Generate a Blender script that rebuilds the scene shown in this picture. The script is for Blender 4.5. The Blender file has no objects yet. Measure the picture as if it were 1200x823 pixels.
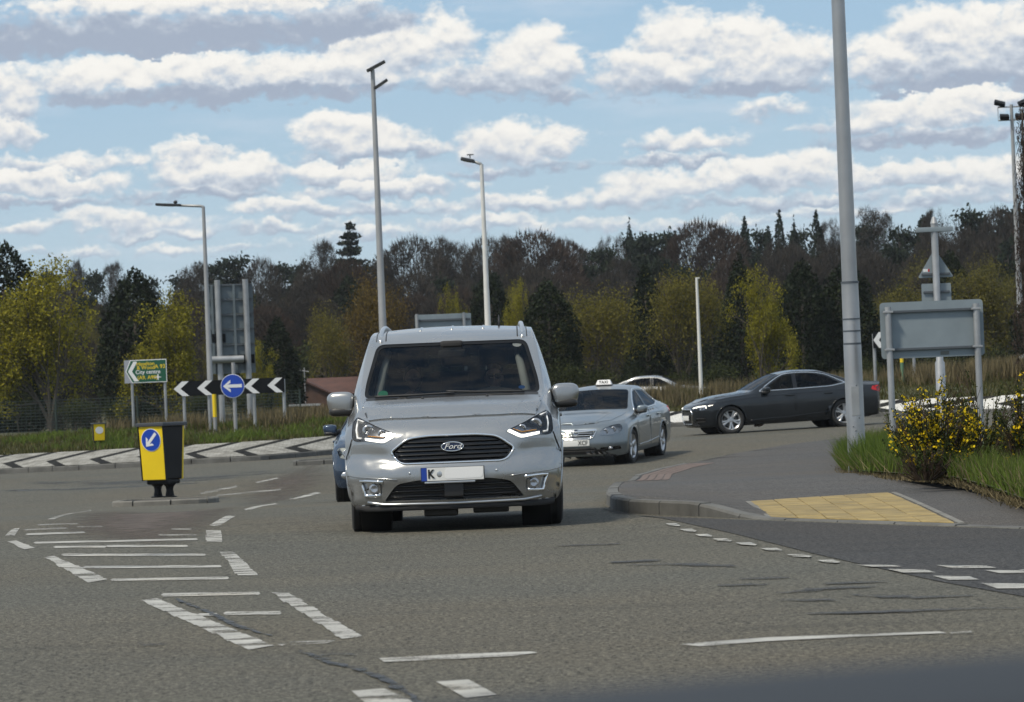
import bpy, bmesh, math, random
import numpy as np
from mathutils import Vector, Matrix, Euler
from mathutils.bvhtree import BVHTree
from mathutils.geometry import delaunay_2d_cdt
random.seed(7); RNG = np.random.default_rng(7)
SC = bpy.context.scene
COL = SC.collection
R = math.radians
# ------------------------------------------------------------------ camera
ROLL = R(2.3); FPX = 4000.0; CAMH = 1.05; PITCH = math.atan(59 * math.cos(ROLL) / FPX)
_F = Vector((0, math.cos(PITCH), math.sin(PITCH)))
_Z = Vector((0, -math.sin(PITCH), math.cos(PITCH)))
_X = Vector((1, 0, 0))
CR = _X * math.cos(ROLL) - _Z * math.sin(ROLL)
CU = _Z * math.cos(ROLL) + _X * math.sin(ROLL)
cd = bpy.data.cameras.new('camera'); cam = bpy.data.objects.new('camera', cd); COL.objects.link(cam)
cd.sensor_width = 36; cd.lens = 120; cd.clip_start = 0.05; cd.clip_end = 6000
cam.matrix_world = Matrix(((CR.x, CU.x, -_F.x, 0), (CR.y, CU.y, -_F.y, 0), (CR.z, CU.z, -_F.z, CAMH), (0, 0, 0, 1)))
cd.dof.use_dof = True; cd.dof.focus_distance = 29.0; cd.dof.aperture_fstop = 9
SC.camera = cam
# ------------------------------------------------------------------ light
SUN_EL, SUN_AZ = R(56), R(-128)          # sun high on the left, a little behind the camera (azimuth from +Y towards +X)
sl = bpy.data.lights.new('sun', 'SUN'); sl.energy = 2.6; sl.angle = R(7); sl.color = (1, .91, .75)
so = bpy.data.objects.new('sun', sl); COL.objects.link(so)
sd = Vector((math.sin(SUN_AZ) * math.cos(SUN_EL), math.cos(SUN_AZ) * math.cos(SUN_EL), math.sin(SUN_EL)))
so.rotation_euler = sd.to_track_quat('Z', 'Y').to_euler()
SC.view_settings.view_transform = 'Standard'; SC.view_settings.look = 'None'
SC.view_settings.exposure = 0.5; SC.view_settings.gamma = 1; SC.view_settings.use_curve_mapping = False
SC.cycles.max_bounces = 8; SC.cycles.transparent_max_bounces = 12
SC.cycles.caustics_reflective = False; SC.cycles.caustics_refractive = False
W = bpy.data.worlds.new('World'); SC.world = W; W.use_nodes = True
try: W.cycles.sampling_method = 'MANUAL'; W.cycles.sample_map_resolution = 512
except Exception: pass
class NT:
    """small node-tree helper"""
    def __init__(s, t): s.t = t
    def n(s, kind, **kw):
        nd = s.t.nodes.new(kind)
        for k, v in kw.items(): setattr(nd, k, v)
        return nd
    def set(s, sock, v):
        if hasattr(v, 'is_output'): s.t.links.new(v, sock)
        else: sock.default_value = v
    def m(s, op, a, b=0.0, c=None, clamp=False):
        nd = s.n('ShaderNodeMath', operation=op, use_clamp=clamp)
        s.set(nd.inputs[0], a); s.set(nd.inputs[1], b)
        if c is not None: s.set(nd.inputs[2], c)
        return nd.outputs[0]
    def v(s, op, a, b=(0, 0, 0)):
        nd = s.n('ShaderNodeVectorMath', operation=op); s.set(nd.inputs[0], a); s.set(nd.inputs[1], b)
        return nd.outputs[0]
    def mr(s, x, a, b, c=0.0, d=1.0, smooth=False):
        nd = s.n('ShaderNodeMapRange'); nd.interpolation_type = 'SMOOTHSTEP' if smooth else 'LINEAR'
        for i, q in enumerate((x, a, b, c, d)): s.set(nd.inputs[i], q)
        return nd.outputs[0]
    def mix(s, f, a, b, blend='MIX'):
        nd = s.n('ShaderNodeMix', data_type='RGBA', blend_type=blend)
        s.set(nd.inputs[0], f); s.set(nd.inputs[6], a if hasattr(a, 'is_output') else (*a, 1)[:4]); s.set(nd.inputs[7], b if hasattr(b, 'is_output') else (*b, 1)[:4])
        return nd.outputs[2]
    def noise(s, vec, scale, detail=4, rough=.55, dist=0.0, dims='3D'):
        nd = s.n('ShaderNodeTexNoise', noise_dimensions=dims)
        if vec is not None: s.set(nd.inputs['Vector'], vec)
        nd.inputs['Scale'].default_value = scale; nd.inputs['Detail'].default_value = detail
        nd.inputs['Roughness'].default_value = rough; nd.inputs['Distortion'].default_value = dist
        return nd.outputs['Fac']
    def ramp(s, f, stops):
        nd = s.n('ShaderNodeValToRGB'); cr = nd.color_ramp
        while len(cr.elements) > 1: cr.elements.remove(cr.elements[-1])
        cr.elements[0].position = stops[0][0]; cr.elements[0].color = (*stops[0][1], 1)
        for p, c in stops[1:]:
            e = cr.elements.new(p); e.color = (*c, 1)
        s.set(nd.inputs[0], f)
        return nd.outputs[0]

def px_dir(u, v): return (_F * FPX + CR * (u - 600) - CU * (v - 411.5)).normalized()
def px_azel(u, v):
    d = px_dir(u, v); return math.degrees(math.atan2(d.x, d.y)), math.degrees(math.asin(d.z))

# clouds: (centre u, v, half width, half height) of the banks seen over the road, kept as directions in the sky
CLOUDS = [(230, 4, 240, 16, 1.0, .3), (150, 44, 250, 30, 1.1, -.5), (390, 34, 140, 30, 1.0, -.45), (180, 84, 190, 24, 1.0, .35), (350, 88, 170, 30, 1.1, .15), (260, 110, 250, 16, .9, -.45), (60, 100, 90, 22, .8, .1), (8, 116, 46, 44, .9, .1), (8, 156, 40, 22, .8, .15), (455, 62, 90, 44, 1.0, .15), (510, 48, 60, 34, .8, .2), (625, 76, 70, 46, 1.15, .15), (580, 96, 90, 26, .9, -.1), (650, 112, 50, 12, .6, -.3),
 (770, 84, 90, 34, 1.05, .1), (805, 48, 72, 38, 1.05, .2), (905, 74, 100, 42, 1.1, .1), (870, 44, 60, 30, .9, .2), (850, 104, 140, 14, .8, -.35), (1110, 40, 96, 36, 1.05, .15), (1050, 72, 90, 32, 1.0, .1), (1140, 76, 130, 34, 1.0, -.1), (1215, 40, 60, 44, 1.0, .1), (1130, 96, 140, 14, .8, -.4),
 (425, 164, 84, 28, 1.1, .15), (385, 150, 44, 22, .9, .25), (480, 176, 60, 16, .8, 0), (440, 184, 90, 9, .6, -.35), (612, 170, 76, 32, 1.1, .15), (565, 164, 40, 20, .8, .2), (600, 200, 90, 8, .6, -.3), (222, 184, 50, 26, 1.0, .2), (265, 206, 96, 22, 1.0, .1), (240, 226, 110, 10, .7, -.2), (50, 216, 110, 20, 1.0, .15), (115, 192, 56, 14, .7, .15), (15, 196, 50, 14, .7, .1), (60, 238, 110, 8, .6, -.2),
 (815, 166, 74, 16, .75, .1), (770, 174, 50, 12, .6, 0), (790, 188, 100, 7, .5, -.2), (905, 130, 48, 12, .6, .1), (1080, 132, 110, 26, 1.0, .2), (1150, 118, 70, 22, .9, .2), (1000, 150, 70, 14, .7, 0), (1090, 162, 150, 12, .8, -.35), (640, 238, 150, 13, .8, .05), (800, 216, 110, 22, 1.05, .15), (740, 230, 70, 14, .8, .1), (900, 206, 110, 24, 1.0, .15), (955, 190, 50, 18, .8, .2), (1050, 206, 140, 18, .95, .1), (1160, 208, 70, 26, .9, .15), (900, 236, 180, 9, .65, -.2), (1100, 236, 130, 9, .6, -.15),
 (400, 204, 90, 18, .95, .15), (450, 222, 120, 13, .85, .05), (430, 246, 140, 9, .6, -.1), (150, 262, 100, 18, .9, .15), (110, 254, 50, 13, .7, .15), (200, 276, 90, 8, .6, -.1), (320, 242, 60, 14, .8, .15), (330, 268, 110, 10, .6, 0), (200, 296, 46, 8, .6, .1), (90, 296, 80, 7, .45, 0), (560, 262, 110, 10, .6, .05), (690, 264, 80, 10, .6, .05), (20, 270, 60, 11, .65, .1), (820, 262, 100, 8, .5, 0), (1010, 246, 110, 9, .5, .05), (430, 276, 80, 8, .5, .05), (300, 290, 70, 6, .4, 0), (1140, 226, 80, 10, .6, .05)]
g = bpy.data.node_groups.new('cloud_density', 'ShaderNodeTree')
g.interface.new_socket('Az', in_out='INPUT', socket_type='NodeSocketFloat'); g.interface.new_socket('El', in_out='INPUT', socket_type='NodeSocketFloat')
g.interface.new_socket('Density', in_out='OUTPUT', socket_type='NodeSocketFloat'); g.interface.new_socket('Lit', in_out='OUTPUT', socket_type='NodeSocketFloat')
q = NT(g); gi = q.n('NodeGroupInput'); go = q.n('NodeGroupOutput')
az0, el0 = gi.outputs[0], gi.outputs[1]
cv = q.n('ShaderNodeCombineXYZ'); q.set(cv.inputs[0], q.m('MULTIPLY', az0, .8)); q.set(cv.inputs[1], q.m('MULTIPLY', el0, 1.5))
wz = q.noise(cv.outputs[0], 1.15, 5, .62)
cv2 = q.n('ShaderNodeCombineXYZ'); q.set(cv2.inputs[0], q.m('MULTIPLY', az0, 1.1)); q.set(cv2.inputs[1], q.m('MULTIPLY', el0, 1.5)); cv2.inputs[2].default_value = 7.3
fine = q.noise(cv2.outputs[0], 2.1, 8, .58)
wz2 = q.noise(cv2.outputs[0], 1.9, 4, .6)
cx = q.m('ADD', az0, q.m('MULTIPLY', q.m('SUBTRACT', wz, .5), 1.5)); cy = q.m('ADD', el0, q.m('ADD', q.m('MULTIPLY', q.m('SUBTRACT', wz, .5), .45), q.m('MULTIPLY', q.m('SUBTRACT', wz2, .5), .5)))
acc = None; shade = None
for (u, v, hw, hh, st, bias) in CLOUDS:
    a, e = px_azel(u, v); ha = hw / 69.8; he = hh / 69.8 * 1.08
    dx = q.m('MULTIPLY', q.m('SUBTRACT', cx, a), 1 / ha); dyp = q.m('MULTIPLY', q.m('SUBTRACT', cy, e), 1 / he)
    d = q.m('MULTIPLY_ADD', dx, dx, q.m('POWER', q.m('MAXIMUM', dyp, q.m('MULTIPLY', dyp, -1.25)), 2.0))
    s_ = q.m('MULTIPLY', q.m('SUBTRACT', 1.0, d), st); t_ = q.m('MULTIPLY_ADD', dyp, .52, .45 + bias)
    if acc is None: acc, shade = s_, t_
    else:
        wgt = q.mr(q.m('SUBTRACT', s_, acc), -.35, .35, 0, 1, True); shade = q.m('MULTIPLY_ADD', wgt, q.m('SUBTRACT', t_, shade), shade); acc = q.m('MAXIMUM', acc, s_)
acc = q.m('MAXIMUM', acc, -.9)
cvb = q.n('ShaderNodeCombineXYZ'); q.set(cvb.inputs[0], q.m('MULTIPLY', az0, .16)); q.set(cvb.inputs[1], q.m('MULTIPLY', el0, .30)); cvb.inputs[2].default_value = 3.1
broad = q.noise(cvb.outputs[0], 1.0, 3, .5)
rest = q.m('MULTIPLY', q.m('SUBTRACT', broad, .47), 4.0)
inside = q.m('MULTIPLY', q.mr(q.m('ABSOLUTE', az0), 9.5, 13, 1, 0, True), q.mr(el0, 7.2, 10, 1, 0, True))
acc = q.m('ADD', q.m('MULTIPLY', acc, inside), q.m('MULTIPLY', rest, q.m('SUBTRACT', 1.0, inside)))
shade = q.m('ADD', q.m('MULTIPLY', q.m('MINIMUM', q.m('MAXIMUM', shade, 0), 1.2), inside), q.m('MULTIPLY', .6, q.m('SUBTRACT', 1.0, inside)))
dens = q.m('ADD', acc, q.m('MULTIPLY', q.m('SUBTRACT', fine, .52), 2.0))
q.set(go.inputs[0], dens)
cv3 = q.n('ShaderNodeCombineXYZ'); q.set(cv3.inputs[0], q.m('MULTIPLY', az0, 1.1)); q.set(cv3.inputs[1], q.m('ADD', q.m('MULTIPLY', el0, 1.5), .22)); cv3.inputs[2].default_value = 7.3
above = q.noise(cv3.outputs[0], 2.1, 6, .56)                    # the same billows a little higher: their lower sides are in shade
q.set(go.inputs[1], q.m('ADD', shade, q.m('MULTIPLY', q.m('SUBTRACT', fine, above), 1.1)))

w = NT(W.node_tree); W.node_tree.nodes.clear()
out = w.n('ShaderNodeOutputWorld'); bg = w.n('ShaderNodeBackground')
sky = w.n('ShaderNodeTexSky', sky_type='NISHITA'); sky.sun_disc = False; sky.sun_elevation = SUN_EL; sky.sun_rotation = SUN_AZ
sky.air_density = 1.0; sky.dust_density = .6; sky.ozone_density = 1.6
tc = w.n('ShaderNodeTexCoord'); sep = w.n('ShaderNodeSeparateXYZ'); w.set(sep.inputs[0], tc.outputs['Generated'])
AZ = w.m('MULTIPLY', w.m('ARCTAN2', sep.outputs[0], sep.outputs[1]), 57.2958)
EL = w.m('MULTIPLY', w.m('ARCSINE', sep.outputs[2]), 57.2958)
cg = w.n('ShaderNodeGroup'); cg.node_tree = g; w.set(cg.inputs[0], AZ); w.set(cg.inputs[1], EL)
alpha = w.mr(cg.outputs[0], -.20, .62, 0, 1, True)
lit = w.mr(cg.outputs[1], .02, .98, 0, 1, True)
ccol = w.ramp(lit, [(0, (.42, .49, .61)), (.40, (.66, .72, .80)), (.8, (.95, .94, .91)), (1, (1.04, 1.02, .97))]); ccol = w.v('MULTIPLY', ccol, (10.2, 10.2, 10.2))
hz = w.mr(EL, 1.2, 4.2, .62, 1.0, True)                       # far cloud near the horizon thins out in the air
skyc = w.mix(.55, sky.outputs[0], (4.6, 7.0, 9.6))              # spring air: pale blue
skyc = w.mix(w.mr(EL, -2, 6, .5, 0.0), skyc, (7.2, 8.5, 9.5))
vcv = w.n('ShaderNodeCombineXYZ'); w.set(vcv.inputs[0], w.m('MULTIPLY', AZ, .22)); w.set(vcv.inputs[1], w.m('MULTIPLY', EL, .9)); veil = w.noise(vcv.outputs[0], 1.3, 6, .6)
skyc = w.mix(w.mr(veil, .48, .74, 0, .40, True), skyc, (7.3, 8.1, 9.2))               # thin high veil between the heaps
fin = w.mix(w.m('MULTIPLY', alpha, hz), skyc, ccol)
w.set(bg.inputs[0], fin); bg.inputs[1].default_value = 0.064
w.t.links.new(bg.outputs[0], out.inputs[0])

# ------------------------------------------------------------------ terrain and pixel-to-place helpers
def sm(a, b, x):
    t = np.clip((np.asarray(x, float) - a) / (b - a), 0, 1); return t * t * (3 - 2 * t)
def pchip(pts):
    xs = np.array([p[0] for p in pts], float); ys = np.array([p[1] for p in pts], float)
    h = np.diff(xs); dl = np.diff(ys) / h; m = np.zeros(len(xs)); m[0] = dl[0]; m[-1] = dl[-1]
    for i in range(1, len(xs) - 1):
        if dl[i - 1] * dl[i] > 0:
            w1 = 2 * h[i] + h[i - 1]; w2 = h[i] + 2 * h[i - 1]; m[i] = (w1 + w2) / (w1 / dl[i - 1] + w2 / dl[i])
    def f(x):
        x = np.asarray(x, float); xc = np.clip(x, xs[0], xs[-1]); k = np.clip(np.searchsorted(xs, xc) - 1, 0, len(h) - 1)
        t = (xc - xs[k]) / h[k]; hh = h[k]
        r = (2*t**3-3*t**2+1)*ys[k] + (t**3-2*t**2+t)*hh*m[k] + (-2*t**3+3*t**2)*ys[k+1] + (t**3-t**2)*hh*m[k+1]
        return r
    return f
def G0(x, y):
    """height of the bare ground: a shallow dip before the roundabout, a crossfall on it, a wooded rise far off"""
    x = np.asarray(x, float); y = np.asarray(y, float)
    z = -.40 * np.exp(-((y - 57) / 14) ** 2)
    t = sm(50, 85, y) * (1 - sm(115, 150, y))
    z = z + t * .019 * np.clip(x, -16, 16)
    hill = np.clip((y - 215) / 190, 0, 1.6)
    return z + 9.0 * hill ** 1.25 + .0
def px_ground(u, v, hf=None):
    hf = hf or G0
    d = px_dir(u, v); lo, hi = 2.0, 400.0
    for _ in range(60):
        mid = (lo + hi) / 2; p = d * mid
        if CAMH + p.z > float(hf(p.x, p.y)): lo = mid
        else: hi = mid
    p = d * lo
    return Vector((p.x, p.y, CAMH + p.z))
def px_at(u, v, D):
    d = px_dir(u, v); k = D / d.y
    return Vector((d.x * k, D, CAMH + d.z * k))
def scale_at(D): return FPX / D
# roundabout kerb line y(x)
_rp = [px_ground(*p) for p in ((2, 555.5), (100, 551.0), (164, 547.5), (300, 540), (383, 533.5), (790, 500.5), (1040, 488), (1198, 484))]
_rp = [(p.x, p.y) for p in _rp]
_rp = [(_rp[0][0] - 16, _rp[0][1] + 1)] + _rp + [(_rp[-1][0] + 16, _rp[-1][1] + 6)]
_rp.sort(); RING = pchip(_rp)
RW = 2.6
def HT(x, y):
    """ground incl. the raised island in the middle of the roundabout"""
    d = np.asarray(y, float) - RING(x)
    return G0(x, y) + np.where(d > 0, .10 + .34 * np.clip(d / RW, 0, 1) + .42 * sm(RW, RW + 9, d), 0) * (1 - sm(128, 142, y))

# ------------------------------------------------------------------ mesh helpers
class MB:
    def __init__(s): s.v = []; s.f = []
    def add(s, vs, fs):
        o = len(s.v); s.v += [tuple(p) for p in vs]; s.f += [tuple(i + o for i in f) for f in fs]; return s
    def box(s, c, d, rot=None):
        x, y, z = (k / 2 for k in d)
        vs = [Vector(p) for p in ((-x,-y,-z),(x,-y,-z),(x,y,-z),(-x,y,-z),(-x,-y,z),(x,-y,z),(x,y,z),(-x,y,z))]
        if rot is not None: vs = [rot @ p for p in vs]
        return s.add([p + Vector(c) for p in vs], [(0,3,2,1),(4,5,6,7),(0,1,5,4),(1,2,6,5),(2,3,7,6),(3,0,4,7)])
    def bbox(s, c, d, b=.01, rot=None):
        """bevelled box"""
        bm = bmesh.new(); bmesh.ops.create_cube(bm, size=1)
        for vv in bm.verts: vv.co = Vector((vv.co.x * d[0], vv.co.y * d[1], vv.co.z * d[2]))
        bmesh.ops.bevel(bm, geom=list(bm.edges), offset=b, segments=2, profile=.7, affect='EDGES')
        bm.verts.index_update()
        vs = [(rot @ vv.co if rot is not None else vv.co) + Vector(c) for vv in bm.verts]; fs = [[q_.index for q_ in f.verts] for f in bm.faces]; bm.free()
        return s.add(vs, fs)
    def tube(s, pts, rad, n=8, cap=True):
        pts = [Vector(p) for p in pts]; rs = rad if isinstance(rad, (list, tuple)) else [rad] * len(pts)
        vs = []; fs = []; pu = None
        for i, p in enumerate(pts):
            t = (pts[min(i + 1, len(pts) - 1)] - pts[max(i - 1, 0)]).normalized()
            if pu is None:
                pu = t.cross(Vector((0, 0, 1)) if abs(t.z) < .9 else Vector((1, 0, 0))).normalized()
            else:
                pu = (pu - t * pu.dot(t)).normalized()
            pv = t.cross(pu)
            for k in range(n):
                a = 2 * math.pi * k / n; vs.append(p + (pu * math.cos(a) + pv * math.sin(a)) * rs[i])
        for i in range(len(pts) - 1):
            for k in range(n):
                a, b = i * n + k, i * n + (k + 1) % n
                fs.append((a, b, b + n, a + n))
        if cap: fs.append(tuple(range(n - 1, -1, -1))); fs.append(tuple(len(vs) - n + k for k in range(n)))
        return s.add(vs, fs)
    def lathe(s, prof, n=32, axis='X', c=(0, 0, 0)):
        """profile [(axial, radius)] spun about an axis"""
        vs = []; fs = []
        for (a, r) in prof:
            for k in range(n):
                t = 2 * math.pi * k / n; p = (a, r * math.cos(t), r * math.sin(t))
                if axis == 'Z': p = (p[1], p[2], p[0])
                if axis == 'Y': p = (p[2], p[0], p[1])
                vs.append((p[0] + c[0], p[1] + c[1], p[2] + c[2]))
        for i in range(len(prof) - 1):
            for k in range(n):
                a, b = i * n + k, i * n + (k + 1) % n; fs.append((a, b, b + n, a + n))
        return s.add(vs, fs)
    def prism(s, poly, y0, y1, fn=None):
        """polygon in x,z swept along y"""
        n = len(poly); fn = fn or (lambda x, y, z: (x, y, z))
        vs = [fn(p[0], y0, p[1]) for p in poly] + [fn(p[0], y1, p[1]) for p in poly]
        fs = [(i, (i + 1) % n, (i + 1) % n + n, i + n) for i in range(n)] + [tuple(range(n - 1, -1, -1)), tuple(range(n, 2 * n))]
        return s.add(vs, fs)
    def ellipsoid(s, c, r, nu=16, nv=10, p=2.0, rot=None):
        vs = []; fs = []
        sp = lambda x: math.copysign(abs(x) ** (2 / p), x)
        for j in range(nv + 1):
            b = -math.pi / 2 + math.pi * j / nv
            for i in range(nu):
                a = 2 * math.pi * i / nu
                q_ = Vector((r[0] * sp(math.cos(b)) * sp(math.cos(a)), r[1] * sp(math.cos(b)) * sp(math.sin(a)), r[2] * sp(math.sin(b))))
                vs.append((rot @ q_ if rot is not None else q_) + Vector(c))
        for j in range(nv):
            for i in range(nu):
                a, b = j * nu + i, j * nu + (i + 1) % nu; fs.append((a, b, b + nu, a + nu))
        return s.add(vs, fs)
    def mesh(s, name, smooth=False, fix=True, merge=0):
        me = bpy.data.meshes.new(name); me.from_pydata(s.v, [], s.f)
        if fix or merge:
            bm = bmesh.new(); bm.from_mesh(me)
            if merge: bmesh.ops.remove_doubles(bm, verts=bm.verts, dist=merge)
            if fix: bmesh.ops.recalc_face_normals(bm, faces=bm.faces)
            bm.to_mesh(me); bm.free()
        if smooth: me.shade_smooth() if smooth is True else smooth_angle(me, smooth)
        return me
    def build(s, name, mat, parent=None, smooth=False, fix=True, merge=0):
        return link(name, s.mesh(name, smooth, fix, merge), mat, parent)
def smooth_angle(me, deg):
    me.shade_smooth()
    bm = bmesh.new(); bm.from_mesh(me); c = math.radians(deg)
    for e in bm.edges:
        if len(e.link_faces) == 2 and e.calc_face_angle(0) > c: e.smooth = False
    bm.to_mesh(me); bm.free()
def link(name, me, mat, parent=None):
    o = bpy.data.objects.new(name, me); COL.objects.link(o)
    if mat is not None and not me.materials: me.materials.append(mat)
    if parent is not None: o.parent = parent
    return o
def tag(o, label, cat, group=None):
    o['label'] = label; o['category'] = cat
    if group: o['group'] = group
    return o
def thing(name, loc, label, cat, group=None, rz=0):
    o = bpy.data.objects.new(name, None); COL.objects.link(o); o.location = loc; o.rotation_euler = (0, 0, rz); o.empty_display_size = .2
    return tag(o, label, cat, group)
def struct(o): o['kind'] = 'structure'; return o
def stuff(o): o['kind'] = 'stuff'; return o
def np_mesh(name, V, F):
    V = np.asarray(V, np.float32); F = np.asarray(F, np.int32); k = F.shape[1]
    me = bpy.data.meshes.new(name); me.vertices.add(len(V)); me.vertices.foreach_set('co', V.ravel())
    me.loops.add(F.size); me.loops.foreach_set('vertex_index', F.ravel()); me.polygons.add(len(F))
    me.polygons.foreach_set('loop_start', np.arange(0, F.size, k, dtype=np.int32))
    me.update(calc_edges=True); me.validate(); return me
KIDS = {}
def copy_tree(o, parent=None, matmap=None):
    c = o.copy(); COL.objects.link(c)
    if parent is not None: c.parent = parent
    if matmap and c.type == 'MESH':
        for sl_ in c.material_slots:
            if sl_.material and sl_.material.name in matmap:
                m_ = matmap[sl_.material.name]; sl_.link = 'OBJECT'; sl_.material = m_
    for ch in list(o.children): copy_tree(ch, c, matmap)
    return c
def inpoly(P, poly):
    x, y = P[:, 0], P[:, 1]; r = np.zeros(len(P), bool); n = len(poly)
    for i in range(n):
        x0, y0 = poly[i][:2]; x1, y1 = poly[(i + 1) % n][:2]
        if y0 == y1: continue
        c = ((y0 > y) != (y1 > y)) & (x < (x1 - x0) * (y - y0) / (y1 - y0) + x0); r ^= c
    return r
def resample(poly, step):
    o = []
    n = len(poly)
    for i in range(n):
        a = np.array(poly[i], float); b = np.array(poly[(i + 1) % n], float); L = np.linalg.norm(b - a); k = max(1, int(math.ceil(L / step)))
        for j in range(k): o.append(tuple(a + (b - a) * j / k))
    return o
def rounded(poly, r, n=5):
    o = []; N = len(poly)
    rs = r if isinstance(r, (list, tuple)) else [r] * N
    for i in range(N):
        p0, p, p1 = (np.array(poly[k], float) for k in ((i - 1) % N, i, (i + 1) % N))
        a, b = p0 - p, p1 - p; la, lb = np.linalg.norm(a), np.linalg.norm(b); rr = min(rs[i], la * .45, lb * .45)
        if rr < 1e-5: o.append(tuple(p)); continue
        s_, e_ = p + a / la * rr, p + b / lb * rr
        for k in range(n + 1):
            t = k / n; o.append(tuple((1 - t) ** 2 * s_ + 2 * t * (1 - t) * p + t * t * e_))
    return o
def cdt(outer, holes=(), step=.06):
    """triangulate a polygon with holes, with inner points so it can follow a curved surface"""
    loops = [resample(outer, step)] + [resample(h, step) for h in holes]
    pts = []; edges = []
    for L in loops:
        o = len(pts); pts += L; edges += [(o + i, o + (i + 1) % len(L)) for i in range(len(L))]
    A = np.array(loops[0]); lo, hi = A.min(0), A.max(0)
    gx, gy = np.meshgrid(np.arange(lo[0] + step * .5, hi[0], step), np.arange(lo[1] + step * .5, hi[1], step)); P = np.c_[gx.ravel(), gy.ravel()]
    if len(P):
        k = inpoly(P, loops[0])
        for h in loops[1:]: k &= ~inpoly(P, h)
        P = P[k]; E = np.array([p for L in loops for p in L])
        if len(P):
            dmin = np.min(((P[:, None, :] - E[None, :, :]) ** 2).sum(2), 1); P = P[dmin > (step * .45) ** 2]
    allp = [Vector(p) for p in pts] + [Vector(p) for p in P]
    vo, eo, fo, *_ = delaunay_2d_cdt(allp, edges, [], 0, 1e-6)
    V = np.array([tuple(p) for p in vo]); Fc = np.array([f for f in fo if len(f) == 3])
    C = V[Fc].mean(1); k = inpoly(C, loops[0])
    for h in loops[1:]: k &= ~inpoly(C, h)
    return V, Fc[k]

# ------------------------------------------------------------------ materials
MATS = {}
def mat(name, col=(.5, .5, .5), rough=.5, metal=0.0, coat=0.0, spec=.5, var=0.0, vscale=3.0, bump=0.0, bscale=40.0, emit=None, estr=0.0, rvar=0.0):
    if name in MATS: return MATS[name]
    m = bpy.data.materials.new(name); m.use_nodes = True; q = NT(m.node_tree); b = m.node_tree.nodes['Principled BSDF']
    b.inputs['Roughness'].default_value = rough; b.inputs['Metallic'].default_value = metal
    b.inputs['Coat Weight'].default_value = coat; b.inputs['Coat Roughness'].default_value = .06; b.inputs['Specular IOR Level'].default_value = spec
    b.inputs['Base Color'].default_value = (*col, 1)
    if var or bump or rvar:
        tcn = q.n('ShaderNodeTexCoord'); vec = tcn.outputs['Object']
        if var:
            nz = q.noise(vec, vscale, 5, .6)
            k = q.mr(nz, .3, .7, 1 - var, 1 + var)
            sc_ = q.n('ShaderNodeVectorMath', operation='SCALE'); sc_.inputs[0].default_value = col; q.set(sc_.inputs[3], k)
            q.set(b.inputs['Base Color'], sc_.outputs[0])
        if rvar:
            q.set(b.inputs['Roughness'], q.mr(q.noise(vec, vscale * 1.7, 4, .6), .3, .7, max(.02, rough - rvar), rough + rvar))
        if bump:
            bn = q.n('ShaderNodeBump'); bn.inputs['Strength'].default_value = bump; bn.inputs['Distance'].default_value = .01
            q.set(bn.inputs['Height'], q.noise(vec, bscale, 4, .6)); q.set(b.inputs['Normal'], bn.outputs[0])
    if emit:
        b.inputs['Emission Color'].default_value = (*emit, 1); b.inputs['Emission Strength'].default_value = estr
    MATS[name] = m; return m
def leafmat(name, stops, rough=.6, trans=.25):
    m = bpy.data.materials.new(name); m.use_nodes = True; q = NT(m.node_tree); b = m.node_tree.nodes['Principled BSDF']
    ge = q.n('ShaderNodeNewGeometry'); oi = q.n('ShaderNodeObjectInfo')
    f = q.m('MULTIPLY_ADD', ge.outputs['Random Per Island'], .75, q.m('MULTIPLY', oi.outputs['Random'], .25))
    c = q.ramp(f, stops); q.set(b.inputs['Base Color'], c); b.inputs['Roughness'].default_value = rough; b.inputs['Specular IOR Level'].default_value = .10
    if trans:
        tr = q.n('ShaderNodeBsdfTranslucent'); q.set(tr.inputs[0], c); mx = q.n('ShaderNodeMixShader'); mx.inputs[0].default_value = trans
        o = m.node_tree.nodes['Material Output']; q.t.links.new(b.outputs[0], mx.inputs[1]); q.t.links.new(tr.outputs[0], mx.inputs[2]); q.t.links.new(mx.outputs[0], o.inputs[0])
    MATS[name] = m; return m
def glassmat(name, tint, refl=1.0):
    m = bpy.data.materials.new(name); m.use_nodes = True; q = NT(m.node_tree); m.node_tree.nodes.clear()
    o = q.n('ShaderNodeOutputMaterial'); t = q.n('ShaderNodeBsdfTransparent'); t.inputs[0].default_value = (*tint, 1)
    gl = q.n('ShaderNodeBsdfGlossy'); gl.inputs['Roughness'].default_value = .02; gl.inputs[0].default_value = (refl * .32, refl * .34, refl * .37, 1)
    fr = q.n('ShaderNodeFresnel'); fr.inputs[0].default_value = 1.5
    mx = q.n('ShaderNodeMixShader'); q.set(mx.inputs[0], fr.outputs[0]); q.t.links.new(t.outputs[0], mx.inputs[1]); q.t.links.new(gl.outputs[0], mx.inputs[2]); q.t.links.new(mx.outputs[0], o.inputs[0])
    MATS[name] = m; return m
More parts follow.
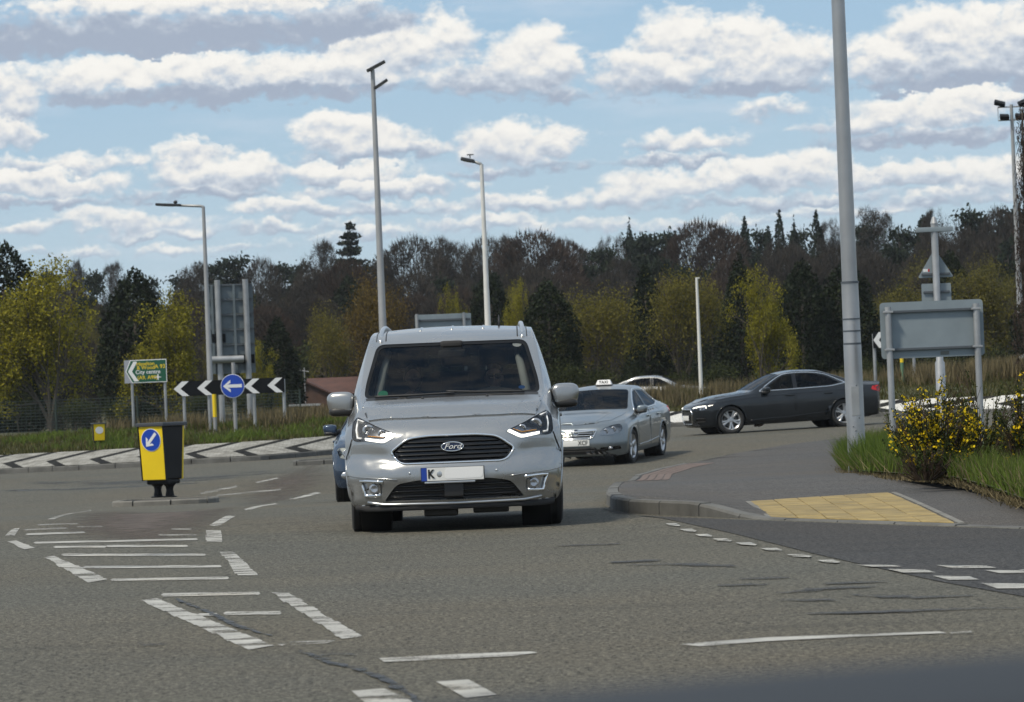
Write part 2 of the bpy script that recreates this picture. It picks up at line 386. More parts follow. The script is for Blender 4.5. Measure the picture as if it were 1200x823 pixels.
def paintmat(name, col, metal=.55, rough=.32, coat=.9, dirt_k=.07):
    m = bpy.data.materials.new(name); m.use_nodes = True; q = NT(m.node_tree); b = m.node_tree.nodes['Principled BSDF']
    tcn = q.n('ShaderNodeTexCoord'); vec = tcn.outputs['Object']
    fl = q.mr(q.noise(vec, 700, 1, .5), .35, .65, .96, 1.04); dirt = q.noise(vec, 1.6, 3, .5)
    sc_ = q.n('ShaderNodeVectorMath', operation='SCALE'); sc_.inputs[0].default_value = col; q.set(sc_.inputs[3], fl)
    c = q.mix(q.mr(dirt, .52, .75, 0, dirt_k), sc_.outputs[0], (.20, .19, .17))
    q.set(b.inputs['Base Color'], c); b.inputs['Metallic'].default_value = metal
    q.set(b.inputs['Roughness'], q.mr(dirt, .45, .75, rough, rough + .08)); b.inputs['Coat Weight'].default_value = coat; q.set(b.inputs['Coat Roughness'], q.mr(dirt, .45, .75, .04, .16))
    MATS[name] = m; return m
# ================================================================== ground, road, markings, island
def groundmat(name, build):
    m = bpy.data.materials.new(name); m.use_nodes = True; q = NT(m.node_tree); b = m.node_tree.nodes['Principled BSDF']
    tcn = q.n('ShaderNodeTexCoord'); build(q, b, tcn.outputs['Object'], m.node_tree.nodes['Material Output']); MATS[name] = m; return m
def asphalt(c0, c1, grain=.75, warm=(.0, .0, .0)):
    def f(q, b, vec, o):
        big = q.noise(vec, .22, 5, .6); mid = q.noise(vec, 1.7, 5, .65); fine = q.noise(vec, 26, 4, .75); st = q.noise(vec, 75, 2, .6)
        # long wear streaks where tyres turn
        mp = q.n('ShaderNodeMapping'); mp.inputs['Scale'].default_value = (.25, 1.1, 1); q.set(mp.inputs[0], vec)
        streak = q.noise(mp.outputs[0], 1.3, 6, .7)
        c = q.mix(q.mr(q.m('ADD', big, q.m('MULTIPLY', mid, .6)), .55, 1.05), c0, c1)
        c = q.mix(q.mr(q.noise(vec, .11, 4, .6), .42, .62, 0, .55), c, tuple(k * f_ for k, f_ in zip(c0, (1.18, 1.0, .80))))
        c = q.mix(q.mr(streak, .52, .70, 0, .5), c, tuple(k * .62 for k in c0))
        k = q.m('ADD', q.mr(fine, .36, .64, 1 - grain, 1 + grain), q.mr(st, .38, .62, -.6, .6))
        sc_ = q.n('ShaderNodeVectorMath', operation='SCALE'); q.set(sc_.inputs[0], c); q.set(sc_.inputs[3], k)
        q.set(b.inputs['Base Color'], sc_.outputs[0]); b.inputs['Roughness'].default_value = .82; b.inputs['Specular IOR Level'].default_value = .22
        bn = q.n('ShaderNodeBump'); bn.inputs['Strength'].default_value = .55; bn.inputs['Distance'].default_value = .006
        q.set(bn.inputs['Height'], q.m('ADD', fine, st)); q.set(b.inputs['Normal'], bn.outputs[0])
    return f
M_ROAD = groundmat('worn grey asphalt', asphalt((.073, .0715, .060), (.100, .098, .082)))
M_APRON = groundmat('dark new asphalt', asphalt((.036, .036, .037), (.054, .054, .054)))
M_PAVE = groundmat('pavement asphalt', asphalt((.062, .0615, .062), (.085, .083, .082), .4))
def grassf(c0, c1, c2):
    def f(q, b, vec, o):
        a = q.noise(vec, .35, 6, .65); fi = q.noise(vec, 9, 5, .7)
        c = q.mix(q.mr(a, .35, .65), c0, c1); c = q.mix(q.mr(fi, .45, .75, 0, .7), c, c2); q.set(b.inputs['Base Color'], c); b.inputs['Roughness'].default_value = .9
        bn = q.n('ShaderNodeBump'); bn.inputs['Strength'].default_value = .8; bn.inputs['Distance'].default_value = .05; q.set(bn.inputs['Height'], fi); q.set(b.inputs['Normal'], bn.outputs[0])
    return f
M_FIELD = groundmat('rough grassland', grassf((.045, .05, .022), (.075, .065, .032), (.035, .032, .02)))
M_VERGE = groundmat('verge soil and grass', grassf((.04, .055, .018), (.06, .06, .03), (.055, .043, .03)))
M_KERB = mat('kerb concrete', (.16, .155, .14), .85, var=.3, vscale=2.5, bump=.3, bscale=60)
M_KERBD = mat('dirty kerb concrete', (.10, .10, .095), .85, var=.35, vscale=2.0, bump=.3, bscale=60)

def grid(xs, ys, hf):
    X, Y = np.meshgrid(xs, ys); Z = hf(X, Y); V = np.c_[X.ravel(), Y.ravel(), Z.ravel()]; nx = len(xs)
    i, j = np.meshgrid(np.arange(nx - 1), np.arange(len(ys) - 1)); a = (j * nx + i).ravel()
    return V, np.c_[a, a + 1, a + nx + 1, a + nx]
xs = np.unique(np.r_[np.linspace(-500, -100, 15), np.linspace(-100, 100, 81), np.linspace(100, 500, 15)])
ys = np.unique(np.r_[np.linspace(-120, -20, 6), np.linspace(-20, 130, 31), np.linspace(130, 440, 80), np.linspace(440, 800, 12)])
V, F = grid(xs, ys, lambda x, y: G0(x, y) - .22 * (1 - sm(130, 142, y)))
me = np_mesh('ground', V, F); me.shade_smooth(); ground = struct(link('ground', me, M_FIELD))
# the carriageway as far as the island kerb
xs = np.arange(-60, 60.1, 1.0); rows = np.linspace(0, 1, 121); X = np.tile(xs, (len(rows), 1)); yr = RING(xs) + .05
Y = -14 + rows[:, None] * (yr[None, :] + 14); V = np.c_[X.ravel(), Y.ravel(), G0(X, Y).ravel()]; nx = len(xs)
i, j = np.meshgrid(np.arange(nx - 1), np.arange(len(rows) - 1)); a = (j * nx + i).ravel(); F = np.c_[a, a + 1, a + nx + 1, a + nx]
me = np_mesh('road', V, F); me.shade_smooth(); road = struct(link('road', me, M_ROAD))

def paint(name, px, m, off=.004, step=.35, parent=None, hf=None, world=False, edge=None):
    """a thin sheet laid on the ground; outline given where it stands in the place"""
    poly = px if world else [tuple(px_ground(u, v, hf)[:2]) for u, v in px]
    V, F = cdt(poly, (), step); hf_ = hf or G0
    P = np.c_[V, hf_(V[:, 0], V[:, 1]) + off]; Fo = F.copy()
    n = np.cross(P[F[:, 1]] - P[F[:, 0]], P[F[:, 2]] - P[F[:, 0]])[:, 2]; Fo[n < 0] = Fo[n < 0][:, ::-1]
    me = np_mesh(name, P, Fo)
    if edge:
        E = np.array(resample(poly, edge / 4)); d = np.sqrt(np.min(((V[:, None, :] - E[None]) ** 2).sum(2), 1)) / edge
        at = me.attributes.new('edge', 'FLOAT', 'POINT'); at.data.foreach_set('value', np.clip(d, 0, 1).astype(np.float32))
    me.shade_smooth()
    return struct(link(name, me, m, parent))
def worn(q, b, vec, o, col, lo, hi, sc=9.0, stretch=(1, 1, 1), edge=False, rough=.7, colvar=.25):
    mp = q.n('ShaderNodeMapping'); mp.inputs['Scale'].default_value = stretch; q.set(mp.inputs[0], vec)
    nz = q.noise(mp.outputs[0], sc, 6, .7); n2 = q.noise(vec, 60, 3, .7); v_ = q.m('ADD', q.m('MULTIPLY', nz, .75), q.m('MULTIPLY', n2, .25))
    if edge:
        at = q.n('ShaderNodeAttribute'); at.attribute_name = 'edge'
        v_ = q.m('MULTIPLY_ADD', at.outputs['Fac'], .55, q.m('SUBTRACT', v_, .5))
    a = q.mr(v_, lo, hi)
    kk = q.mr(q.noise(vec, 3.5, 4, .6), .3, .7, 1 - colvar, 1 + colvar); sc_ = q.n('ShaderNodeVectorMath', operation='SCALE'); sc_.inputs[0].default_value = col; q.set(sc_.inputs[3], kk)
    q.set(b.inputs['Base Color'], sc_.outputs[0]); b.inputs['Roughness'].default_value = rough
    t = q.n('ShaderNodeBsdfTransparent'); mx = q.n('ShaderNodeMixShader'); q.set(mx.inputs[0], a); q.t.links.new(t.outputs[0], mx.inputs[1]); q.t.links.new(b.outputs[0], mx.inputs[2]); q.t.links.new(mx.outputs[0], o.inputs[0])
M_LINE = groundmat('worn white road paint', lambda q, b, v, o: worn(q, b, v, o, (.335, .33, .305), .40, .50, 1.0, (1.6, 4.2, 1)))
M_LINE2 = groundmat('faded white road paint', lambda q, b, v, o: worn(q, b, v, o, (.29, .285, .26), .43, .56, 1.0, (1.6, 4.2, 1)))
M_CRACK = groundmat('bitumen crack seal', lambda q, b, v, o: worn(q, b, v, o, (.024, .024, .024), .40, .54, 5.0, (1, 1, 1), False, .55))
M_SKID = groundmat('tyre mark', lambda q, b, v, o: worn(q, b, v, o, (.032, .032, .033), .36, .62, 2.0, (.5, 3, 1), False, .7))
M_DUST = groundmat('reddish road grit', lambda q, b, v, o: worn(q, b, v, o, (.078, .060, .049), .10, .62, 4.5, (1, 1, 1), True, .9, .5))
M_DAMP = groundmat('dark worn seam', lambda q, b, v, o: worn(q, b, v, o, (.035, .035, .035), .2, .65, 1.4, (1, 1, 1), True, .6))

k5 = lambda pts: [(x * .38333, 560 + y * .38333) for x, y in pts]
k6 = lambda pts: [(400 + x / 1.5, 560 + y / 1.5) for x, y in pts]
def jag(p):
    """ragged long sides, as the paint has worn off the stones row by row"""
    rj = random.Random(int(p[0][0] * 7 + p[0][1])); a, b, c, d = p; h = abs(c[1] - b[1]); n = max(2, int(h / 6.5)); w_ = abs(b[0] - a[0]); o = [a, b]
    def side(p0, p1):
        last = 0
        for k in range(1, n):
            t0 = k / n; x = p0[0] + (p1[0] - p0[0]) * t0; y = p0[1] + (p1[1] - p0[1]) * t0; e = rj.uniform(-.11, .11) * w_; yy = rj.uniform(-2.2, 2.2); o.append((x + last, y + yy - .6)); o.append((x + e, y + yy + .6)); last = e
    side(b, c); o += [c, d]; m_ = len(o); side(d, a); return o
for pts in ([(828,352),(880,352),(1110,487),(1045,495)], [(672,228),(715,228),(790,300),(728,300)], [(630,162),(675,162),(678,197),(632,197)], [(640,146),(690,118),(720,118),(675,146)],
            [(745,98),(840,78),(852,81),(770,98)], [(882,66),(965,44),(985,46),(900,66)], [(430,376),(480,370),(838,515),(760,528)], [(135,245),(165,240),(330,312),(270,322)], [(22,196),(50,193),(108,215),(75,220)],
            [(15,178),(35,160),(60,155),(45,178)]):
    paint('lane_marking', k5(jag(pts)), M_LINE, parent=road)
for pts in ([(610,46),(722,25),(726,29),(616,51)], [(660,53),(858,34),(860,38),(664,57)], [(780,14),(846,0),(852,2),(788,17)], [(145,128),(278,98),(280,102),(165,128)]):
    paint('lane_marking', k5(pts), M_LINE2, parent=road)
for (x0, y0, x1, y1, t) in ((500,360,790,355,5), (610,421,662,420,4), (690,417,855,415,5), (345,314,695,308,4), (260,275,672,272,3.6), (195,237,625,237,3.6), (170,213,320,212,3), (330,210,570,210,3),
                            (110,200,600,189,2.8), (85,174,255,168,2.6), (490,176,600,176,2.4), (80,160,200,155,2.4), (120,145,235,142,2.2), (530,158,580,158,2.2), (240,151,310,150,2)):
    paint('hatch_marking', k5([(x0, y0 - t), (x1, y1 - t), (x1 + 6, y1 + t * .2), (x1, y1 + t), (x0, y0 + t), (x0 - 8, y0)]), M_LINE2 if t < 2.5 else M_LINE, parent=road)
paint('hatch_marking', k5([(845,511),(862,507),(882,509),(862,516)]), M_LINE, parent=road)
paint('hatch_marking', k5([(884,504),(1000,498),(1024,501),(1000,508),(890,513)]), M_LINE, parent=road)
paint('lane_marking', [(444,772.5),(540,767.5),(622,764.5),(630,766),(600,770),(450,777)], M_LINE, parent=road)
paint('lane_marking', [(796,756),(900,748),(1100,741),(1110,743),(1000,747.5),(900,752.5),(820,758.5)], M_LINE, parent=road)
paint('lane_marking', [(1112,742),(1138,740.5),(1140,742.5),(1114,744)], M_LINE2, parent=road)
paint('lane_marking', [(412,811),(450,808),(486,824),(486,830),(434,830)], M_LINE, parent=road)
paint('lane_marking', [(511,800),(549,797.5),(582,815),(546,819)], M_LINE, parent=road)
# side road mouth
apron = paint('side_road_mouth', [(704,596),(722,602),(770,606),(850,609),(1000,614.5),(1120,618.5),(1320,624),(1330,712),(1200,700),(1100,682),(960,651),(860,626),(780,608.5),(738,603)], M_APRON, .004, .5, road)
for (x, y, hw) in ((583,84,13),(610,94,15),(637,103,16),(670,111,17),(712,118,19),(757,128,20),(805,139,22),(857,149,20)):
    paint('give_way_marking', k6([(x - hw, y - 2), (x + hw * .4, y - 2.4), (x + hw, y + 1.2), (x + hw * .8, y + 3), (x - hw * .5, y + 1.4)]), M_LINE, .009, parent=road)
for (x0, x1, y0, y1) in ((905,985,155,158.5),(960,1045,163,169),(1045,1152,156,161),(1040,1122,175,182),(1130,1215,165,170),(1125,1230,188,197),(1215,1300,178,184),(1190,1290,164,167)):
    paint('give_way_marking', k6([(x0, y0), (x1 - 18, y0 + 1), (x1, y1), (x0 + 28, y1 + .5)]), M_LINE, .009, parent=road)
paint('give_way_marking', [(980,520.5),(1004,518),(1006,520),(984,522)], M_LINE2, .009, parent=road)
# tar-filled cracks, tyre marks, grit
def ribbon(pts, wid, name, m, off=.006):
    P = [px_ground(u, v) for u, v in pts]; L = []; Rr = []
    rr = random.Random(len(pts) * 31 + int(pts[0][0]))
    fine = []
    for a, b in zip(P[:-1], P[1:]):
        for k in range(6): fine.append(a.lerp(b, k / 6) + Vector((rr.uniform(-1, 1), rr.uniform(-1, 1), 0)) * wid * .4)
    fine.append(P[-1])
    for i, p in enumerate(fine):
        t = (fine[min(i + 1, len(fine) - 1)] - fine[max(i - 1, 0)]); t.z = 0; t.normalize(); nn = Vector((-t.y, t.x, 0)); w_ = wid * rr.uniform(.5, 1.3) * min(1, .3 + 3 * min(i, len(fine) - 1 - i) / len(fine))
        L.append(tuple((p + nn * w_)[:2])); Rr.append(tuple((p - nn * w_)[:2]))
    return paint(name, L + Rr[::-1], m, off, .12, road, None, True, wid * .9)
ribbon([(205,702),(226,711),(245,719),(262,727),(282,736),(318,746)], .022, 'road_crack', M_CRACK)
ribbon([(352,764),(372,771),(388,778),(420,785),(448,796),(475,812),(500,830)], .028, 'road_crack', M_CRACK)
ribbon([(372,770),(392,767.5),(420,768.5)], .016, 'road_crack', M_CRACK)
for pts, wd in (([(380,121),(440,119),(495,117)],.10), ([(500,155),(600,152),(690,158)],.10), ([(660,190),(745,190)],.10), ([(775,217),(820,216),(872,218)],.08), ([(820,240),(950,238),(1080,233),(1210,230)],.07),
                ([(890,208),(1000,212),(1112,209)],.09), ([(760,205),(860,196),(940,192)],.09), ([(470,150),(560,147)],.12), ([(700,180),(780,176)],.1), ([(850,187),(960,184)],.1)):
    ribbon(k6(pts), wd, 'tyre_mark', M_SKID, .007)
ribbon([(168,756),(178,757),(188,756)], .05, 'tyre_mark', M_SKID, .007)
def blob(pts): return rounded(pts, 40, 6)
paint('road_grit', [(40,622),(70,604),(112,599),(200,600),(262,594),(285,590),(300,600),(270,622),(235,640),(150,640),(80,636)], M_DUST, .0025, .25, road, edge=.9)
paint('road_grit', [(262,592),(280,566),(318,556),(350,545),(392,541),(398,560),(372,584),(330,590),(292,596)], M_DUST, .0025, .4, road, edge=1.2)
paint('road_grit', [(695,588),(706,572),(735,556),(790,546),(900,530),(960,524),(940,532),(800,552),(736,572),(714,584),(716,596),(760,606),(730,607),(700,600)], M_DUST, .0025, .4, road, edge=.8)
paint('worn_patch', [(-20,548),(60,562),(180,560),(330,548),(385,545),(385,552),(300,562),(180,572),(60,574),(-20,572)], M_DAMP, .003, .7, road, edge=2.5)
# longitudinal joint in the carriageway
paint('worn_patch', [(-10,574),(80,572.5),(240,565),(240,567),(80,575.5),(-10,577)], M_DAMP, .0035, .5, road, edge=.25)

# ------------------------------------------------------------------ pavement on the right with kerb and tactile slabs
kpx = [(800,551),(768,558),(742,566),(722,576),(711,586),(710.5,592),(719,598),(735,601.5),(770,603.5),(820,605.5),(850,607),(902,609.5),(1000,613),(1119,617),(1200,620),(1300,624)]
kw = [px_ground(*p) for p in kpx]
nose = kw[5]
def PVH(x, y):
    return .115 * (1 - sm(nose.x + .55, nose.x + 1.15, x) * sm(40, 34.5, y)) + .006
def PV(x, y): return G0(x, y) + PVH(x, y)
def off2(pts, d):
    o = []
    for i, p in enumerate(pts):
        t = pts[min(i + 1, len(pts) - 1)] - pts[max(i - 1, 0)]; t = Vector((t.x, t.y, 0)).normalized(); o.append(Vector((p.x - t.y * d, p.y + t.x * d, 0)))
    return o
inn = off2(kw, .13)
pv_poly = [tuple(p[:2]) for p in inn] + [(px_ground(1300, 540)).to_tuple()[:2], px_ground(1060, 520).to_tuple()[:2], px_ground(1000, 519).to_tuple()[:2], px_ground(930, 527).to_tuple()[:2], px_ground(860, 539).to_tuple()[:2]]
pavement = paint('pavement', pv_poly, M_PAVE, 0.0, .5, None, PV, True)
# kerb stones
dense = []
for a, b in zip(kw[:-1], kw[1:]):
    n = max(1, int((b - a).length / .12)); dense += [a.lerp(b, k / n) for k in range(n)]
for _ in range(6):
    dense = [dense[0]] + [(dense[i - 1] + dense[i] * 2 + dense[i + 1]) / 4 for i in range(1, len(dense) - 1)] + [dense[-1]]
def kerbrun(pts, wid, top, parent, m, L=.92, gap=.012, sink=.12):
    s = [0]
    for a, b in zip(pts[:-1], pts[1:]): s.append(s[-1] + (b - a).length)
    def P(t):
        k = min(max(np.searchsorted(s, t) - 1, 0), len(pts) - 2); f = (t - s[k]) / (s[k + 1] - s[k]); p = pts[k].lerp(pts[k + 1], f); d = pts[k + 1] - pts[k]; d.z = 0; d.normalize(); return p, Vector((-d.y, d.x, 0))
    t = 0; rr = random.Random(5)
    while t + L < s[-1]:
        b = MB(); vs = []; dz = rr.uniform(-.004, .004)
        for k in range(5):
            p, nn = P(t + gap + (L - 2 * gap) * k / 4); h = float(top(p.x, p.y)) + dz; gz = float(G0(p.x, p.y))
            for (o, z) in ((0, gz - sink), (.004, h - .02), (.022, h), (wid, h), (wid, gz - sink)): vs.append((p.x + nn.x * o, p.y + nn.y * o, z))
        fs = []
        for k in range(4):
            for c in range(4): fs.append((k * 5 + c, (k + 1) * 5 + c, (k + 1) * 5 + c + 1, k * 5 + c + 1))
        fs += [(0, 1, 2, 3, 4), tuple(20 + c for c in (4, 3, 2, 1, 0))]
        b.add(vs, fs); b.build('kerb_stone', m, parent); t += L
kerbrun(dense, .125, lambda x, y: G0(x, y) + PVH(x, y) + .004, pavement, M_KERBD)
# red block edging inside the nose of the kerb
M_RED = mat('reddish block paving', (.125, .092, .078), .85, var=.3, vscale=6, bump=.5, bscale=25)
for r_ in range(4):
    a = off2(dense, .17 + r_ * .125); b_ = off2(dense, .17 + r_ * .125 + .108)
    i0, i1 = 2, int(len(dense) * .33); mb = MB(); vs = []
    for i in range(i0, i1, 2):
        for p in (a[i], b_[i]): vs.append((p.x, p.y, float(PV(p.x, p.y)) + .006))
    mb.add(vs, [(2 * k, 2 * k + 1, 2 * k + 3, 2 * k + 2) for k in range(len(vs) // 2 - 1)]); mb.build('block_course', M_RED, pavement, fix=True)
# tactile slabs, sandy yellow
M_TACT = mat('buff tactile slab', (.265, .198, .078), .8, var=.3, vscale=3.2, bump=.9, bscale=34)
M_TACT2 = mat('buff tactile slab, dirtier', (.225, .17, .070), .8, var=.3, vscale=3.2, bump=.9, bscale=34)
tc4 = [px_ground(*p, PV) for p in ((878.5,588.7),(1041,578.5),(1119,614.2),(902.5,607.2))]
NU, NV = 6, 10
def tq(a, b): return tc4[0].lerp(tc4[1], a).lerp(tc4[3].lerp(tc4[2], a), b)
rr = random.Random(3)
for i in range(NU):
    for j in range(NV):
        e = .018; vs = []; dz = rr.uniform(0, .005)
        for (a, b) in ((i + e, j + e), (i + 1 - e, j + e), (i + 1 - e, j + 1 - e), (i + e, j + 1 - e)):
            p = tq(a / NU, b / NV); vs.append(p)
        c = sum(vs, Vector()) / 4; bot = [(p.x, p.y, float(PV(p.x, p.y)) - .03) for p in vs]; md = [(p.x, p.y, float(PV(p.x, p.y)) + .006 + dz) for p in vs]
        tp = [(p.x + (c.x - p.x) * .04, p.y + (c.y - p.y) * .04, float(PV(p.x, p.y)) + .011 + dz) for p in vs]
        fs = [(k, (k + 1) % 4, (k + 1) % 4 + 4, k + 4) for k in range(4)] + [(k + 4, (k + 1) % 4 + 4, (k + 1) % 4 + 8, k + 8) for k in range(4)] + [(8, 9, 10, 11)]
        MB().add(bot + md + tp, fs).build('tactile_slab', M_TACT if rr.random() < .65 else M_TACT2, pavement)
def edging(p0, p1):
    a, b = px_ground(*p0, PV), px_ground(*p1, PV); d = (b - a).normalized(); nn = Vector((-d.y, d.x, 0)); L = (b - a).length; k = int(L / .9)
    for i in range(k):
        q0 = a + d * (i * L / k + .006); q1 = a + d * ((i + 1) * L / k - .006); vs = []
        for z in (-.05, .012):
            for p in (q0, q1, q1 + nn * .05, q0 + nn * .05): vs.append((p.x, p.y, float(PV(p.x, p.y)) + z))
        MB().add(vs, [(0,1,2,3),(4,5,6,7),(0,1,5,4),(1,2,6,5),(2,3,7,6),(3,0,4,7)]).build('edging_stone', M_KERB, pavement)
edging((1044,578.2),(1123,614.6)); edging((873.5,588.8),(898.5,607.0))

# ------------------------------------------------------------------ roundabout: kerb, chevron overrun strip, mound
xs = np.arange(-34, 34.1, .5); ts = np.r_[np.linspace(0, 1, 4), np.linspace(1.2, 22, 30)]
X = np.tile(xs, (len(ts), 1)); Y = RING(xs)[None, :] + .12 + ts[:, None] * RW; Z = HT(X, Y) - .02
V = np.c_[X.ravel(), Y.ravel(), Z.ravel()]; nx = len(xs); i, j = np.meshgrid(np.arange(nx - 1), np.arange(len(ts) - 1)); a = (j * nx + i).ravel()
me = np_mesh('roundabout_island', V, np.c_[a, a + 1, a + nx + 1, a + nx]); me.shade_smooth(); island = struct(link('roundabout_island', me, M_VERGE))
kp = [Vector((x, float(RING(x)), float(G0(x, float(RING(x)))))) for x in np.arange(-22, 22, .3)]
kerbrun(kp, .15, lambda x, y: G0(x, y) + .125, island, M_KERBD, 1.0)
def setts(col, lo):
    def f(q, b, vec, o):
        br = q.n('ShaderNodeTexBrick'); br.inputs['Scale'].default_value = 5.0; br.inputs['Mortar Size'].default_value = .03; br.inputs['Brick Width'].default_value = .9; br.inputs['Row Height'].default_value = .5
        q.set(br.inputs[0], vec); br.inputs['Color1'].default_value = (*col, 1); br.inputs['Color2'].default_value = (*[k * .8 for k in col], 1); br.inputs['Mortar'].default_value = (*[k * .45 for k in col], 1)
        nz = q.noise(vec, 2.6, 6, .7); c = q.mix(q.mr(nz, .40, .66, 0, .85), br.outputs[0], lo); q.set(b.inputs['Base Color'], c); b.inputs['Roughness'].default_value = .85; b.inputs['Specular IOR Level'].default_value = .08
        bn = q.n('ShaderNodeBump'); bn.inputs['Strength'].default_value = .5; bn.inputs['Distance'].default_value = .02; q.set(bn.inputs['Height'], br.outputs['Fac']); bn.invert = True; q.set(b.inputs['Normal'], bn.outputs[0])
    return f
M_WSET = groundmat('white painted setts', setts((.36, .355, .33), (.13, .125, .11)))
M_WSET2 = groundmat('clean white painted setts', setts((.66, .66, .64), (.50, .49, .46)))
M_BSET = groundmat('black setts', setts((.014, .014, .015), (.035, .034, .03)))
TS = np.array([0, .12, .24, .36, .52, .68, .84, 1.0])
def cshape(t): return np.where(t < .36, .40 * (.36 - t) / .36, 1.05 * (t - .36) / .64)
def band(x0, x1, name, m):
    vs = []; n = 4
    for t in TS:
        c = float(cshape(t))
        for k in range(n + 1):
            x = x0 + (x1 - x0) * k / n + c; y = float(RING(x)) + .17 + t * (RW - .2); vs.append((x, y, float(HT(x, y)) + .012))
    fs = [(r * (n + 1) + k, r * (n + 1) + k + 1, (r + 1) * (n + 1) + k + 1, (r + 1) * (n + 1) + k) for r in range(len(TS) - 1) for k in range(n)]
    me = MB().add(vs, fs).mesh(name); me.shade_smooth(); return link(name, me, m, island)
x = -17.6; per = 1.22
while x < 17:
    wf = .92 if x < 3 else .74; band(x, x + wf, 'white_chevron_band', M_WSET if x < 3 else M_WSET2); band(x + wf + .01, x + per - .01, 'black_chevron_band', M_BSET); x += per
# small kerbed island near the roundabout entry (beyond the bollard) and the bollard's own island
def kerb_island(name, cx, cy, lx, ly, h, m, rz=0):
    pts = [Vector((cx + lx / 2 * math.copysign(abs(math.cos(a)) ** .55, math.cos(a)), cy + ly / 2 * math.copysign(abs(math.sin(a)) ** .55, math.sin(a)), 0)) for a in np.linspace(0, 2 * math.pi, 49)[:-1]]
    top = paint(name, [tuple(p[:2]) for p in off2(pts, .10)], M_PAVE, h - .012, .25, None, None, True)
    for p in pts: p.z = float(G0(p.x, p.y))
    kerbrun(pts + [pts[0]], .12, lambda x, y: G0(x, y) + h, top, m, .62); return top
bi = px_ground(190, 592)
kerb_island('splitter_island', bi.x, bi.y + .6, 1.72, 1.5, .085, M_KERB)
si = px_ground(366, 545)
kerb_island('splitter_island', si.x + .3, si.y + .4, 1.5, .9, .10, M_KERBD)
# ================================================================== vehicles
M_SILVER = paintmat('silver paint', (.355, .36, .362), .80, .26, .45)
M_GREYBLUE = paintmat('grey blue paint', (.20, .228, .248), .75, .28, .6)
M_CHAR = paintmat('charcoal paint', (.005, .008, .012), .1, .2, .4, .02)
M_BLUE = paintmat('dark blue paint', (.016, .036, .075), .4, .25, .7, .05)
M_WHITEP = paintmat('white paint', (.74, .75, .74), 0, .35)
M_SLATE = paintmat('slate blue bonnet paint', (.009, .012, .017), .05, .75, 0.0)
M_BLACKP = mat('black plastic', (.018, .018, .019), .5, var=.2)
M_GLOSSB = mat('gloss black', (.008, .008, .009), .12)
M_RUB = mat('tyre rubber', (.022, .022, .022), .8, var=.3, vscale=8)
M_ALLOY = mat('alloy wheel', (.52, .53, .55), .32, .85)
M_ALLOYD = mat('dark brake metal', (.10, .10, .10), .5, .7)
M_CHROME = mat('chrome', (.78, .79, .80), .10, 1.0)
M_SATIN = mat('satin metal trim', (.55, .56, .57), .3, .9)
M_INT = mat('dark cabin trim', (.02, .02, .021), .85)
M_TRIM = mat('pale grey pillar trim', (.42, .43, .42), .8)
M_SEAT = mat('dark seat cloth', (.03, .03, .032), .9, var=.2, vscale=12)
M_WELL = mat('wheel well liner', (.008, .008, .008), .9)
M_GLASS = glassmat('windscreen glass', (.52, .55, .55)); M_GLASST = glassmat('tinted side glass', (.20, .22, .22))
M_LENS = glassmat('lamp lens', (.92, .93, .93))
M_LAMPB = mat('lamp reflector', (.42, .43, .45), .25, .8)
M_LAMPD = mat('dark lamp housing', (.34, .35, .38), .2, .8)
M_DRL = mat('daytime running light', (1, .97, .9), .4, emit=(1, .96, .84), estr=1.7)
M_AMBER = mat('amber indicator', (.55, .25, .04), .3)
M_REDL = mat('red tail lamp', (.42, .012, .015), .2)
M_PLW = mat('white number plate', (.72, .72, .70), .45); M_PLY = mat('white plate, softer', (.80, .80, .80), .5)
M_PLB = mat('blue plate band', (.01, .05, .33), .4); M_CHARB = mat('black lettering', (.01, .01, .01), .5); M_FORDB = mat('dark blue badge', (.01, .022, .07), .25, coat=.6)
M_WHITE = mat('white lettering', (.8, .8, .8), .5)

FONT_CACHE = {}
def text_mesh(s, size=1.0, ext=.002, shear=0.0, bold=0.0, spacing=1.0):
    cu = bpy.data.curves.new('lettering', 'FONT'); cu.body = s; cu.size = size; cu.extrude = ext; cu.align_x = 'CENTER'; cu.align_y = 'CENTER'; cu.shear = shear; cu.offset = bold; cu.space_character = spacing; cu.resolution_u = 3
    o = bpy.data.objects.new('lettering', cu); COL.objects.link(o); dg = bpy.context.evaluated_depsgraph_get()
    me = bpy.data.meshes.new_from_object(o.evaluated_get(dg)); bpy.data.objects.remove(o); bpy.data.curves.remove(cu); return me
def lettering(s, size, m, parent, loc, rz=0, rx=90, ext=.002, shear=0.0, bold=0.0, sx=1.0, spacing=1.0, name='lettering', ry=0):
    me = text_mesh(s, size, ext, shear, bold, spacing)
    me.transform(Matrix.Translation(loc) @ Euler((R(rx), R(ry), R(rz)), 'XYZ').to_matrix().to_4x4() @ Matrix.Diagonal((sx, 1, 1, 1)))
    me.materials.clear(); return link(name, me, m, parent)

def crom(P, sub, closed=False):
    P = [np.array(p, float) for p in P]; n = len(P); o = []
    for i in range(n - 1):
        p0 = P[max(i - 1, 0)]; p1 = P[i]; p2 = P[i + 1]; p3 = P[min(i + 2, n - 1)]
        for k in range(sub):
            t = k / sub; o.append(.5 * (2*p1 + (p2-p0)*t + (2*p0-5*p1+4*p2-p3)*t*t + (-p0+3*p1-3*p2+p3)*t**3))
    o.append(P[-1]); return o

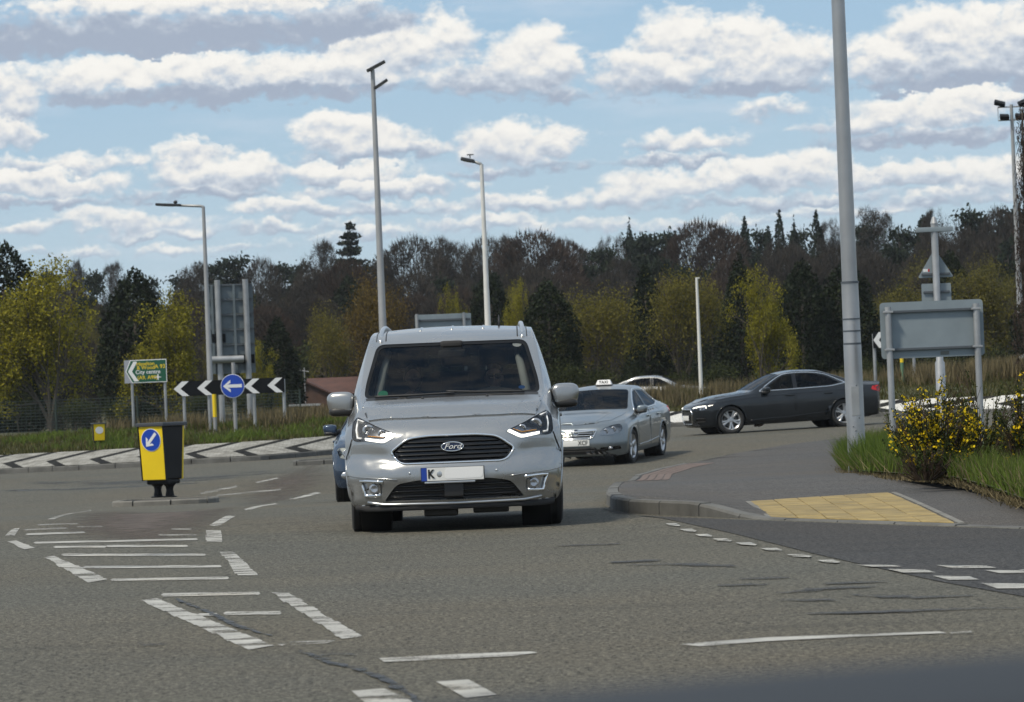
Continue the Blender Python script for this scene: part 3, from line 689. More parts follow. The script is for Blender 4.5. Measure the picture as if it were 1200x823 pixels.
class Car:
    """car shell lofted from side curves; panels, glass and lamps are laid on or cut out of it"""
    def __init__(s, C):
        s.C = C; c = {k: pchip(v) for k, v in C['curves'].items()}; s.c = c
        L = C['L']; ys = np.r_[np.linspace(-.3, .5, 13), np.linspace(.56, L - .5, 58), np.linspace(L - .45, L + .3, 11)]
        F = C['front']; B = C['rear']
        secs = []
        for y in ys:
            g_ = lambda k: float(c[k](y))
            w_, zb, zs, ws, xe, ze, zc = (g_(k) for k in ('w', 'zb', 'zs', 'ws', 'xe', 'ze', 'zc')); bu = C.get('bulge', .02) * min(1, max(0, (ze - zs) / .3))
            z1_ = zs + .012; z2_ = max(ze + .012, z1_ + .02); hh_ = z2_ - z1_; mid = ((ws + xe) / 2 + bu, z1_ + .45 * hh_); zt_ = max(z2_ - .042, z1_ + .78 * hh_)
            pts = [(0, zb), (w_ * .55, zb), (w_ * .90, zb), (w_ * .965, zb + .07), (w_ * .985, zb + .16), (w_, zb + .55 * (zs - zb)), (w_ * .992, zs - .09), (ws + .3 * (w_ * .992 - ws), zs - .025), (ws, zs + .012), mid, (xe + .012 * min(1, hh_ / .1), zt_), (xe - .03, z2_)]
            for t in (.25, .5, .75, 1.0): pts.append(((xe - .03) * (1 - t), z2_ + (max(zc, z2_ + .004) - z2_) * (1 - (1 - t) ** 2.2)))
            h = crom(pts, 3); secs.append([(p[0], p[1]) for p in h])
        V = []; Fc = []; n = len(secs[0]); full = []
        for sct in secs: full.append([(-p[0], p[1]) for p in sct[:0:-1]][:-1] if False else [(p[0], p[1]) for p in sct] + [(-p[0], p[1]) for p in sct[-2:0:-1]])
        m = len(full[0])
        def cl(x, y, z): return min(max(y, F(x, z)), B(x, z))
        for y, sct in zip(ys, full):
            for (x, z) in sct: V.append((x, cl(x, y, z), z))
        for i in range(len(ys) - 1):
            for k in range(m): Fc.append((i * m + k, i * m + (k + 1) % m, (i + 1) * m + (k + 1) % m, (i + 1) * m + k))
        for (idx, yy) in ((0, -1.), (len(ys) - 1, 99.)):
            base = idx * m; ring = list(range(base, base + m)); cz = sum(p[1] for p in full[idx]) / m; NR = C.get('rings', 14)
            for r_ in range(1, NR + 1):
                f = 1 - r_ / NR; new = []
                if r_ == NR:
                    V.append((0, cl(0, yy, cz), cz)); ci = len(V) - 1
                    for k in range(m): Fc.append((ring[k], ring[(k + 1) % m], ci))
                else:
                    for k in range(m):
                        x, z = full[idx][k]; x *= f; z = cz + (z - cz) * f; V.append((x, cl(x, yy, z), z)); new.append(len(V) - 1)
                    for k in range(m): Fc.append((ring[k], ring[(k + 1) % m], new[(k + 1) % m], new[k]))
                    ring = new
        b = MB(); b.v = V; b.f = Fc; me = b.mesh('shell', True, True, .0015)
        bm = bmesh.new(); bm.from_mesh(me); bmesh.ops.dissolve_degenerate(bm, dist=.0008, edges=bm.edges); bmesh.ops.recalc_face_normals(bm, faces=bm.faces)
        s.bvh = BVHTree.FromBMesh(bm); bm.to_mesh(me); bm.free(); me.shade_smooth(); s.shell = me
        s.root = thing(C['name'], (0, 0, 0), C['label'], C['cat'], C.get('group'))
        s.cut = []; s.wells = []
    # --- projection
    def hit(s, view, u, v):
        if view == 'F': o, d = Vector((u, -6, v)), Vector((0, 1, 0))
        elif view == 'B': o, d = Vector((u, 12, v)), Vector((0, -1, 0))
        elif view == 'T': o, d = Vector((u, v, 6)), Vector((0, 0, -1))
        elif view == 'R': o, d = Vector((6, u, v)), Vector((-1, 0, 0))
        else: o, d = Vector((-6, u, v)), Vector((1, 0, 0))
        p, n, i, _ = s.bvh.ray_cast(o, d)
        if p is None: p, n, i, _ = s.bvh.find_nearest(o + d * 5.5)
        if n.dot(d) > 0: n = -n
        return p, n, d
    def patch(s, name, view, poly, m, off=.004, holes=(), step=.05, skirt=.012, parent=None, smooth=40, fit=None, along=False):
        V, F = cdt(poly, holes, step); P = []; Q = []
        for u, v in V:
            p, n, d = s.hit(view, u, v); nn = -d if along else (n if n.dot(-d) > .35 else (n - d * .6).normalized())
            P.append(p + nn * off); Q.append(p + nn * (off - skirt))
        Fl = []; dd = s.hit(view, *V[0])[2]
        for f in F:
            a, b_, c = (P[k] for k in f); nrm = (b_ - a).cross(c - a)
            Fl.append(tuple(f) if nrm.dot(dd) < 0 else (f[0], f[2], f[1]))
        if skirt:
            ed = {}
            for f in Fl:
                for a, b_ in ((f[0], f[1]), (f[1], f[2]), (f[2], f[0])): ed[(a, b_)] = 1
            be = [(a, b_) for (a, b_) in ed if (b_, a) not in ed]; mp = {}
            for a, b_ in be:
                for k in (a, b_):
                    if k not in mp: mp[k] = len(P) + len(mp)
            P2 = P + [Q[k] for k in mp]
            Fl = Fl + [(b_, a, mp[a], mp[b_]) for a, b_ in be]
        else: P2 = P
        b = MB(); b.v = [tuple(p) for p in P2]; b.f = Fl; me = b.mesh(name, False, False); smooth_angle(me, smooth) if smooth else None
        return link(name, me, m, parent or s.root)
    def line(s, name, view, pts, rad, m, off=.001, parent=None, closed=False, n=6, sub=.04):
        if closed: pts = list(pts) + [pts[0]]
        fine = []
        for a, b in zip(pts[:-1], pts[1:]):
            k = max(1, int(math.dist(a, b) / sub)); fine += [(a[0] + (b[0] - a[0]) * i / k, a[1] + (b[1] - a[1]) * i / k) for i in range(k)]
        fine.append(pts[-1]); P = []
        for u, v in fine: p, nn, d = s.hit(view, u, v); P.append(p + nn * off)
        return MB().tube(P, rad, n).build(name, m, parent or s.root, smooth=True)
    def cutter(s, view, poly, a, b):
        n = len(poly); mb = MB()
        if view in 'FB': vs = [(p[0], a, p[1]) for p in poly] + [(p[0], b, p[1]) for p in poly]
        elif view == 'T': vs = [(p[0], p[1], a) for p in poly] + [(p[0], p[1], b) for p in poly]
        else: vs = [(a, p[0], p[1]) for p in poly] + [(b, p[0], p[1]) for p in poly]
        mb.add(vs, [(i, (i + 1) % n, (i + 1) % n + n, i + n) for i in range(n)] + [tuple(range(n - 1, -1, -1)), tuple(range(n, 2 * n))]); return mb
    def window(s, name, view, poly, m, ins=.006, cut=True, frame=None, step=.07):
        if cut:
            a, b = {'F': (-1, s.C['L'] * .5), 'B': (s.C['L'] * .55, s.C['L'] + 1), 'R': (.35, 1.5), 'L': (-1.5, -.35)}[view]
            s.cut.append(s.cutter(view, poly, a, b))
        return s.patch(name, view, poly, m, -ins, (), step, 0)
    def wheelwell(s, y, z, r):
        for sx in (1, -1):
            a, b = (.55, 1.4) if sx > 0 else (-1.4, -.55); n = 40
            poly = [(y + r * math.cos(t), z + r * math.sin(t)) for t in np.linspace(0, 2 * math.pi, n + 1)[:-1]]
            s.cut.append(s.cutter('R', poly, a, b)); s.wells.append((sx, y, z, r))
    def finish(s, m, liner=True):
        def boolcut(me, cuts):
            o = bpy.data.objects.new('tmp', me); COL.objects.link(o); tmp = []
            mods = []
            for k, c in enumerate(cuts):
                co = bpy.data.objects.new('cut', c.mesh('cut')); COL.objects.link(co); tmp.append(co)
                md = o.modifiers.new('b', 'BOOLEAN'); md.operation = 'DIFFERENCE'; md.object = co; md.solver = 'EXACT'
            dg = bpy.context.evaluated_depsgraph_get(); r = bpy.data.meshes.new_from_object(o.evaluated_get(dg))
            for t in tmp + [o]: bpy.data.objects.remove(t)
            return r
        b = s.shell.copy(); b.name = 'body'; r = boolcut(b, s.cut); r.name = 'body'
        # drop the walls that the cutting prisms leave inside the shell (only wells keep theirs, they are liners)
        r.materials.clear(); bm = bmesh.new(); bm.from_mesh(r); kill = []; wellf = []
        for f in bm.faces:
            c = f.calc_center_median(); p, n, i, d = s.bvh.find_nearest(c)
            if d is not None and d > .004: (wellf if False else kill).append(f)
        bmesh.ops.delete(bm, geom=kill, context='FACES'); bm.to_mesh(r); bm.free(); smooth_angle(r, 38); s.body = link('body', r, m, s.root)
        for (sx, y, z, rr_) in s.wells:
            mb = MB(); pr = [(sx * .56, 0.001), (sx * .56, rr_), (sx * .80, rr_ + .002)]; mb.lathe(pr, 32, 'X', (0, y, z)); mb.build('wheel_arch_liner', M_WELL, s.root, smooth=True)
        if liner:
            l = s.shell.copy(); bm = bmesh.new(); bm.from_mesh(l); bm.normal_update()
            for v in bm.verts: v.co = v.co - v.normal * .035
            bm.to_mesh(l); bm.free()
            wz = [c for c in s.cut]; r2 = boolcut(l, [c for c in wz]); r2.materials.clear(); bm = bmesh.new(); bm.from_mesh(r2); kill = []
            for f in bm.faces:
                c = f.calc_center_median(); p, n, i, d = s.bvh.find_nearest(c)
                if d > .045: kill.append(f)
            bmesh.ops.delete(bm, geom=kill, context='FACES'); bm.to_mesh(r2); bm.free(); r2.shade_smooth(); link('cabin_lining', r2, M_INT, s.root)
        return s.body
    def arch(s, y, z, r, m, wd=.03, view='R', name='wheel_arch_lip'):
        pts = [(y + r * math.cos(t), z + r * math.sin(t)) for t in np.linspace(R(-18), R(198), 40)]
        return s.line(name, view, pts, .012, m, .0)
    def wheel(s, x, y, r, width, spokes, steer=0.0, rimr=None, face=1, style='twin'):
        rim_r = rimr or r * .70; sg = 1 if x > 0 else -1; hw = width / 2
        mb = MB(); mb.lathe([(-hw * .8, rim_r * .98), (-hw * .5, rim_r * .86), (hw * .55, rim_r * .88), (hw * .80, rim_r * .97), (hw * .86, rim_r), (hw * .80, rim_r * 1.015), (-hw * .8, rim_r * 1.01)], 40)
        mb.lathe([(hw * .62, .001), (hw * .66, .03), (hw * .62, .045), (hw * .50, .075), (hw * .30, .08)], 24)
        for k in range(spokes):
            for dv in ((-.16, .16) if style == 'twin' else (0,)):
                a = 2 * math.pi * k / spokes + .3; wd0, wd1 = (.022, .030) if style == 'twin' else (.05, .034)
                vs = []
                for (rr_, ax, wd, aa) in ((.045, hw * .60, wd0, a + dv * .5), (rim_r * .55, hw * .64, wd0 * .9, a + dv), (rim_r * .95, hw * .72, wd1, a + dv * 1.15)):
                    er = Vector((0, math.cos(aa), math.sin(aa))); et = Vector((0, -math.sin(aa), math.cos(aa)))
                    for (t, q_) in ((-1, 0), (-.55, .012), (.55, .012), (1, 0), (1, -.03), (-1, -.03)): vs.append(er * rr_ + et * wd * t + Vector((ax + q_, 0, 0)))
                fs = []
                for i in range(2):
                    for j in range(6): fs.append((i * 6 + j, i * 6 + (j + 1) % 6, (i + 1) * 6 + (j + 1) % 6, (i + 1) * 6 + j))
                fs += [tuple(range(6)), tuple(12 + j for j in range(6))]; mb.add(vs, fs)
        rim = mb.build('wheel', M_ALLOY, s.root, smooth=30)
        t = MB().lathe([(-hw * .72, rim_r), (-hw * .98, rim_r + (r - rim_r) * .35), (-hw, r - .035), (-hw * .86, r - .008), (-hw * .6, r), (-hw * .42, r), (-hw * .40, r - .008), (-hw * .34, r - .008), (-hw * .32, r), (hw * .32, r), (hw * .34, r - .008), (hw * .40, r - .008), (hw * .42, r), (hw * .6, r), (hw * .86, r - .008), (hw, r - .035), (hw * .98, rim_r + (r - rim_r) * .35), (hw * .72, rim_r)], 48)
        t.build('tyre', M_RUB, rim, smooth=40)
        MB().lathe([(hw * .1, .001), (hw * .1, rim_r * .72), (-hw * .05, rim_r * .72), (-hw * .05, .001)], 28).build('brake_disc', M_ALLOYD, rim, smooth=30)
        rim.location = (x, y, r - .006); rim.rotation_euler = (random.uniform(0, 6), 0, (0 if sg > 0 else math.pi) + steer); rim.rotation_mode = 'ZYX' if False else 'XYZ'
        rim.rotation_euler = Euler((0, 0, (0 if sg > 0 else math.pi) + steer)); rim.data.transform(Matrix.Rotation(random.uniform(0, 6), 4, 'X')); return rim
    def mirror(s, x, y, z, w_, h, m, base):
        sg = 1 if x > 0 else -1; cx = x + sg * w_ / 2
        b = MB(); b.ellipsoid((cx, y, z), (w_ / 2, .085, h / 2), 28, 16, 3.4)
        for i, v in enumerate(b.v):
            vx, vy, vz = v; t = (vz - (z - h / 2)) / h; k = .80 + .20 * min(1, t * 1.6); inn_ = (vx - x) * sg / w_
            b.v[i] = (cx + (vx - cx) * k, vy + .03 * abs(inn_), vz - (.02 * (1 - inn_)) * (1 if t < .5 else 0))
        o = b.build('wing_mirror', m, s.root, smooth=True)
        lo = MB().ellipsoid((cx - sg * .01, y + .004, z - h * .36), (w_ * .47, .08, h * .20), 24, 10, 3.2); lo.tube([base, (x + sg * .05, y, z - h * .42), (x + sg * w_ * .4, y, z - h * .36)], [.045, .035, .03], 8); lo.build('mirror_base', M_BLACKP, o, smooth=True)
        MB().ellipsoid((cx, y + .082, z), (w_ * .43, .008, h * .42), 20, 8, 4).build('mirror_glass', M_CHROME, o, smooth=True); return o
    def place(s, x, y, rz, hf=None, zoff=0):
        hf = hf or (lambda a, b: float(HT(a, b))); c, sn = math.cos(rz), math.sin(rz); C = s.C; ax0, ax1 = C['ax']; tr = .78
        def P(lx, ly): wx, wy = x + c * lx - sn * (ly - C['L'] / 2), y + sn * lx + c * (ly - C['L'] / 2); return Vector((wx, wy, hf(wx, wy)))
        f = (P(-tr, ax0) + P(tr, ax0)) / 2; r_ = (P(-tr, ax1) + P(tr, ax1)) / 2; l = (P(-tr, ax0) + P(-tr, ax1)) / 2; rt = (P(tr, ax0) + P(tr, ax1)) / 2
        Y_ = (r_ - f).normalized(); X_ = (rt - l).normalized(); Z_ = X_.cross(Y_).normalized(); X_ = Y_.cross(Z_)
        mid = (f + r_) / 2 ; ymid = (ax0 + ax1) / 2
        M_ = Matrix((X_, Y_, Z_)).transposed().to_4x4(); M_.translation = mid - Y_ * ymid + Z_ * zoff
        s.root.matrix_world = M_; return s.root

def mirx(poly): return [(-p[0], p[1]) for p in poly][::-1]
def seat(parent, x, y, z, w_=.50):
    b = MB(); b.bbox((x, y, z - .10), (w_, .5, .16), .05); b.bbox((x, y + .30, z + .26), (w_ * .96, .14, .62), .06, Euler((R(-14), 0, 0)).to_matrix()); o = b.build('seat', M_SEAT, parent, smooth=True)
    h = MB(); h.bbox((x, y + .44, z + .70), (.27, .10, .18), .045, Euler((R(-8), 0, 0)).to_matrix())
    h.tube([(x - .06, y + .41, z + .5), (x - .06, y + .43, z + .64)], .007, 6); h.tube([(x + .06, y + .41, z + .5), (x + .06, y + .43, z + .64)], .007, 6); h.build('headrest', M_SEAT, o, smooth=True); return o
def steering(parent, x, y, z, tilt=28):
    b = MB(); rot = Euler((R(-90 + tilt), 0, 0)).to_matrix(); pts = [rot @ Vector((.185 * math.cos(t), .185 * math.sin(t), 0)) + Vector((x, y, z)) for t in np.linspace(0, 2 * math.pi, 33)]
    b.tube(pts, .014, 8, False)
    for a in (0, math.pi, -math.pi / 2): b.tube([Vector((x, y, z)), rot @ Vector((.18 * math.cos(a), .18 * math.sin(a), 0)) + Vector((x, y, z))], .016, 6)
    b.ellipsoid((x, y, z), (.06, .03, .06), 12, 8); return b.build('steering_wheel', M_INT, parent, smooth=True)

# ------------------------------------------------------------------ the silver people carrier
def lerp_prof(pts):
    f = pchip(pts); return lambda z: float(f(z))
vp = lerp_prof([(.10, .16), (.20, .085), (.27, .035), (.36, .02), (.45, .0), (.54, .012), (.60, .05), (.70, .07), (.79, .095), (.86, .15), (.92, .235), (.96, .33), (1.05, .45), (1.3, .6), (2.2, .8)])
def vfront(x, z):
    a = min(abs(x) / .92, 1.15); ax_ = abs(x); zc_ = .562 + .11 * (ax_ - .55); lg = float(sm(.44, .58, ax_)) * .026 * float(sm(zc_ - .010, zc_ + .018, z)) * (1 - float(sm(zc_ + .05, zc_ + .19, z)))
    return lg + vp(z) + .085 * a * a + .30 * a ** 5 * (1 if z < 1.0 else 1)
VAN_CFG = dict(name='people_carrier', label='silver people carrier with lit headlights driving towards us on the right of the bollard', cat='car', L=4.42, rings=44, ax=(.90, 3.56), bulge=.035,
    front=vfront, rear=lambda x, z: 4.42 - .05 * (abs(x) / .9) ** 4 - .10 * max(0, (z - 1.0)) ** 2,
    curves=dict(zb=[(-.3, .20), (.5, .22), (4, .24), (4.7, .34)], w=[(-.3, .885), (.3, .905), (.9, .922), (1.6, .915), (3.6, .915), (4.7, .88)], zs=[(-.3, .86), (.3, .90), (.7, .97), (1.1, 1.03), (2.2, 1.06), (4.7, 1.10)],
        ws=[(-.3, .80), (.3, .81), (.7, .835), (1.0, .855), (2.0, .868), (4.7, .85)], xe=[(-.3, .66), (.1, .69), (.5, .735), (.85, .785), (1.0, .79), (1.4, .768), (1.75, .735), (2.1, .715), (3.6, .705), (4.3, .66), (4.7, .64)],
        ze=[(-.3, .90), (.1, .93), (.3, .965), (.6, 1.035), (.85, 1.10), (1.0, 1.165), (1.4, 1.41), (1.75, 1.61), (2.0, 1.685), (2.6, 1.72), (3.6, 1.71), (4.3, 1.66), (4.7, 1.6)],
        zc=[(-.3, .93), (.1, .96), (.3, 1.00), (.6, 1.075), (.80, 1.115), (1.0, 1.215), (1.4, 1.455), (1.75, 1.645), (2.0, 1.715), (2.6, 1.765), (3.6, 1.775), (4.3, 1.73), (4.7, 1.66)]))
def build_van():
    v = Car(VAN_CFG); rt = v.root
    ws_poly = rounded([(-.755, 1.13), (.755, 1.13), (.745, 1.25), (.655, 1.605), (-.655, 1.605), (-.745, 1.25)], [.05, .05, .1, .07, .07, .1], 5)
    gl = v.window('windscreen', 'F', ws_poly, M_GLASS, .006)
    inner = rounded([(-.727, 1.155), (.727, 1.155), (.716, 1.25), (.630, 1.58), (-.630, 1.58), (-.716, 1.25)], [.05, .05, .1, .06, .06, .1], 5)
    v.patch('windscreen_border', 'F', ws_poly, mat('dark glass border', (.006, .0065, .0075), .5, spec=.15), -.004, [inner], .05, 0, parent=gl)
    # side windows and doors
    for vw, sg in (('R', 1), ('L', -1)):
        fw = rounded([(1.20, 1.10), (2.18, 1.12), (2.16, 1.56), (1.86, 1.56)], [.04, .03, .05, .12]); rw = rounded([(2.26, 1.12), (3.20, 1.13), (3.12, 1.575), (2.25, 1.57)], .05); qw = rounded([(3.30, 1.13), (3.98, 1.15), (3.90, 1.56), (3.24, 1.575)], .06)
        for n, p in (('front_side_window', fw), ('rear_side_window', rw), ('quarter_window', qw)): v.window(n, vw, p, M_GLASST, .005)
        d1 = rounded([(1.22, .30), (2.20, .30), (2.21, 1.06), (1.10, 1.04), (1.16, .72)], .04); d2 = rounded([(2.24, .30), (3.12, .30), (3.30, .85), (3.24, 1.07), (2.245, 1.065)], .05)
        o1 = v.patch('front_door', vw, d1, M_SILVER, .005, (), .09, .014); o2 = v.patch('sliding_door', vw, d2, M_SILVER, .005, (), .09, .014)
        for o_, y in ((o1, 2.06), (o2, 2.40)):
            p, n, d = v.hit(vw, y, .93); MB().bbox((p.x + sg * .025, y, .93), (.03, .20, .035), .012).build('door_handle', M_SILVER, o_, smooth=True)
        v.patch('sill_trim', vw, [(1.28, .235), (3.12, .245), (3.12, .30), (1.28, .295)], M_BLACKP, .006, (), .1, .012)
    rear_w = rounded([(-.62, 1.14), (.62, 1.14), (.56, 1.54), (-.56, 1.54)], .06); v.window('rear_window', 'B', rear_w, M_GLASST)
    for y in (.90, 3.56): v.wheelwell(y, .325, .375)
    gr = rounded([(-.515, .672), (-.375, .776), (-.20, .793), (.20, .793), (.375, .776), (.515, .672), (.44, .565), (-.44, .565)], [.035, .06, .05, .05, .06, .035, .06, .06], 5)
    lo = rounded([(-.585, .262), (.585, .262), (.475, .405), (.30, .432), (-.30, .432), (-.475, .405)], [.03, .03, .05, .03, .03, .05], 4)
    fogL = rounded([(-.785, .44), (-.59, .425), (-.60, .315), (-.735, .305)], [.02, .015, .02, .03], 4); fogR = mirx(fogL)
    for p in (gr, lo, fogL, fogR): v.cut.append(v.cutter('F', p, -1, .55))
    v.finish(M_SILVER)
    for vw in 'RL':
        for y in (.90, 3.56): v.arch(y, .325, .378, M_SILVER, view=vw)
    # bonnet with its creases
    bon = [(-.70, .395), (-.40, .315), (0, .285), (.40, .315), (.70, .395), (.755, .62), (.75, .80), (.4, .775), (0, .765), (-.4, .775), (-.75, .80), (-.755, .62)]
    bo = v.patch('bonnet', 'T', bon, M_SILVER, .010, (), .035, .016)
    v.line('bonnet_crease', 'T', [(-.50, .34), (-.60, .55), (-.64, .78)], .006, M_SILVER, .006, bo); v.line('bonnet_crease', 'T', [(.50, .34), (.60, .55), (.64, .78)], .006, M_SILVER, .006, bo)
    for x in (-.25, .30):
        p, n, d = v.hit('T', x, .755); MB().ellipsoid(p + Vector((0, 0, .012)), (.014, .016, .012), 10, 6).build('washer_jet', M_BLACKP, bo, smooth=True)
    v.patch('scuttle', 'T', [(-.73, .805), (0, .772), (.73, .805), (.74, .885), (0, .845), (-.74, .885)], M_BLACKP, .004, (), .08, .01)
    for (x0, x1, yy) in ((-.66, .02, .845), (-.05, .62, .86)):
        v.line('wiper', 'T', [(x0, yy + .02), ((x0 + x1) / 2, yy - .012), (x1, yy)], .011, M_BLACKP, .02)
    # bumper face with openings
    hlL = rounded([(-.45, .806), (-.62, .878), (-.795, .968), (-.832, .93), (-.838, .80), (-.81, .765), (-.74, .770), (-.575, .744)], [.012, .03, .03, .03, .05, .03, .03, .03], 4); hlR = mirx(hlL)
    out_ = rounded([(-.895, .235), (-.60, .205), (.60, .205), (.895, .235), (.915, .50), (.84, .74), (.60, .745), (.44, .785), (.36, .845), (-.36, .845), (-.44, .785), (-.60, .745), (-.84, .74), (-.915, .50)], [.05, .05, .05, .05, .1, .03, .03, .05, .05, .05, .05, .03, .03, .1], 4)
    bump = v.patch('front_bumper', 'F', out_, M_SILVER, .006, [gr, lo, fogL, fogR], .030, .03)
    # upper grille
    g1 = v.patch('grille', 'F', gr, M_GLOSSB, -.018, (), .06, .0)
    for z in (.605, .64, .675, .71, .745):
        hx = .44 + (z - .565) * .7 if z < .672 else .515 - (z - .672) * 1.25; v.line('grille_bar', 'F', [(-hx + .03, z), (hx - .03, z)], .0085, mat('grille black', (.006, .006, .007), .35), -.006, g1)
    v.line('grille_surround', 'F', gr, .011, M_CHROME, .006, bump, True, 8, .03)
    # oval badge with its script
    bc, bn_, _ = v.hit('F', 0, .70); by = bc.y - .018
    ov = [(.092 * math.cos(t), .70 + .0375 * math.sin(t)) for t in np.linspace(0, 2 * math.pi, 37)[:-1]]; bd = MB().prism(ov, by, by + .03).build('badge', M_FORDB, g1, smooth=30)
    MB().tube([(p[0], by, p[1]) for p in ov + ov[:1]], .0055, 6, False).build('badge_rim', M_CHROME, g1, smooth=True)
    lettering('Ford', .062, M_WHITE, g1, (0, by - .003, .701), rz=0, ext=.0015, shear=.35, sx=1.18, name='badge_lettering')
    # lower intake
    l1 = v.patch('lower_intake', 'F', lo, M_BLACKP, -.025, (), .06, 0)
    for z in (.30, .34, .38): v.line('intake_bar', 'F', [(-.56 + (z - .26) * .6, z), (.56 - (z - .26) * .6, z)], .008, M_GLOSSB, -.01, l1)
    MB().bbox((0, .015, .345), (.16, .02, .12), .008).build('radar_cover', M_BLACKP, l1, smooth=True)
    v.line('bumper_lip', 'F', [(-.72, .262), (-.58, .242), (0, .236), (.58, .242), (.72, .262)], .012, M_SATIN, .008, bump)
    v.patch('lower_valance', 'F', rounded([(-.66, .125), (.66, .125), (.60, .215), (-.60, .215)], .03), M_BLACKP, -.01, (), .08, .03)
    MB().bbox((-.12, .40, .155), (.28, .4, .07), .02).bbox((.3, .45, .165), (.3, .4, .06), .02).build('undertray', M_BLACKP, rt, smooth=True)
    # fog lamps in bright surrounds
    for sg, fg in ((-1, fogL), (1, fogR)):
        f = v.patch('fog_lamp_pocket', 'F', fg, M_SATIN, -.012, (), .04, 0)
        c_, n_, _ = v.hit('F', sg * .665, .372); b = MB()
        b.lathe([(0, .001), (-.008, .028), (-.004, .043), (.02, .045)], 24, 'Y', tuple(c_ + Vector((0, -.006, 0)))); b.build('fog_lamp', M_LAMPB, f, smooth=30)
        pts = [(sg * .585, .428), (sg * .775, .442), (sg * .738, .312), (sg * .61, .318)]; v.line('fog_lamp_trim', 'F', rounded(pts, .02, 3)[1:-1] if False else [pts[0], pts[1], pts[2], pts[3]], .015, M_CHROME, .006, f)
    for sg in (-1, 1):
        v.line('wing_seam', 'F', [(sg * .845, .79), (sg * .875, .70), (sg * .905, .62)], .004, M_BLACKP, .004)
        v.line('bumper_step', 'F', [(sg * .47, .440), (sg * .56, .452), (sg * .80, .472), (sg * .89, .49)], .006, M_SILVER, .007, bump)
    # headlights
    for sg, hl in ((-1, hlL), (1, hlR)):
        h = v.patch('headlight', 'F', hl, M_LAMPD, .002, (), .035, .0)
        c_, n_, _ = v.hit('F', sg * .70, .855); MB().lathe([(.012, .001), (.0, .03), (-.006, .044), (.01, .052)], 24, 'Y', tuple(c_ + n_ * .004)).build('projector', M_LAMPB, h, smooth=True)
        c_, n_, _ = v.hit('F', sg * .585, .825); MB().lathe([(.012, .001), (.0, .02), (-.004, .03), (.01, .036)], 20, 'Y', tuple(c_ + n_ * .003)).build('side_reflector', M_LAMPB, h, smooth=True)
        v.patch('running_light', 'F', [(sg * x, z) for x, z in ((.462, .806), (.565, .752), (.60, .753), (.725, .776), (.728, .796), (.60, .776), (.57, .778), (.48, .822))], M_DRL, .008, (), .03, .008, parent=h)
        v.line('indicator', 'F', [(sg * .51, .822), (sg * .58, .795), (sg * .70, .808)], .004, M_AMBER, .010, h)
        v.line('light_guide', 'F', [(sg * .74, .925), (sg * .79, .945), (sg * .80, .86), (sg * .79, .795), (sg * .755, .79)], .011, M_WHITE, .006, h)
        v.patch('headlight_lens', 'F', hl, M_LENS, .014, (), .05, .012, parent=h)
    # number plate
    pz = .472; py = v.hit('F', 0, pz)[0].y - .014
    pl = MB().bbox((-.005, py, pz), (.53, .014, .122), .005).build('number_plate', M_BLACKP, rt, smooth=30)
    MB().box((.017, py - .008, pz + .004), (.470, .004, .108)).build('plate_face', M_PLW, pl); MB().box((-.242, py - .008, pz + .004), (.046, .004, .108)).build('plate_band', M_PLB, pl)
    lettering('K', .098, M_CHARB, pl, (-.185, py - .0125, pz + .004), bold=.003, sx=.85)
    MB().ellipsoid((-.115, py - .0105, pz + .004), (.022, .002, .026), 14, 6).build('plate_seal', M_SATIN, pl, smooth=True)
    MB().prism(rounded([(-.075, pz - .038), (.245, pz - .034), (.25, pz + .054), (-.07, pz + .050)], .035, 5), py - .012, py - .0101).build('plate_cover_patch', M_PLY, pl)
    MB().bbox((-.03, py - .006, pz - .064), (.42, .016, .016), .004).build('plate_holder', M_SATIN, pl, smooth=30)
    for x in (-.36, .36):
        p, n, d = v.hit('F', x, .49); MB().ellipsoid(p + n * .008, (.011, .004, .011), 12, 6).build('parking_sensor', M_SATIN, rt, smooth=True)
    # roof rails, aerial, roof creases
    for sg in (-1, 1):
        pts = [(sg * .625, 1.78), (sg * .625, 2.1), (sg * .615, 2.8), (sg * .60, 3.9)]; P = [v.hit('T', *p)[0] for p in pts]
        rp = [P[0] + Vector((0, -.03, -.01)), P[0] + Vector((0, .06, .0)), P[1] + Vector((0, 0, .014)), P[2] + Vector((0, 0, .036)), P[3] + Vector((0, -.1, .03)), P[3] + Vector((0, .02, 0))]
        MB().tube([tuple(c_) for c_ in crom(rp, 5)], .019, 10).build('roof_rail', M_SATIN, rt, smooth=True)
        v.line('roof_groove', 'T', [(sg * .58, 1.76), (sg * .58, 2.4), (sg * .57, 4.0)], .006, M_BLACKP, .0); v.line('roof_groove', 'T', [(sg * .662, 1.76), (sg * .658, 2.4), (sg * .645, 4.0)], .005, M_BLACKP, .0)
    for x in (-.28, 0, .28): v.line('roof_bead', 'T', [(x, 2.05), (x, 4.0)], .014, M_SILVER, -.006)
    p = v.hit('T', .42, 2.5)[0]; MB().tube([p, p + Vector((0, .05, .10))], [.012, .004], 6).build('aerial', M_BLACKP, rt, smooth=True)
    # mirrors
    for sg in (-1, 1): v.mirror(sg * .85, 1.22, 1.10, .245, .20, M_SILVER, (sg * .80, 1.16, 1.05))
    for x in (-.79, .79):
        v.wheel(x, .90, .325, .215, 5, R(3), None, 1, 'single'); v.wheel(x * .995, 3.56, .325, .215, 5, 0, None, 1, 'single')
    # cabin
    dsh = MB(); dsh.bbox((0, 1.20, 1.02), (1.42, .5, .20), .06).bbox((0, 1.30, .8), (1.40, .3, .5), .05).ellipsoid((.36, 1.36, 1.13), (.2, .12, .06), 16, 8); dsh.build('dashboard', M_INT, rt, smooth=True)
    for x in (-.36, .36): seat(rt, x, 1.95, .78)
    for x in (-.45, 0, .45): seat(rt, x, 2.85, .80)
    steering(rt, .36, 1.56, 1.02)
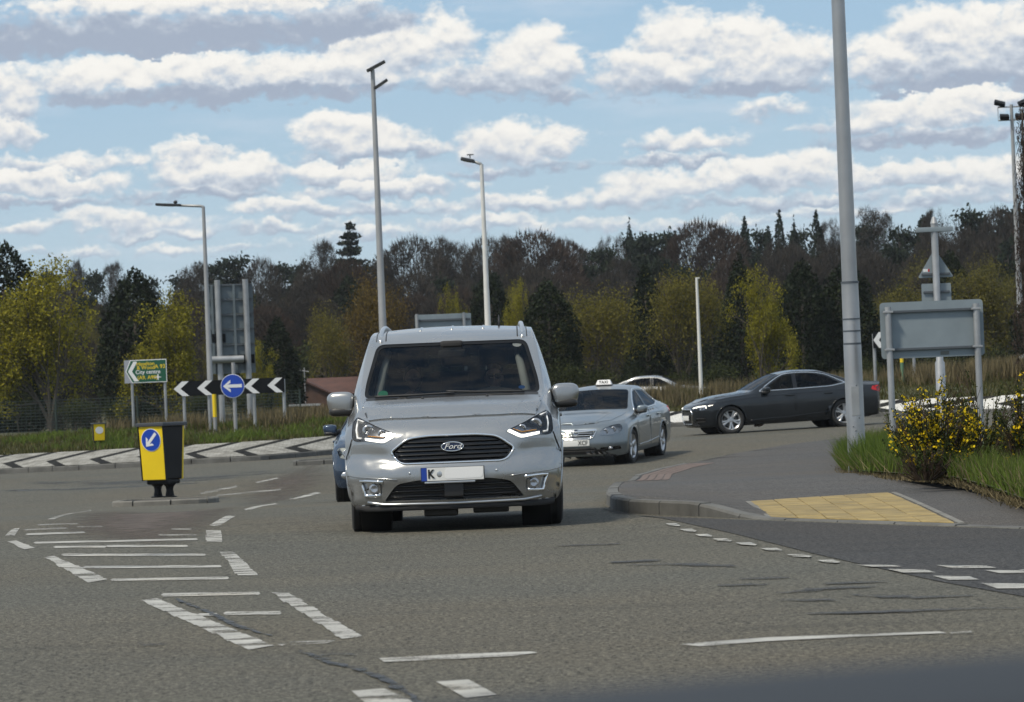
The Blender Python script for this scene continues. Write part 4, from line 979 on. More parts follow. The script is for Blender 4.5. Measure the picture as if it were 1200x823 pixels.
    for sg in (-1, 1): MB().tube([(sg * .645, 1.22, 1.13), (sg * .605, 1.56, 1.36), (sg * .565, 1.84, 1.53)], [.040, .036, .030], 8).build('pillar_trim', M_TRIM, rt, smooth=True)
    MB().bbox((0, 1.62, 1.50), (.24, .03, .07), .02).build('interior_mirror', M_INT, rt, smooth=True)
    MB().bbox((0, 1.66, 1.565), (.20, .10, .10), .03).build('camera_housing', M_INT, rt, smooth=True)
    MB().bbox((-.13, 1.16, 1.128), (.13, .05, .01), .003).build('paper_on_dashboard', M_PLW, rt)
    # stickers inside the glass
    def stick(x, z, rx_, rz_, m, nm):
        v.patch(nm, 'F', [(x + rx_ * math.cos(t), z + rz_ * math.sin(t)) for t in np.linspace(0, 2 * math.pi, 25)[:-1]], m, -.013, (), .03, .002, parent=gl)
    stick(.575, 1.575, .040, .026, M_WHITE, 'round_sticker'); stick(-.595, 1.178, .043, .028, mat('green sticker', (.05, .32, .18), .5), 'green_sticker'); stick(-.595, 1.178, .026, .012, M_WHITE, 'sticker_print'); stick(.60, 1.19, .028, .015, mat('blue sticker', (.02, .10, .34), .5), 'blue_sticker')
    return v
van = build_van()
vc = px_ground(536, 618); van.place(vc.x, vc.y - .90 + 4.42 / 2, 0.0)
# ------------------------------------------------------------------ saloons
def saloon_front(prof, half, k2=.10, k5=.34):
    f = lerp_prof(prof)
    return lambda x, z: f(z) + k2 * min(abs(x) / half, 1.2) ** 2 + k5 * min(abs(x) / half, 1.2) ** 5
def saloon(cfg):
    L = cfg['L']; v = Car(cfg); rt = v.root; P = cfg['paint']; a0, a1 = cfg['ax']; wr = cfg['wr']
    win = v.window('windscreen', 'F', cfg['ws'], M_GLASS, .005, step=.09)
    v.window('rear_window', 'B', cfg['rw'], M_GLASST, .005, step=.09)
    for vw in 'RL':
        for n, p in cfg['side']: v.window(n, vw, p, M_GLASST, .004)
    for y in (a0, a1): v.wheelwell(y, wr, wr + .035)
    for nm, p in cfg['holes']: v.cut.append(v.cutter('F', p, -1, .6))
    v.finish(P)
    for vw, sg in (('R', 1), ('L', -1)):
        for n, p, hy in cfg['doors']:
            o = v.patch(n, vw, p, P, .004, (), .10, .012); q, nn, d = v.hit(vw, hy, cfg['hz']); MB().bbox((q.x + sg * .020, hy, cfg['hz']), (.03, .21, .034), .012).build('door_handle', P if not cfg.get('chrome_handles') else M_CHROME, o, smooth=True)
        v.line('window_trim', vw, cfg['dlo'], .013, M_CHROME if cfg['chrome'] else M_BLACKP, .002, None, True)
        v.line('sill_crease', vw, cfg['sill'], .010, P if not cfg.get('sill_trim') else M_SATIN, .004)
        if cfg.get('crease'): v.line('body_crease', vw, cfg['crease'], .006, P, .0)
        pil = cfg['pillar']; v.patch('door_pillar', vw, pil, M_GLOSSB, .002, (), .1, .0)
        for y in (a0, a1): v.arch(y, wr, wr + .036, P, view=vw)
    v.patch('bonnet', 'T', cfg['bonnet'], P, .006, (), .08, .012)
    for pts in cfg['bonnet_lines']: v.line('bonnet_crease', 'T', pts, .006, P, .004)
    v.patch('boot_lid', 'T', cfg['boot'], P, .005, (), .1, .012)
    for nm, p in cfg['holes']:
        g_ = v.patch(nm, 'F', p, M_GLOSSB, -.02, (), .07, 0); zs_ = [q[1] for q in p]; z0, z1 = min(zs_), max(zs_); n = cfg['bars'].get(nm, 3)
        for k in range(n):
            z = z0 + (z1 - z0) * (k + .6) / n; xs_ = []
            for i in range(len(p)):
                (xa, za), (xb, zb) = p[i], p[(i + 1) % len(p)]
                if (za > z) != (zb > z): xs_.append(xa + (xb - xa) * (z - za) / (zb - za))
            if len(xs_) > 1: v.line('grille_bar', 'F', [(min(xs_) + .01, z), (max(xs_) - .01, z)], .010, cfg['barmat'].get(nm, M_BLACKP), .0, g_)
        if nm in cfg['rims']: v.line('grille_surround', 'F', p, .012, M_CHROME, .004, g_, True, 8, .04)
    for sg in (1, -1):
        mx = (lambda q: q) if sg > 0 else mirx
        h = v.patch('headlight', 'F', mx(cfg['hl']), M_LAMPB if cfg.get('clear') else M_LAMPD, .003, (), .04, 0)
        for (x, z, r_) in cfg['proj']:
            c_, n_, _ = v.hit('F', sg * x, z); MB().lathe([(.01, .001), (0, r_ * .6), (-.006, r_ * .9), (.012, r_)], 20, 'Y', tuple(c_ + n_ * .004)).build('reflector', M_LAMPB if not cfg.get('clear') else M_LAMPD, h, smooth=True)
        if cfg.get('drl'): v.line('running_light', 'F', [(sg * x, z) for x, z in cfg['drl']], .010, M_DRL if cfg.get('lit') else M_WHITE, .008, h)
        v.patch('headlight_lens', 'F', mx(cfg['hl']), M_LENS, .012, (), .06, .01, parent=h)
        if cfg.get('fog'):
            for (x, z, r_) in [cfg['fog']]:
                c_, n_, _ = v.hit('F', sg * x, z); MB().ellipsoid(tuple(c_ - n_ * .004), (r_ * 1.5, .02, r_), 18, 10).build('fog_lamp', M_LAMPB, rt, smooth=True)
        t = v.patch('tail_light', 'B', mx(cfg['tl']), M_REDL, .006, (), .06, .014); v.patch('tail_light_side', 'R' if sg > 0 else 'L', cfg['tls'], M_REDL, .006, (), .05, .014, parent=t)
        v.mirror(sg * cfg['mir'][0], cfg['mir'][1], cfg['mir'][2], .20, .145, cfg.get('mirmat', P), (sg * (cfg['mir'][0] - .05), cfg['mir'][1] + .02, cfg['mir'][2] - .03))
        for y in (a0, a1): v.wheel(sg * (cfg['curves']['w'][2][1] - .125), y, wr, .22, 5, cfg.get('steer', 0) if y == a0 else 0, None, 1, cfg.get('style', 'twin'))
    # plate, valance, cabin
    pz = cfg['pz']; py = v.hit('F', 0, pz)[0].y - .012; pl = MB().bbox((0, py, pz), (.525, .012, .115), .004).build('number_plate', M_PLW, rt, smooth=30)
    if cfg.get('plate'): lettering(cfg['plate'], .118, M_CHARB, pl, (cfg.get('platex', 0), py - .008, pz - .002), bold=.002, sx=.82, spacing=1.05)
    v.patch('lower_valance', 'F', [(-.66, .17), (.66, .17), (.64, .235), (-.64, .235)], M_BLACKP, .006, (), .1, .02)
    d = MB(); cy = cfg['cowl']; d.bbox((0, cy + .38, cfg['dz']), (1.34, .5, .2), .06); d.build('dashboard', M_INT, rt, smooth=True)
    for x in (-.37, .37): seat(rt, x, cy + 1.18, .52)
    for x in (-.38, .38): seat(rt, x, cy + 1.72, .46, .56)
    steering(rt, -.37 if cfg.get('rhd', True) else .37, cy + .78, .86); v.win = win
    return v

INS = dict(name='taxi_saloon', label='grey blue taxi saloon with a white roof sign following behind the silver people carrier', cat='taxi', L=4.83, ax=(.99, 3.727), wr=.335, bulge=.02, paint=M_GREYBLUE, chrome=True, style='single',
    front=saloon_front([(.12, .14), (.25, .04), (.42, .0), (.56, .02), (.70, .07), (.78, .16), (.84, .3), (.95, .5), (1.6, .9)], .93, .12, .36), rear=lambda x, z: 4.83 - .06 * (abs(x) / .9) ** 2 - .22 * (abs(x) / .92) ** 6 - .10 * max(0, z - .9),
    curves=dict(zb=[(-.3, .19), (.6, .19), (4.2, .21), (5.1, .32)], w=[(-.3, .885), (.4, .915), (1.0, .928), (2.4, .925), (3.8, .928), (5.1, .87)], zs=[(-.3, .70), (.5, .82), (1.0, .89), (1.6, .935), (3.2, .985), (4.2, .99), (5.1, .93)],
        ws=[(-.3, .78), (.5, .83), (1.2, .855), (3.9, .86), (5.1, .80)], xe=[(-.3, .62), (.5, .70), (1.3, .765), (1.7, .73), (2.3, .615), (2.8, .58), (3.3, .575), (3.8, .60), (4.35, .68), (5.1, .66)],
        ze=[(-.3, .715), (.3, .80), (.8, .90), (1.35, .985), (1.7, 1.14), (2.3, 1.38), (2.7, 1.44), (3.2, 1.425), (3.8, 1.28), (4.3, 1.10), (5.1, 1.03)], zc=[(-.3, .75), (.3, .85), (.8, .955), (1.30, 1.035), (1.7, 1.19), (2.25, 1.42), (2.75, 1.495), (3.2, 1.48), (3.8, 1.335), (4.3, 1.135), (5.1, 1.06)]),
    ws=rounded([(-.72, 1.035), (0, 1.05), (.72, 1.035), (.58, 1.395), (0, 1.425), (-.58, 1.395)], [.05, .3, .05, .08, .3, .08], 4), rw=rounded([(-.60, 1.14), (.60, 1.14), (.50, 1.40), (-.50, 1.40)], .06),
    side=[('front_side_window', rounded([(1.62, 1.01), (2.52, 1.03), (2.56, 1.375), (2.36, 1.36), (1.95, 1.20)], [.02, .02, .03, .12, .1])), ('rear_side_window', rounded([(2.62, 1.035), (3.42, 1.055), (3.66, 1.10), (3.30, 1.335), (2.66, 1.378)], [.02, .03, .03, .14, .03]))],
    dlo=rounded([(1.56, .995), (2.6, 1.01), (3.46, 1.035), (3.76, 1.10), (3.34, 1.36), (2.66, 1.402), (2.34, 1.39), (1.92, 1.22)], [.02, .3, .1, .04, .15, .2, .15, .1]), pillar=[(2.525, 1.03), (2.615, 1.035), (2.655, 1.38), (2.565, 1.38)],
    doors=[('front_door', rounded([(1.52, .30), (2.55, .30), (2.56, .97), (1.44, .95), (1.40, .62)], .06), 2.40), ('rear_door', rounded([(2.58, .30), (3.28, .30), (3.50, .70), (3.50, .995), (2.59, .975)], .06), 3.34)], hz=.86,
    sill=[(1.45, .33), (2.4, .35), (3.3, .40)], crease=[(1.3, .72), (1.6, .60), (2.2, .48), (3.0, .42)], bonnet=[(-.60, .48), (-.3, .24), (0, .19), (.3, .24), (.60, .48), (.72, .9), (.735, 1.30), (0, 1.24), (-.735, 1.30), (-.72, .9)], bonnet_lines=[[(-.34, .26), (-.42, .7), (-.5, 1.22)], [(.34, .26), (.42, .7), (.5, 1.22)]],
    boot=[(-.62, 4.25), (.62, 4.25), (.60, 4.7), (-.60, 4.7)], holes=[('grille', rounded([(-.40, .70), (.40, .70), (.33, .555), (.24, .525), (-.24, .525), (-.33, .555)], .03)), ('lower_intake', rounded([(-.40, .27), (.40, .27), (.38, .36), (-.38, .36)], .03)), ('fog_pocket', rounded([(.44, .27), (.82, .31), (.80, .37), (.46, .355)], .02)), ('fog_pocket', rounded([(-.82, .31), (-.44, .27), (-.46, .355), (-.80, .37)], .02))],
    bars={'grille': 4, 'lower_intake': 2, 'fog_pocket': 0}, barmat={'grille': M_CHROME}, rims=('grille',), clear=True, hl=rounded([(.43, .60), (.60, .585), (.80, .62), (.84, .70), (.80, .78), (.66, .765), (.50, .70)], .04), proj=[(.56, .655, .05), (.69, .69, .055)],
    fog=(.64, .335, .032), tl=rounded([(.52, .80), (.80, .82), (.80, .96), (.55, .96)], .04), tls=rounded([(4.45, .86), (4.68, .84), (4.70, .96), (4.55, .98)], .03), mir=(.875, 1.62, 1.02), pz=.455, plate='XCF', platex=.135, cowl=1.30, dz=.95, steer=R(-4))
taxi = saloon(INS)
# chrome wing bar and round badge on the grille, roof sign
_c, _n, _ = taxi.hit('F', 0, .665); MB().tube([(-.39, taxi.hit('F', -.39, .685)[0].y - .01, .685), (-.2, taxi.hit('F', -.2, .672)[0].y - .014, .675), (0, _c.y - .016, .668), (.2, taxi.hit('F', .2, .672)[0].y - .014, .675), (.39, taxi.hit('F', .39, .685)[0].y - .01, .685)], .020, 8).build('grille_wing', M_CHROME, taxi.root, smooth=True)
bd = MB().lathe([(-.02, .001), (-.018, .045), (-.022, .055), (-.012, .062), (.02, .062)], 28, 'Y', tuple(_c)).build('badge', M_CHROME, taxi.root, smooth=30); MB().lathe([(-.024, .001), (-.023, .043), (-.01, .044)], 24, 'Y', tuple(_c)).build('badge_face', M_FORDB, bd, smooth=30)
MB().prism([(-.005, .022), (.03, .016), (.03, .006), (.005, .002), (.02, -.008), (.0, -.03), (-.018, -.006), (-.012, .008), (-.03, .018)], _c.y - .027, _c.y - .024, lambda x, y, z: (x, y, z + _c.z)).build('badge_emblem', M_CHROME, bd)
sgn = thing('taxi_sign', (0, 0, 0), 'white TAXI sign standing on the roof of the grey blue saloon', 'sign')
b = MB(); vs = []
for z, hx, hy in ((0, .24, .085), (.03, .235, .08), (.13, .195, .045), (.145, .185, .03)):
    for x, y in ((-hx, -hy), (hx, -hy), (hx, hy), (-hx, hy)): vs.append((x, y, z))
b.add(vs, [(k * 4 + i, k * 4 + (i + 1) % 4, (k + 1) * 4 + (i + 1) % 4, (k + 1) * 4 + i) for k in range(3) for i in range(4)] + [(12, 13, 14, 15), (3, 2, 1, 0)]); b.build('lamp_box', M_WHITE, sgn)
MB().bbox((0, 0, -.006), (.50, .19, .022), .006).build('base', M_BLACKP, sgn, smooth=True)
lettering('TAXI', .115, M_CHARB, sgn, (0, -.068, .078), rx=71, bold=.004, spacing=1.15)
def on_grid(px, s_, extra=0):
    """ground place for a thing that shows at s_ pixels per metre at image column px"""
    D = FPX / s_; x = (px - 600 + (0)) / s_; return x, D
ang = R(-14.6)
# front axle stands at scale 61 px/m, its centre at image column 682
fx, fy = (682 - 600 + 3) / 60.0, FPX / 60.0
def centre_from_axle(fx, fy, a, L, ax): d = L / 2 - ax; return fx - math.sin(a) * d, fy + math.cos(a) * d
cx_, cy_ = centre_from_axle(fx, fy, ang, 4.83, .99); taxi.place(cx_, cy_, ang)
_p = taxi.hit('T', 0, 2.62)[0]; sgn.matrix_world = taxi.root.matrix_world @ Matrix.Translation(_p + Vector((0, 0, .012))) @ Matrix.Scale(.66, 4)

AUD = dict(name='dark_saloon', label='charcoal saloon with chrome window trim crossing the roundabout side on', cat='car', L=4.726, ax=(.87, 3.69), wr=.330, bulge=.012, paint=M_CHAR, chrome=True, sill_trim=False, style='twin', lit=True,
    front=saloon_front([(.12, .16), (.24, .05), (.40, .01), (.58, .0), (.68, .03), (.74, .12), (.80, .28), (.95, .5), (1.6, .9)], .92, .11, .34), rear=lambda x, z: 4.726 - .05 * (abs(x) / .9) ** 2 - .18 * (abs(x) / .92) ** 6 - .12 * max(0, .55 - z),
    curves=dict(zb=[(-.3, .185), (.6, .18), (4.1, .20), (5.0, .34)], w=[(-.3, .875), (.4, .905), (.9, .918), (2.4, .915), (3.7, .92), (5.0, .87)], zs=[(-.3, .66), (.5, .80), (1.0, .865), (1.6, .905), (3.2, .945), (4.1, .955), (5.0, .93)],
        ws=[(-.3, .77), (.5, .82), (1.2, .84), (3.9, .85), (5.0, .79)], xe=[(-.3, .60), (.5, .70), (1.35, .75), (1.7, .71), (2.2, .60), (2.7, .565), (3.2, .56), (3.7, .59), (4.15, .66), (5.0, .66)],
        ze=[(-.3, .68), (.3, .79), (.8, .88), (1.38, .945), (1.7, 1.10), (2.2, 1.32), (2.6, 1.375), (3.1, 1.36), (3.6, 1.225), (4.1, 1.06), (4.55, 1.025), (5.0, .99)], zc=[(-.3, .71), (.3, .83), (.8, .925), (1.36, .985), (1.7, 1.145), (2.2, 1.365), (2.65, 1.425), (3.1, 1.41), (3.6, 1.275), (4.1, 1.09), (4.6, 1.045), (5.0, 1.0)]),
    ws=rounded([(-.69, .995), (0, 1.01), (.69, .995), (.565, 1.335), (0, 1.37), (-.565, 1.335)], [.05, .3, .05, .08, .3, .08], 4), rw=rounded([(-.57, 1.095), (.57, 1.095), (.48, 1.335), (-.48, 1.335)], .06),
    side=[('front_side_window', rounded([(1.72, .975), (2.47, .99), (2.50, 1.325), (2.28, 1.305), (1.95, 1.13)], [.02, .02, .03, .14, .1])), ('rear_side_window', rounded([(2.57, .995), (3.36, 1.01), (3.66, 1.06), (3.32, 1.255), (2.95, 1.325), (2.60, 1.33)], [.02, .03, .03, .14, .14, .03]))],
    dlo=rounded([(1.62, .96), (2.5, .972), (3.40, .99), (3.80, 1.05), (3.36, 1.285), (2.96, 1.352), (2.56, 1.358), (2.26, 1.338), (1.92, 1.16)], [.02, .3, .1, .03, .18, .2, .2, .18, .1]), pillar=[(2.475, .99), (2.565, .995), (2.595, 1.33), (2.505, 1.328)],
    doors=[('front_door', rounded([(1.42, .27), (2.49, .27), (2.50, .93), (1.50, .915), (1.36, .6)], .05), 2.34), ('rear_door', rounded([(2.52, .27), (3.22, .27), (3.45, .66), (3.46, .96), (2.53, .935)], .05), 3.30)], hz=.83,
    sill=[(1.36, .30), (2.3, .325), (3.2, .385), (3.3, .40)], crease=[(.55, .76), (1.5, .83), (2.6, .865), (3.6, .89), (4.4, .90)], bonnet=[(-.60, .46), (-.3, .22), (0, .17), (.3, .22), (.60, .46), (.70, .9), (.71, 1.36), (0, 1.30), (-.71, 1.36), (-.70, .9)], bonnet_lines=[[(-.4, .28), (-.5, .8), (-.56, 1.28)], [(.4, .28), (.5, .8), (.56, 1.28)]],
    boot=[(-.60, 4.14), (.60, 4.14), (.58, 4.62), (-.58, 4.62)], holes=[('grille', rounded([(-.38, .62), (.38, .62), (.46, .52), (.38, .27), (-.38, .27), (-.46, .52)], .03)), ('side_intake', rounded([(.52, .27), (.80, .29), (.80, .43), (.60, .40)], .02)), ('side_intake', rounded([(-.80, .29), (-.52, .27), (-.60, .40), (-.80, .43)], .02))],
    bars={'grille': 7, 'side_intake': 2}, barmat={}, rims=('grille',), hl=rounded([(.47, .60), (.62, .565), (.80, .60), (.84, .69), (.76, .70), (.50, .655)], .02), proj=[(.62, .625, .035), (.74, .645, .035)], drl=[(.50, .645), (.66, .675), (.80, .685), (.825, .63)],
    tl=rounded([(.46, .80), (.80, .78), (.80, .93), (.48, .92)], .03), tls=rounded([(4.38, .86), (4.60, .79), (4.66, .84), (4.62, .95), (4.44, .94)], .03), mir=(.86, 1.74, .985), mirmat=M_CHAR, pz=.42, cowl=1.36, dz=.91, steer=R(0))
audi = saloon(AUD)
a2 = R(-78); s2 = 48.6; cx_, cy_ = (912 - 600) / s2, FPX / s2; audi.place(cx_, cy_, a2)

# dark blue car half hidden behind the people carrier
SAB = dict(INS); SAB.update(name='blue_car', label='dark blue car mostly hidden behind the left side of the silver people carrier', cat='car', paint=M_BLUE, plate=None, chrome=False, clear=False, lit=False, steer=0,
    hl=rounded([(.50, .60), (.70, .575), (.82, .60), (.86, .73), (.78, .745), (.56, .70)], .03), proj=[(.60, .65, .045), (.73, .66, .055)], holes=[('grille', rounded([(-.30, .69), (.30, .69), (.26, .55), (-.26, .55)], .03)), ('lower_intake', rounded([(-.55, .27), (.55, .27), (.52, .40), (-.52, .40)], .03))], bars={'grille': 3, 'lower_intake': 2}, barmat={}, rims=('grille',), fog=(.74, .36, .055), drl=None)
saab = saloon(SAB)
sc_ = 84.0; cx_, cy_ = centre_from_axle((464 - 600) / sc_, FPX / sc_, R(2), 4.83, .99); saab.place(cx_, cy_, R(2))
M_LAMPB2 = mat('pale headlamp glass', (.62, .64, .62), .2, .2)
for o in saab.root.children:
    if o.name.startswith('headlight'): o.data.materials[0] = M_LAMPB2
# parked silver car beyond the mound, white van at the right edge: copies with their own paint
pk = copy_tree(audi.root, None, {'charcoal paint': MATS['silver paint']}); tag(pk, 'silver parked car beyond the long grass, only its roof and windows showing', 'car'); pk.name = 'parked_car'
def place_copy(o, x, y, rz, L, z=None): o.matrix_world = Matrix.Translation((x, y, float(HT(x, y)) if z is None else z)) @ Matrix.Rotation(rz, 4, 'Z') @ Matrix.Translation((0, -L / 2, 0))
# ================================================================== signs, lamps, bollards
place_copy(pk, (771 - 600) / 31.0, 129.0, R(78), 4.726, 0.40)
wv = copy_tree(van.root, None, {'silver paint': M_WHITEP}); tag(wv, 'white van standing far off at the right edge, just its flank in the frame', 'van'); wv.name = 'parked_van'
place_copy(wv, (1199 - 600 + 35) / 35.0 + .42, 116, R(10), 4.42, .25)
M_GALV = mat('galvanised steel', (.36, .37, .38), .45, .55, var=.18, vscale=2.5, rvar=.1)
M_POLE = mat('weathered pole grey', (.33, .335, .34), .5, .35, var=.15, vscale=1.2)
M_PALE = mat('pale painted pole', (.62, .62, .60), .5, var=.1)
M_ALU = mat('bare sign back', (.23, .275, .305), .55, .25, var=.10, vscale=2.2)
M_ALU2 = mat('darker sign back', (.13, .16, .178), .55, .25, var=.12, vscale=2.2)  # sign back in a deeper grey, for the tall board
M_ALUD = mat('dark sign bracket', (.10, .115, .13), .5, .4)
M_LAMPG = mat('dark lamp head', (.045, .047, .05), .45, .3)
M_YEL = mat('yellow bollard shell', (.78, .56, .010), .4, var=.06, vscale=4); M_BLK = mat('black bollard shell', (.007, .0075, .009), .5, var=.2, spec=.2); M_SGNB = mat('blue sign face', (.008, .055, .40), .35); M_SGNW = mat('white sign sheeting', (.72, .73, .74), .45); M_SGNK = mat('black sign sheeting', (.008, .009, .011), .5, spec=.12)
M_SGNG = mat('green sign sheeting', (.006, .085, .045), .4); M_SGNY = mat('yellow sign lettering', (.70, .52, .02), .5)
def gz(x, y): return float(HT(x, y))
def stand(u, v, D): p = px_at(u, v, D); return p.x, D
def disc(mb, r, y, th, cx=0, cz=0, n=40): return mb.prism([(cx + r * math.cos(t), cz + r * math.sin(t)) for t in np.linspace(0, 2 * math.pi, n + 1)[:-1]], y, y + th)
def arrow_poly(L=1.0, w_=.16, hd=.42, hw=.5):
    return [(-L / 2, 0), (-L / 2 + hd, hw), (-L / 2 + hd * 1.0, hw * .52), (-L / 2 + hd * .62, w_ / 2), (L / 2, w_ / 2), (L / 2, -w_ / 2), (-L / 2 + hd * .62, -w_ / 2), (-L / 2 + hd, -hw * .52), (-L / 2 + hd, -hw)]
def rot2(poly, a, s_=1, c=(0, 0)): return [(c[0] + s_ * (x * math.cos(a) - y * math.sin(a)), c[1] + s_ * (x * math.sin(a) + y * math.cos(a))) for x, y in poly]

# --- near keep-left bollard on its island
def bollard(x, y, label, rz, k=1.0, arrow=True, group=None):
    t = thing('traffic_bollard', (x, y, gz(x, y) + (.075 if k == 1 else 0)), label, 'bollard', group, rz)
    def shell(y0, y1, wt, wb, z0, z1, inset=0):
        mb = MB(); vs = []
        for z, w_ in ((z0, wb), (z1, wt)):
            f = (z - z0) / (z1 - z0); a, b_ = y0[1] + (y0[0] - y0[1]) * f, y1[1] + (y1[0] - y1[1]) * f
            for xx, yy in ((-w_ / 2, a), (w_ / 2, a), (w_ / 2, b_), (-w_ / 2, b_)): vs.append((xx, yy, z))
        return mb.add(vs, [(0,3,2,1),(4,5,6,7),(0,1,5,4),(1,2,6,5),(2,3,7,6),(3,0,4,7)])
    def bevel(o, b=.012):
        md = o.modifiers.new('edge', 'BEVEL'); md.width = b; md.segments = 2; return o
    bevel(shell((-.215, -.165), (.215, .165), .345, .33, .22, .86).build('core', M_BLK, t))
    bevel(shell((-.25, -.20), (-.205, -.155), .34, .325, .215, .865).build('front_panel', M_YEL, t), .008); bevel(shell((.205, .155), (.25, .20), .34, .325, .215, .865).build('rear_panel', M_YEL, t), .008)
    for sg in (-1, 1):
        MB().add([(sg * .172, -.254, .87), (sg * .184, -.254, .87), (sg * .184, -.205, .87), (sg * .172, -.205, .87), (sg * .164, -.204, .21), (sg * .176, -.204, .21), (sg * .176, -.155, .21), (sg * .164, -.155, .21)], [(0,1,2,3),(7,6,5,4),(0,4,5,1),(1,5,6,2),(2,6,7,3),(3,7,4,0)]).build('edge_strip', M_BLK, t)
    MB().bbox((0, 0, .885), (.40, .54, .045), .012).build('cap', mat('bollard cap', (.05, .055, .065), .4), t, smooth=30)
    b = MB().bbox((0, 0, .19), (.29, .30, .06), .02); b.build('base_tray', M_BLK, t, smooth=30)
    for xx in (-.085, .085):
        MB().lathe([(0, .085), (.012, .085), (.02, .055), (.09, .042), (.13, .05), (.17, .09)], 20, 'Z', (xx, 0, 0)).build('foot', M_BLK, t, smooth=30)
    tilt = .045 / .65
    def lay(poly, m, name, d, par):
        mb = MB(); return mb.prism(poly, -d, -d + .004, lambda X, Y, Z: (X, Y - .2505 + (.865 - Z) * .0769, Z)).build(name, m, par)
    if arrow:
        cz = .70
        ring = lay([(.138 * math.cos(a), cz + .138 * math.sin(a)) for a in np.linspace(0, 2 * math.pi, 49)[:-1]], M_SGNW, 'roundel_rim', .004, t); lay([(.130 * math.cos(a), cz + .130 * math.sin(a)) for a in np.linspace(0, 2 * math.pi, 49)[:-1]], M_SGNB, 'roundel', .007, ring)
        lay(rot2(arrow_poly(.215, .037, .088, .074), R(47), 1, (0, cz)), M_SGNW, 'arrow', .010, ring)
    else: lay([(.12 * math.cos(a), .62 + .14 * math.sin(a)) for a in np.linspace(0, 2 * math.pi, 33)[:-1]], M_SGNW, 'roundel', .004, t)
    return t
bb = px_ground(190, 589); bollard(bb.x - .01, bb.y + .45, 'yellow and black bollard with a blue keep left arrow on the splitter island', R(-27)).scale = (1.40, 1.40, 1.40)
x_, y_ = stand(113, 517, 88.5); b2 = bollard(x_, y_ + .5, 'small yellow bollard with a blank white disc in the grass beyond the kerb', R(14), .5, False); b2.scale = (.86, .86, .66)

def post(h, r=.038, m=None, x=0, y=0, z0=-.3, n=12, name='post', parent=None):
    mb = MB().tube([(x, y, z0), (x, y, h)], r, n); return mb.build(name, m or M_GALV, parent, smooth=40)
def sign_at(name, u, v, D, label, cat, rz=0, group=None):
    x, y = stand(u, v, D); return thing(name, (x, y, gz(x, y)), label, cat, group, rz)
def hgt(u, v, D, zb): return px_at(u, v, D).z - zb

# --- green direction sign (left)
D = 95; t = sign_at('direction_sign', 174, 500, D, 'green direction sign with a white chevron pointing left on two posts', 'sign', R(-2)); zb = t.location.z; s_ = FPX / D
W_, H_ = 48 / s_, 27 / s_; zc = hgt(173, 435, D, zb); ln = lambda p: [(x * W_ / 2, zc + z * H_ / 2) for x, z in p]
for xx in (-.42, .50): post(zc + H_ * .4, .04, M_PALE if False else M_GALV, xx, .06, parent=t)
MB().prism(ln([(-1.08, -1), (1, -1), (1, 1), (-1.08, 1)]), 0, .02).build('backing_panel', mat('grey sign backing', (.30, .32, .37), .5), t)
fp = MB().prism(ln([(-1.02, 0), (-.72, -1), (1.0, -1), (1.0, 1), (-.78, 1)]), -.008, -.001).build('sign_border', M_SGNW, t)
MB().prism(ln([(-.975, 0), (-.69, -.93), (.965, -.93), (.965, .93), (-.75, .93)]), -.012, -.0085).build('sign_face', M_SGNG, t)
MB().prism(ln([(-.90, 0), (-.62, .86), (-.42, .86), (-.70, 0), (-.38, -.86), (-.60, -.86)]), -.016, -.0125).build('chevron', M_SGNW, t)
for s, x, z, sz, m in (('Haselton', -.03, .64, .155, M_SGNY), ('& Wood', -.02, .30, .155, M_SGNY), ('A 93', .68, .36, .17, M_SGNY), ('City centre', .08, -.08, .165, M_SGNW), ('(A9, A90)', .05, -.56, .155, M_SGNY)):
    lettering(s, sz * .92, m, t, (x * W_ / 2, -.014, zc + z * H_ / 2), bold=.002)
MB().prism([(x * .10 + .56 * W_ / 2, zc - .55 * H_ / 2 + z * .10) for x, z in ((-1, .0), (-.2, .15), (-.05, .95), (.12, .95), (.2, .12), (.9, .02), (.9, -.1), (.2, -.18), (.12, -.9), (-.02, -.9), (-.2, -.15), (-1, -.08))], -.016, -.0125).build('aeroplane_symbol', M_SGNW, t)

# --- black and white chevron board of four, on posts
D = 92; s_ = FPX / D
def chevron_poly(cx, zc, h, w_, t_): return [(cx - w_ / 2, zc), (cx + w_ / 2 - t_, zc + h / 2), (cx + w_ / 2, zc + h / 2), (cx - w_ / 2 + t_, zc), (cx + w_ / 2, zc - h / 2), (cx + w_ / 2 - t_, zc - h / 2)]
t = sign_at('chevron_board', 272, 500, D, 'long black board with four white chevrons pointing left behind the blue roundel', 'sign'); zb = t.location.z; t.rotation_euler = (0, R(0), R(3))
zc = hgt(272, 453.5, D, zb); L_ = 126 / s_; H_ = 17.5 / s_
MB().prism([(-L_ / 2, zc - H_ / 2), (L_ / 2, zc - H_ / 2), (L_ / 2, zc + H_ / 2), (-L_ / 2, zc + H_ / 2)], 0, .03).build('board', M_SGNK, t)
for u in (214.5, 242, 297, 324): MB().prism(chevron_poly((u - 272) / s_, zc, H_ * .98, 18 / s_, 8.0 / s_), -.006, -.001).build('chevron', M_SGNW, t)
for u in (217, 246.5, 299, 334): post(zc + H_ * .4, .045, M_GALV, (u - 272) / s_, .08, parent=t)

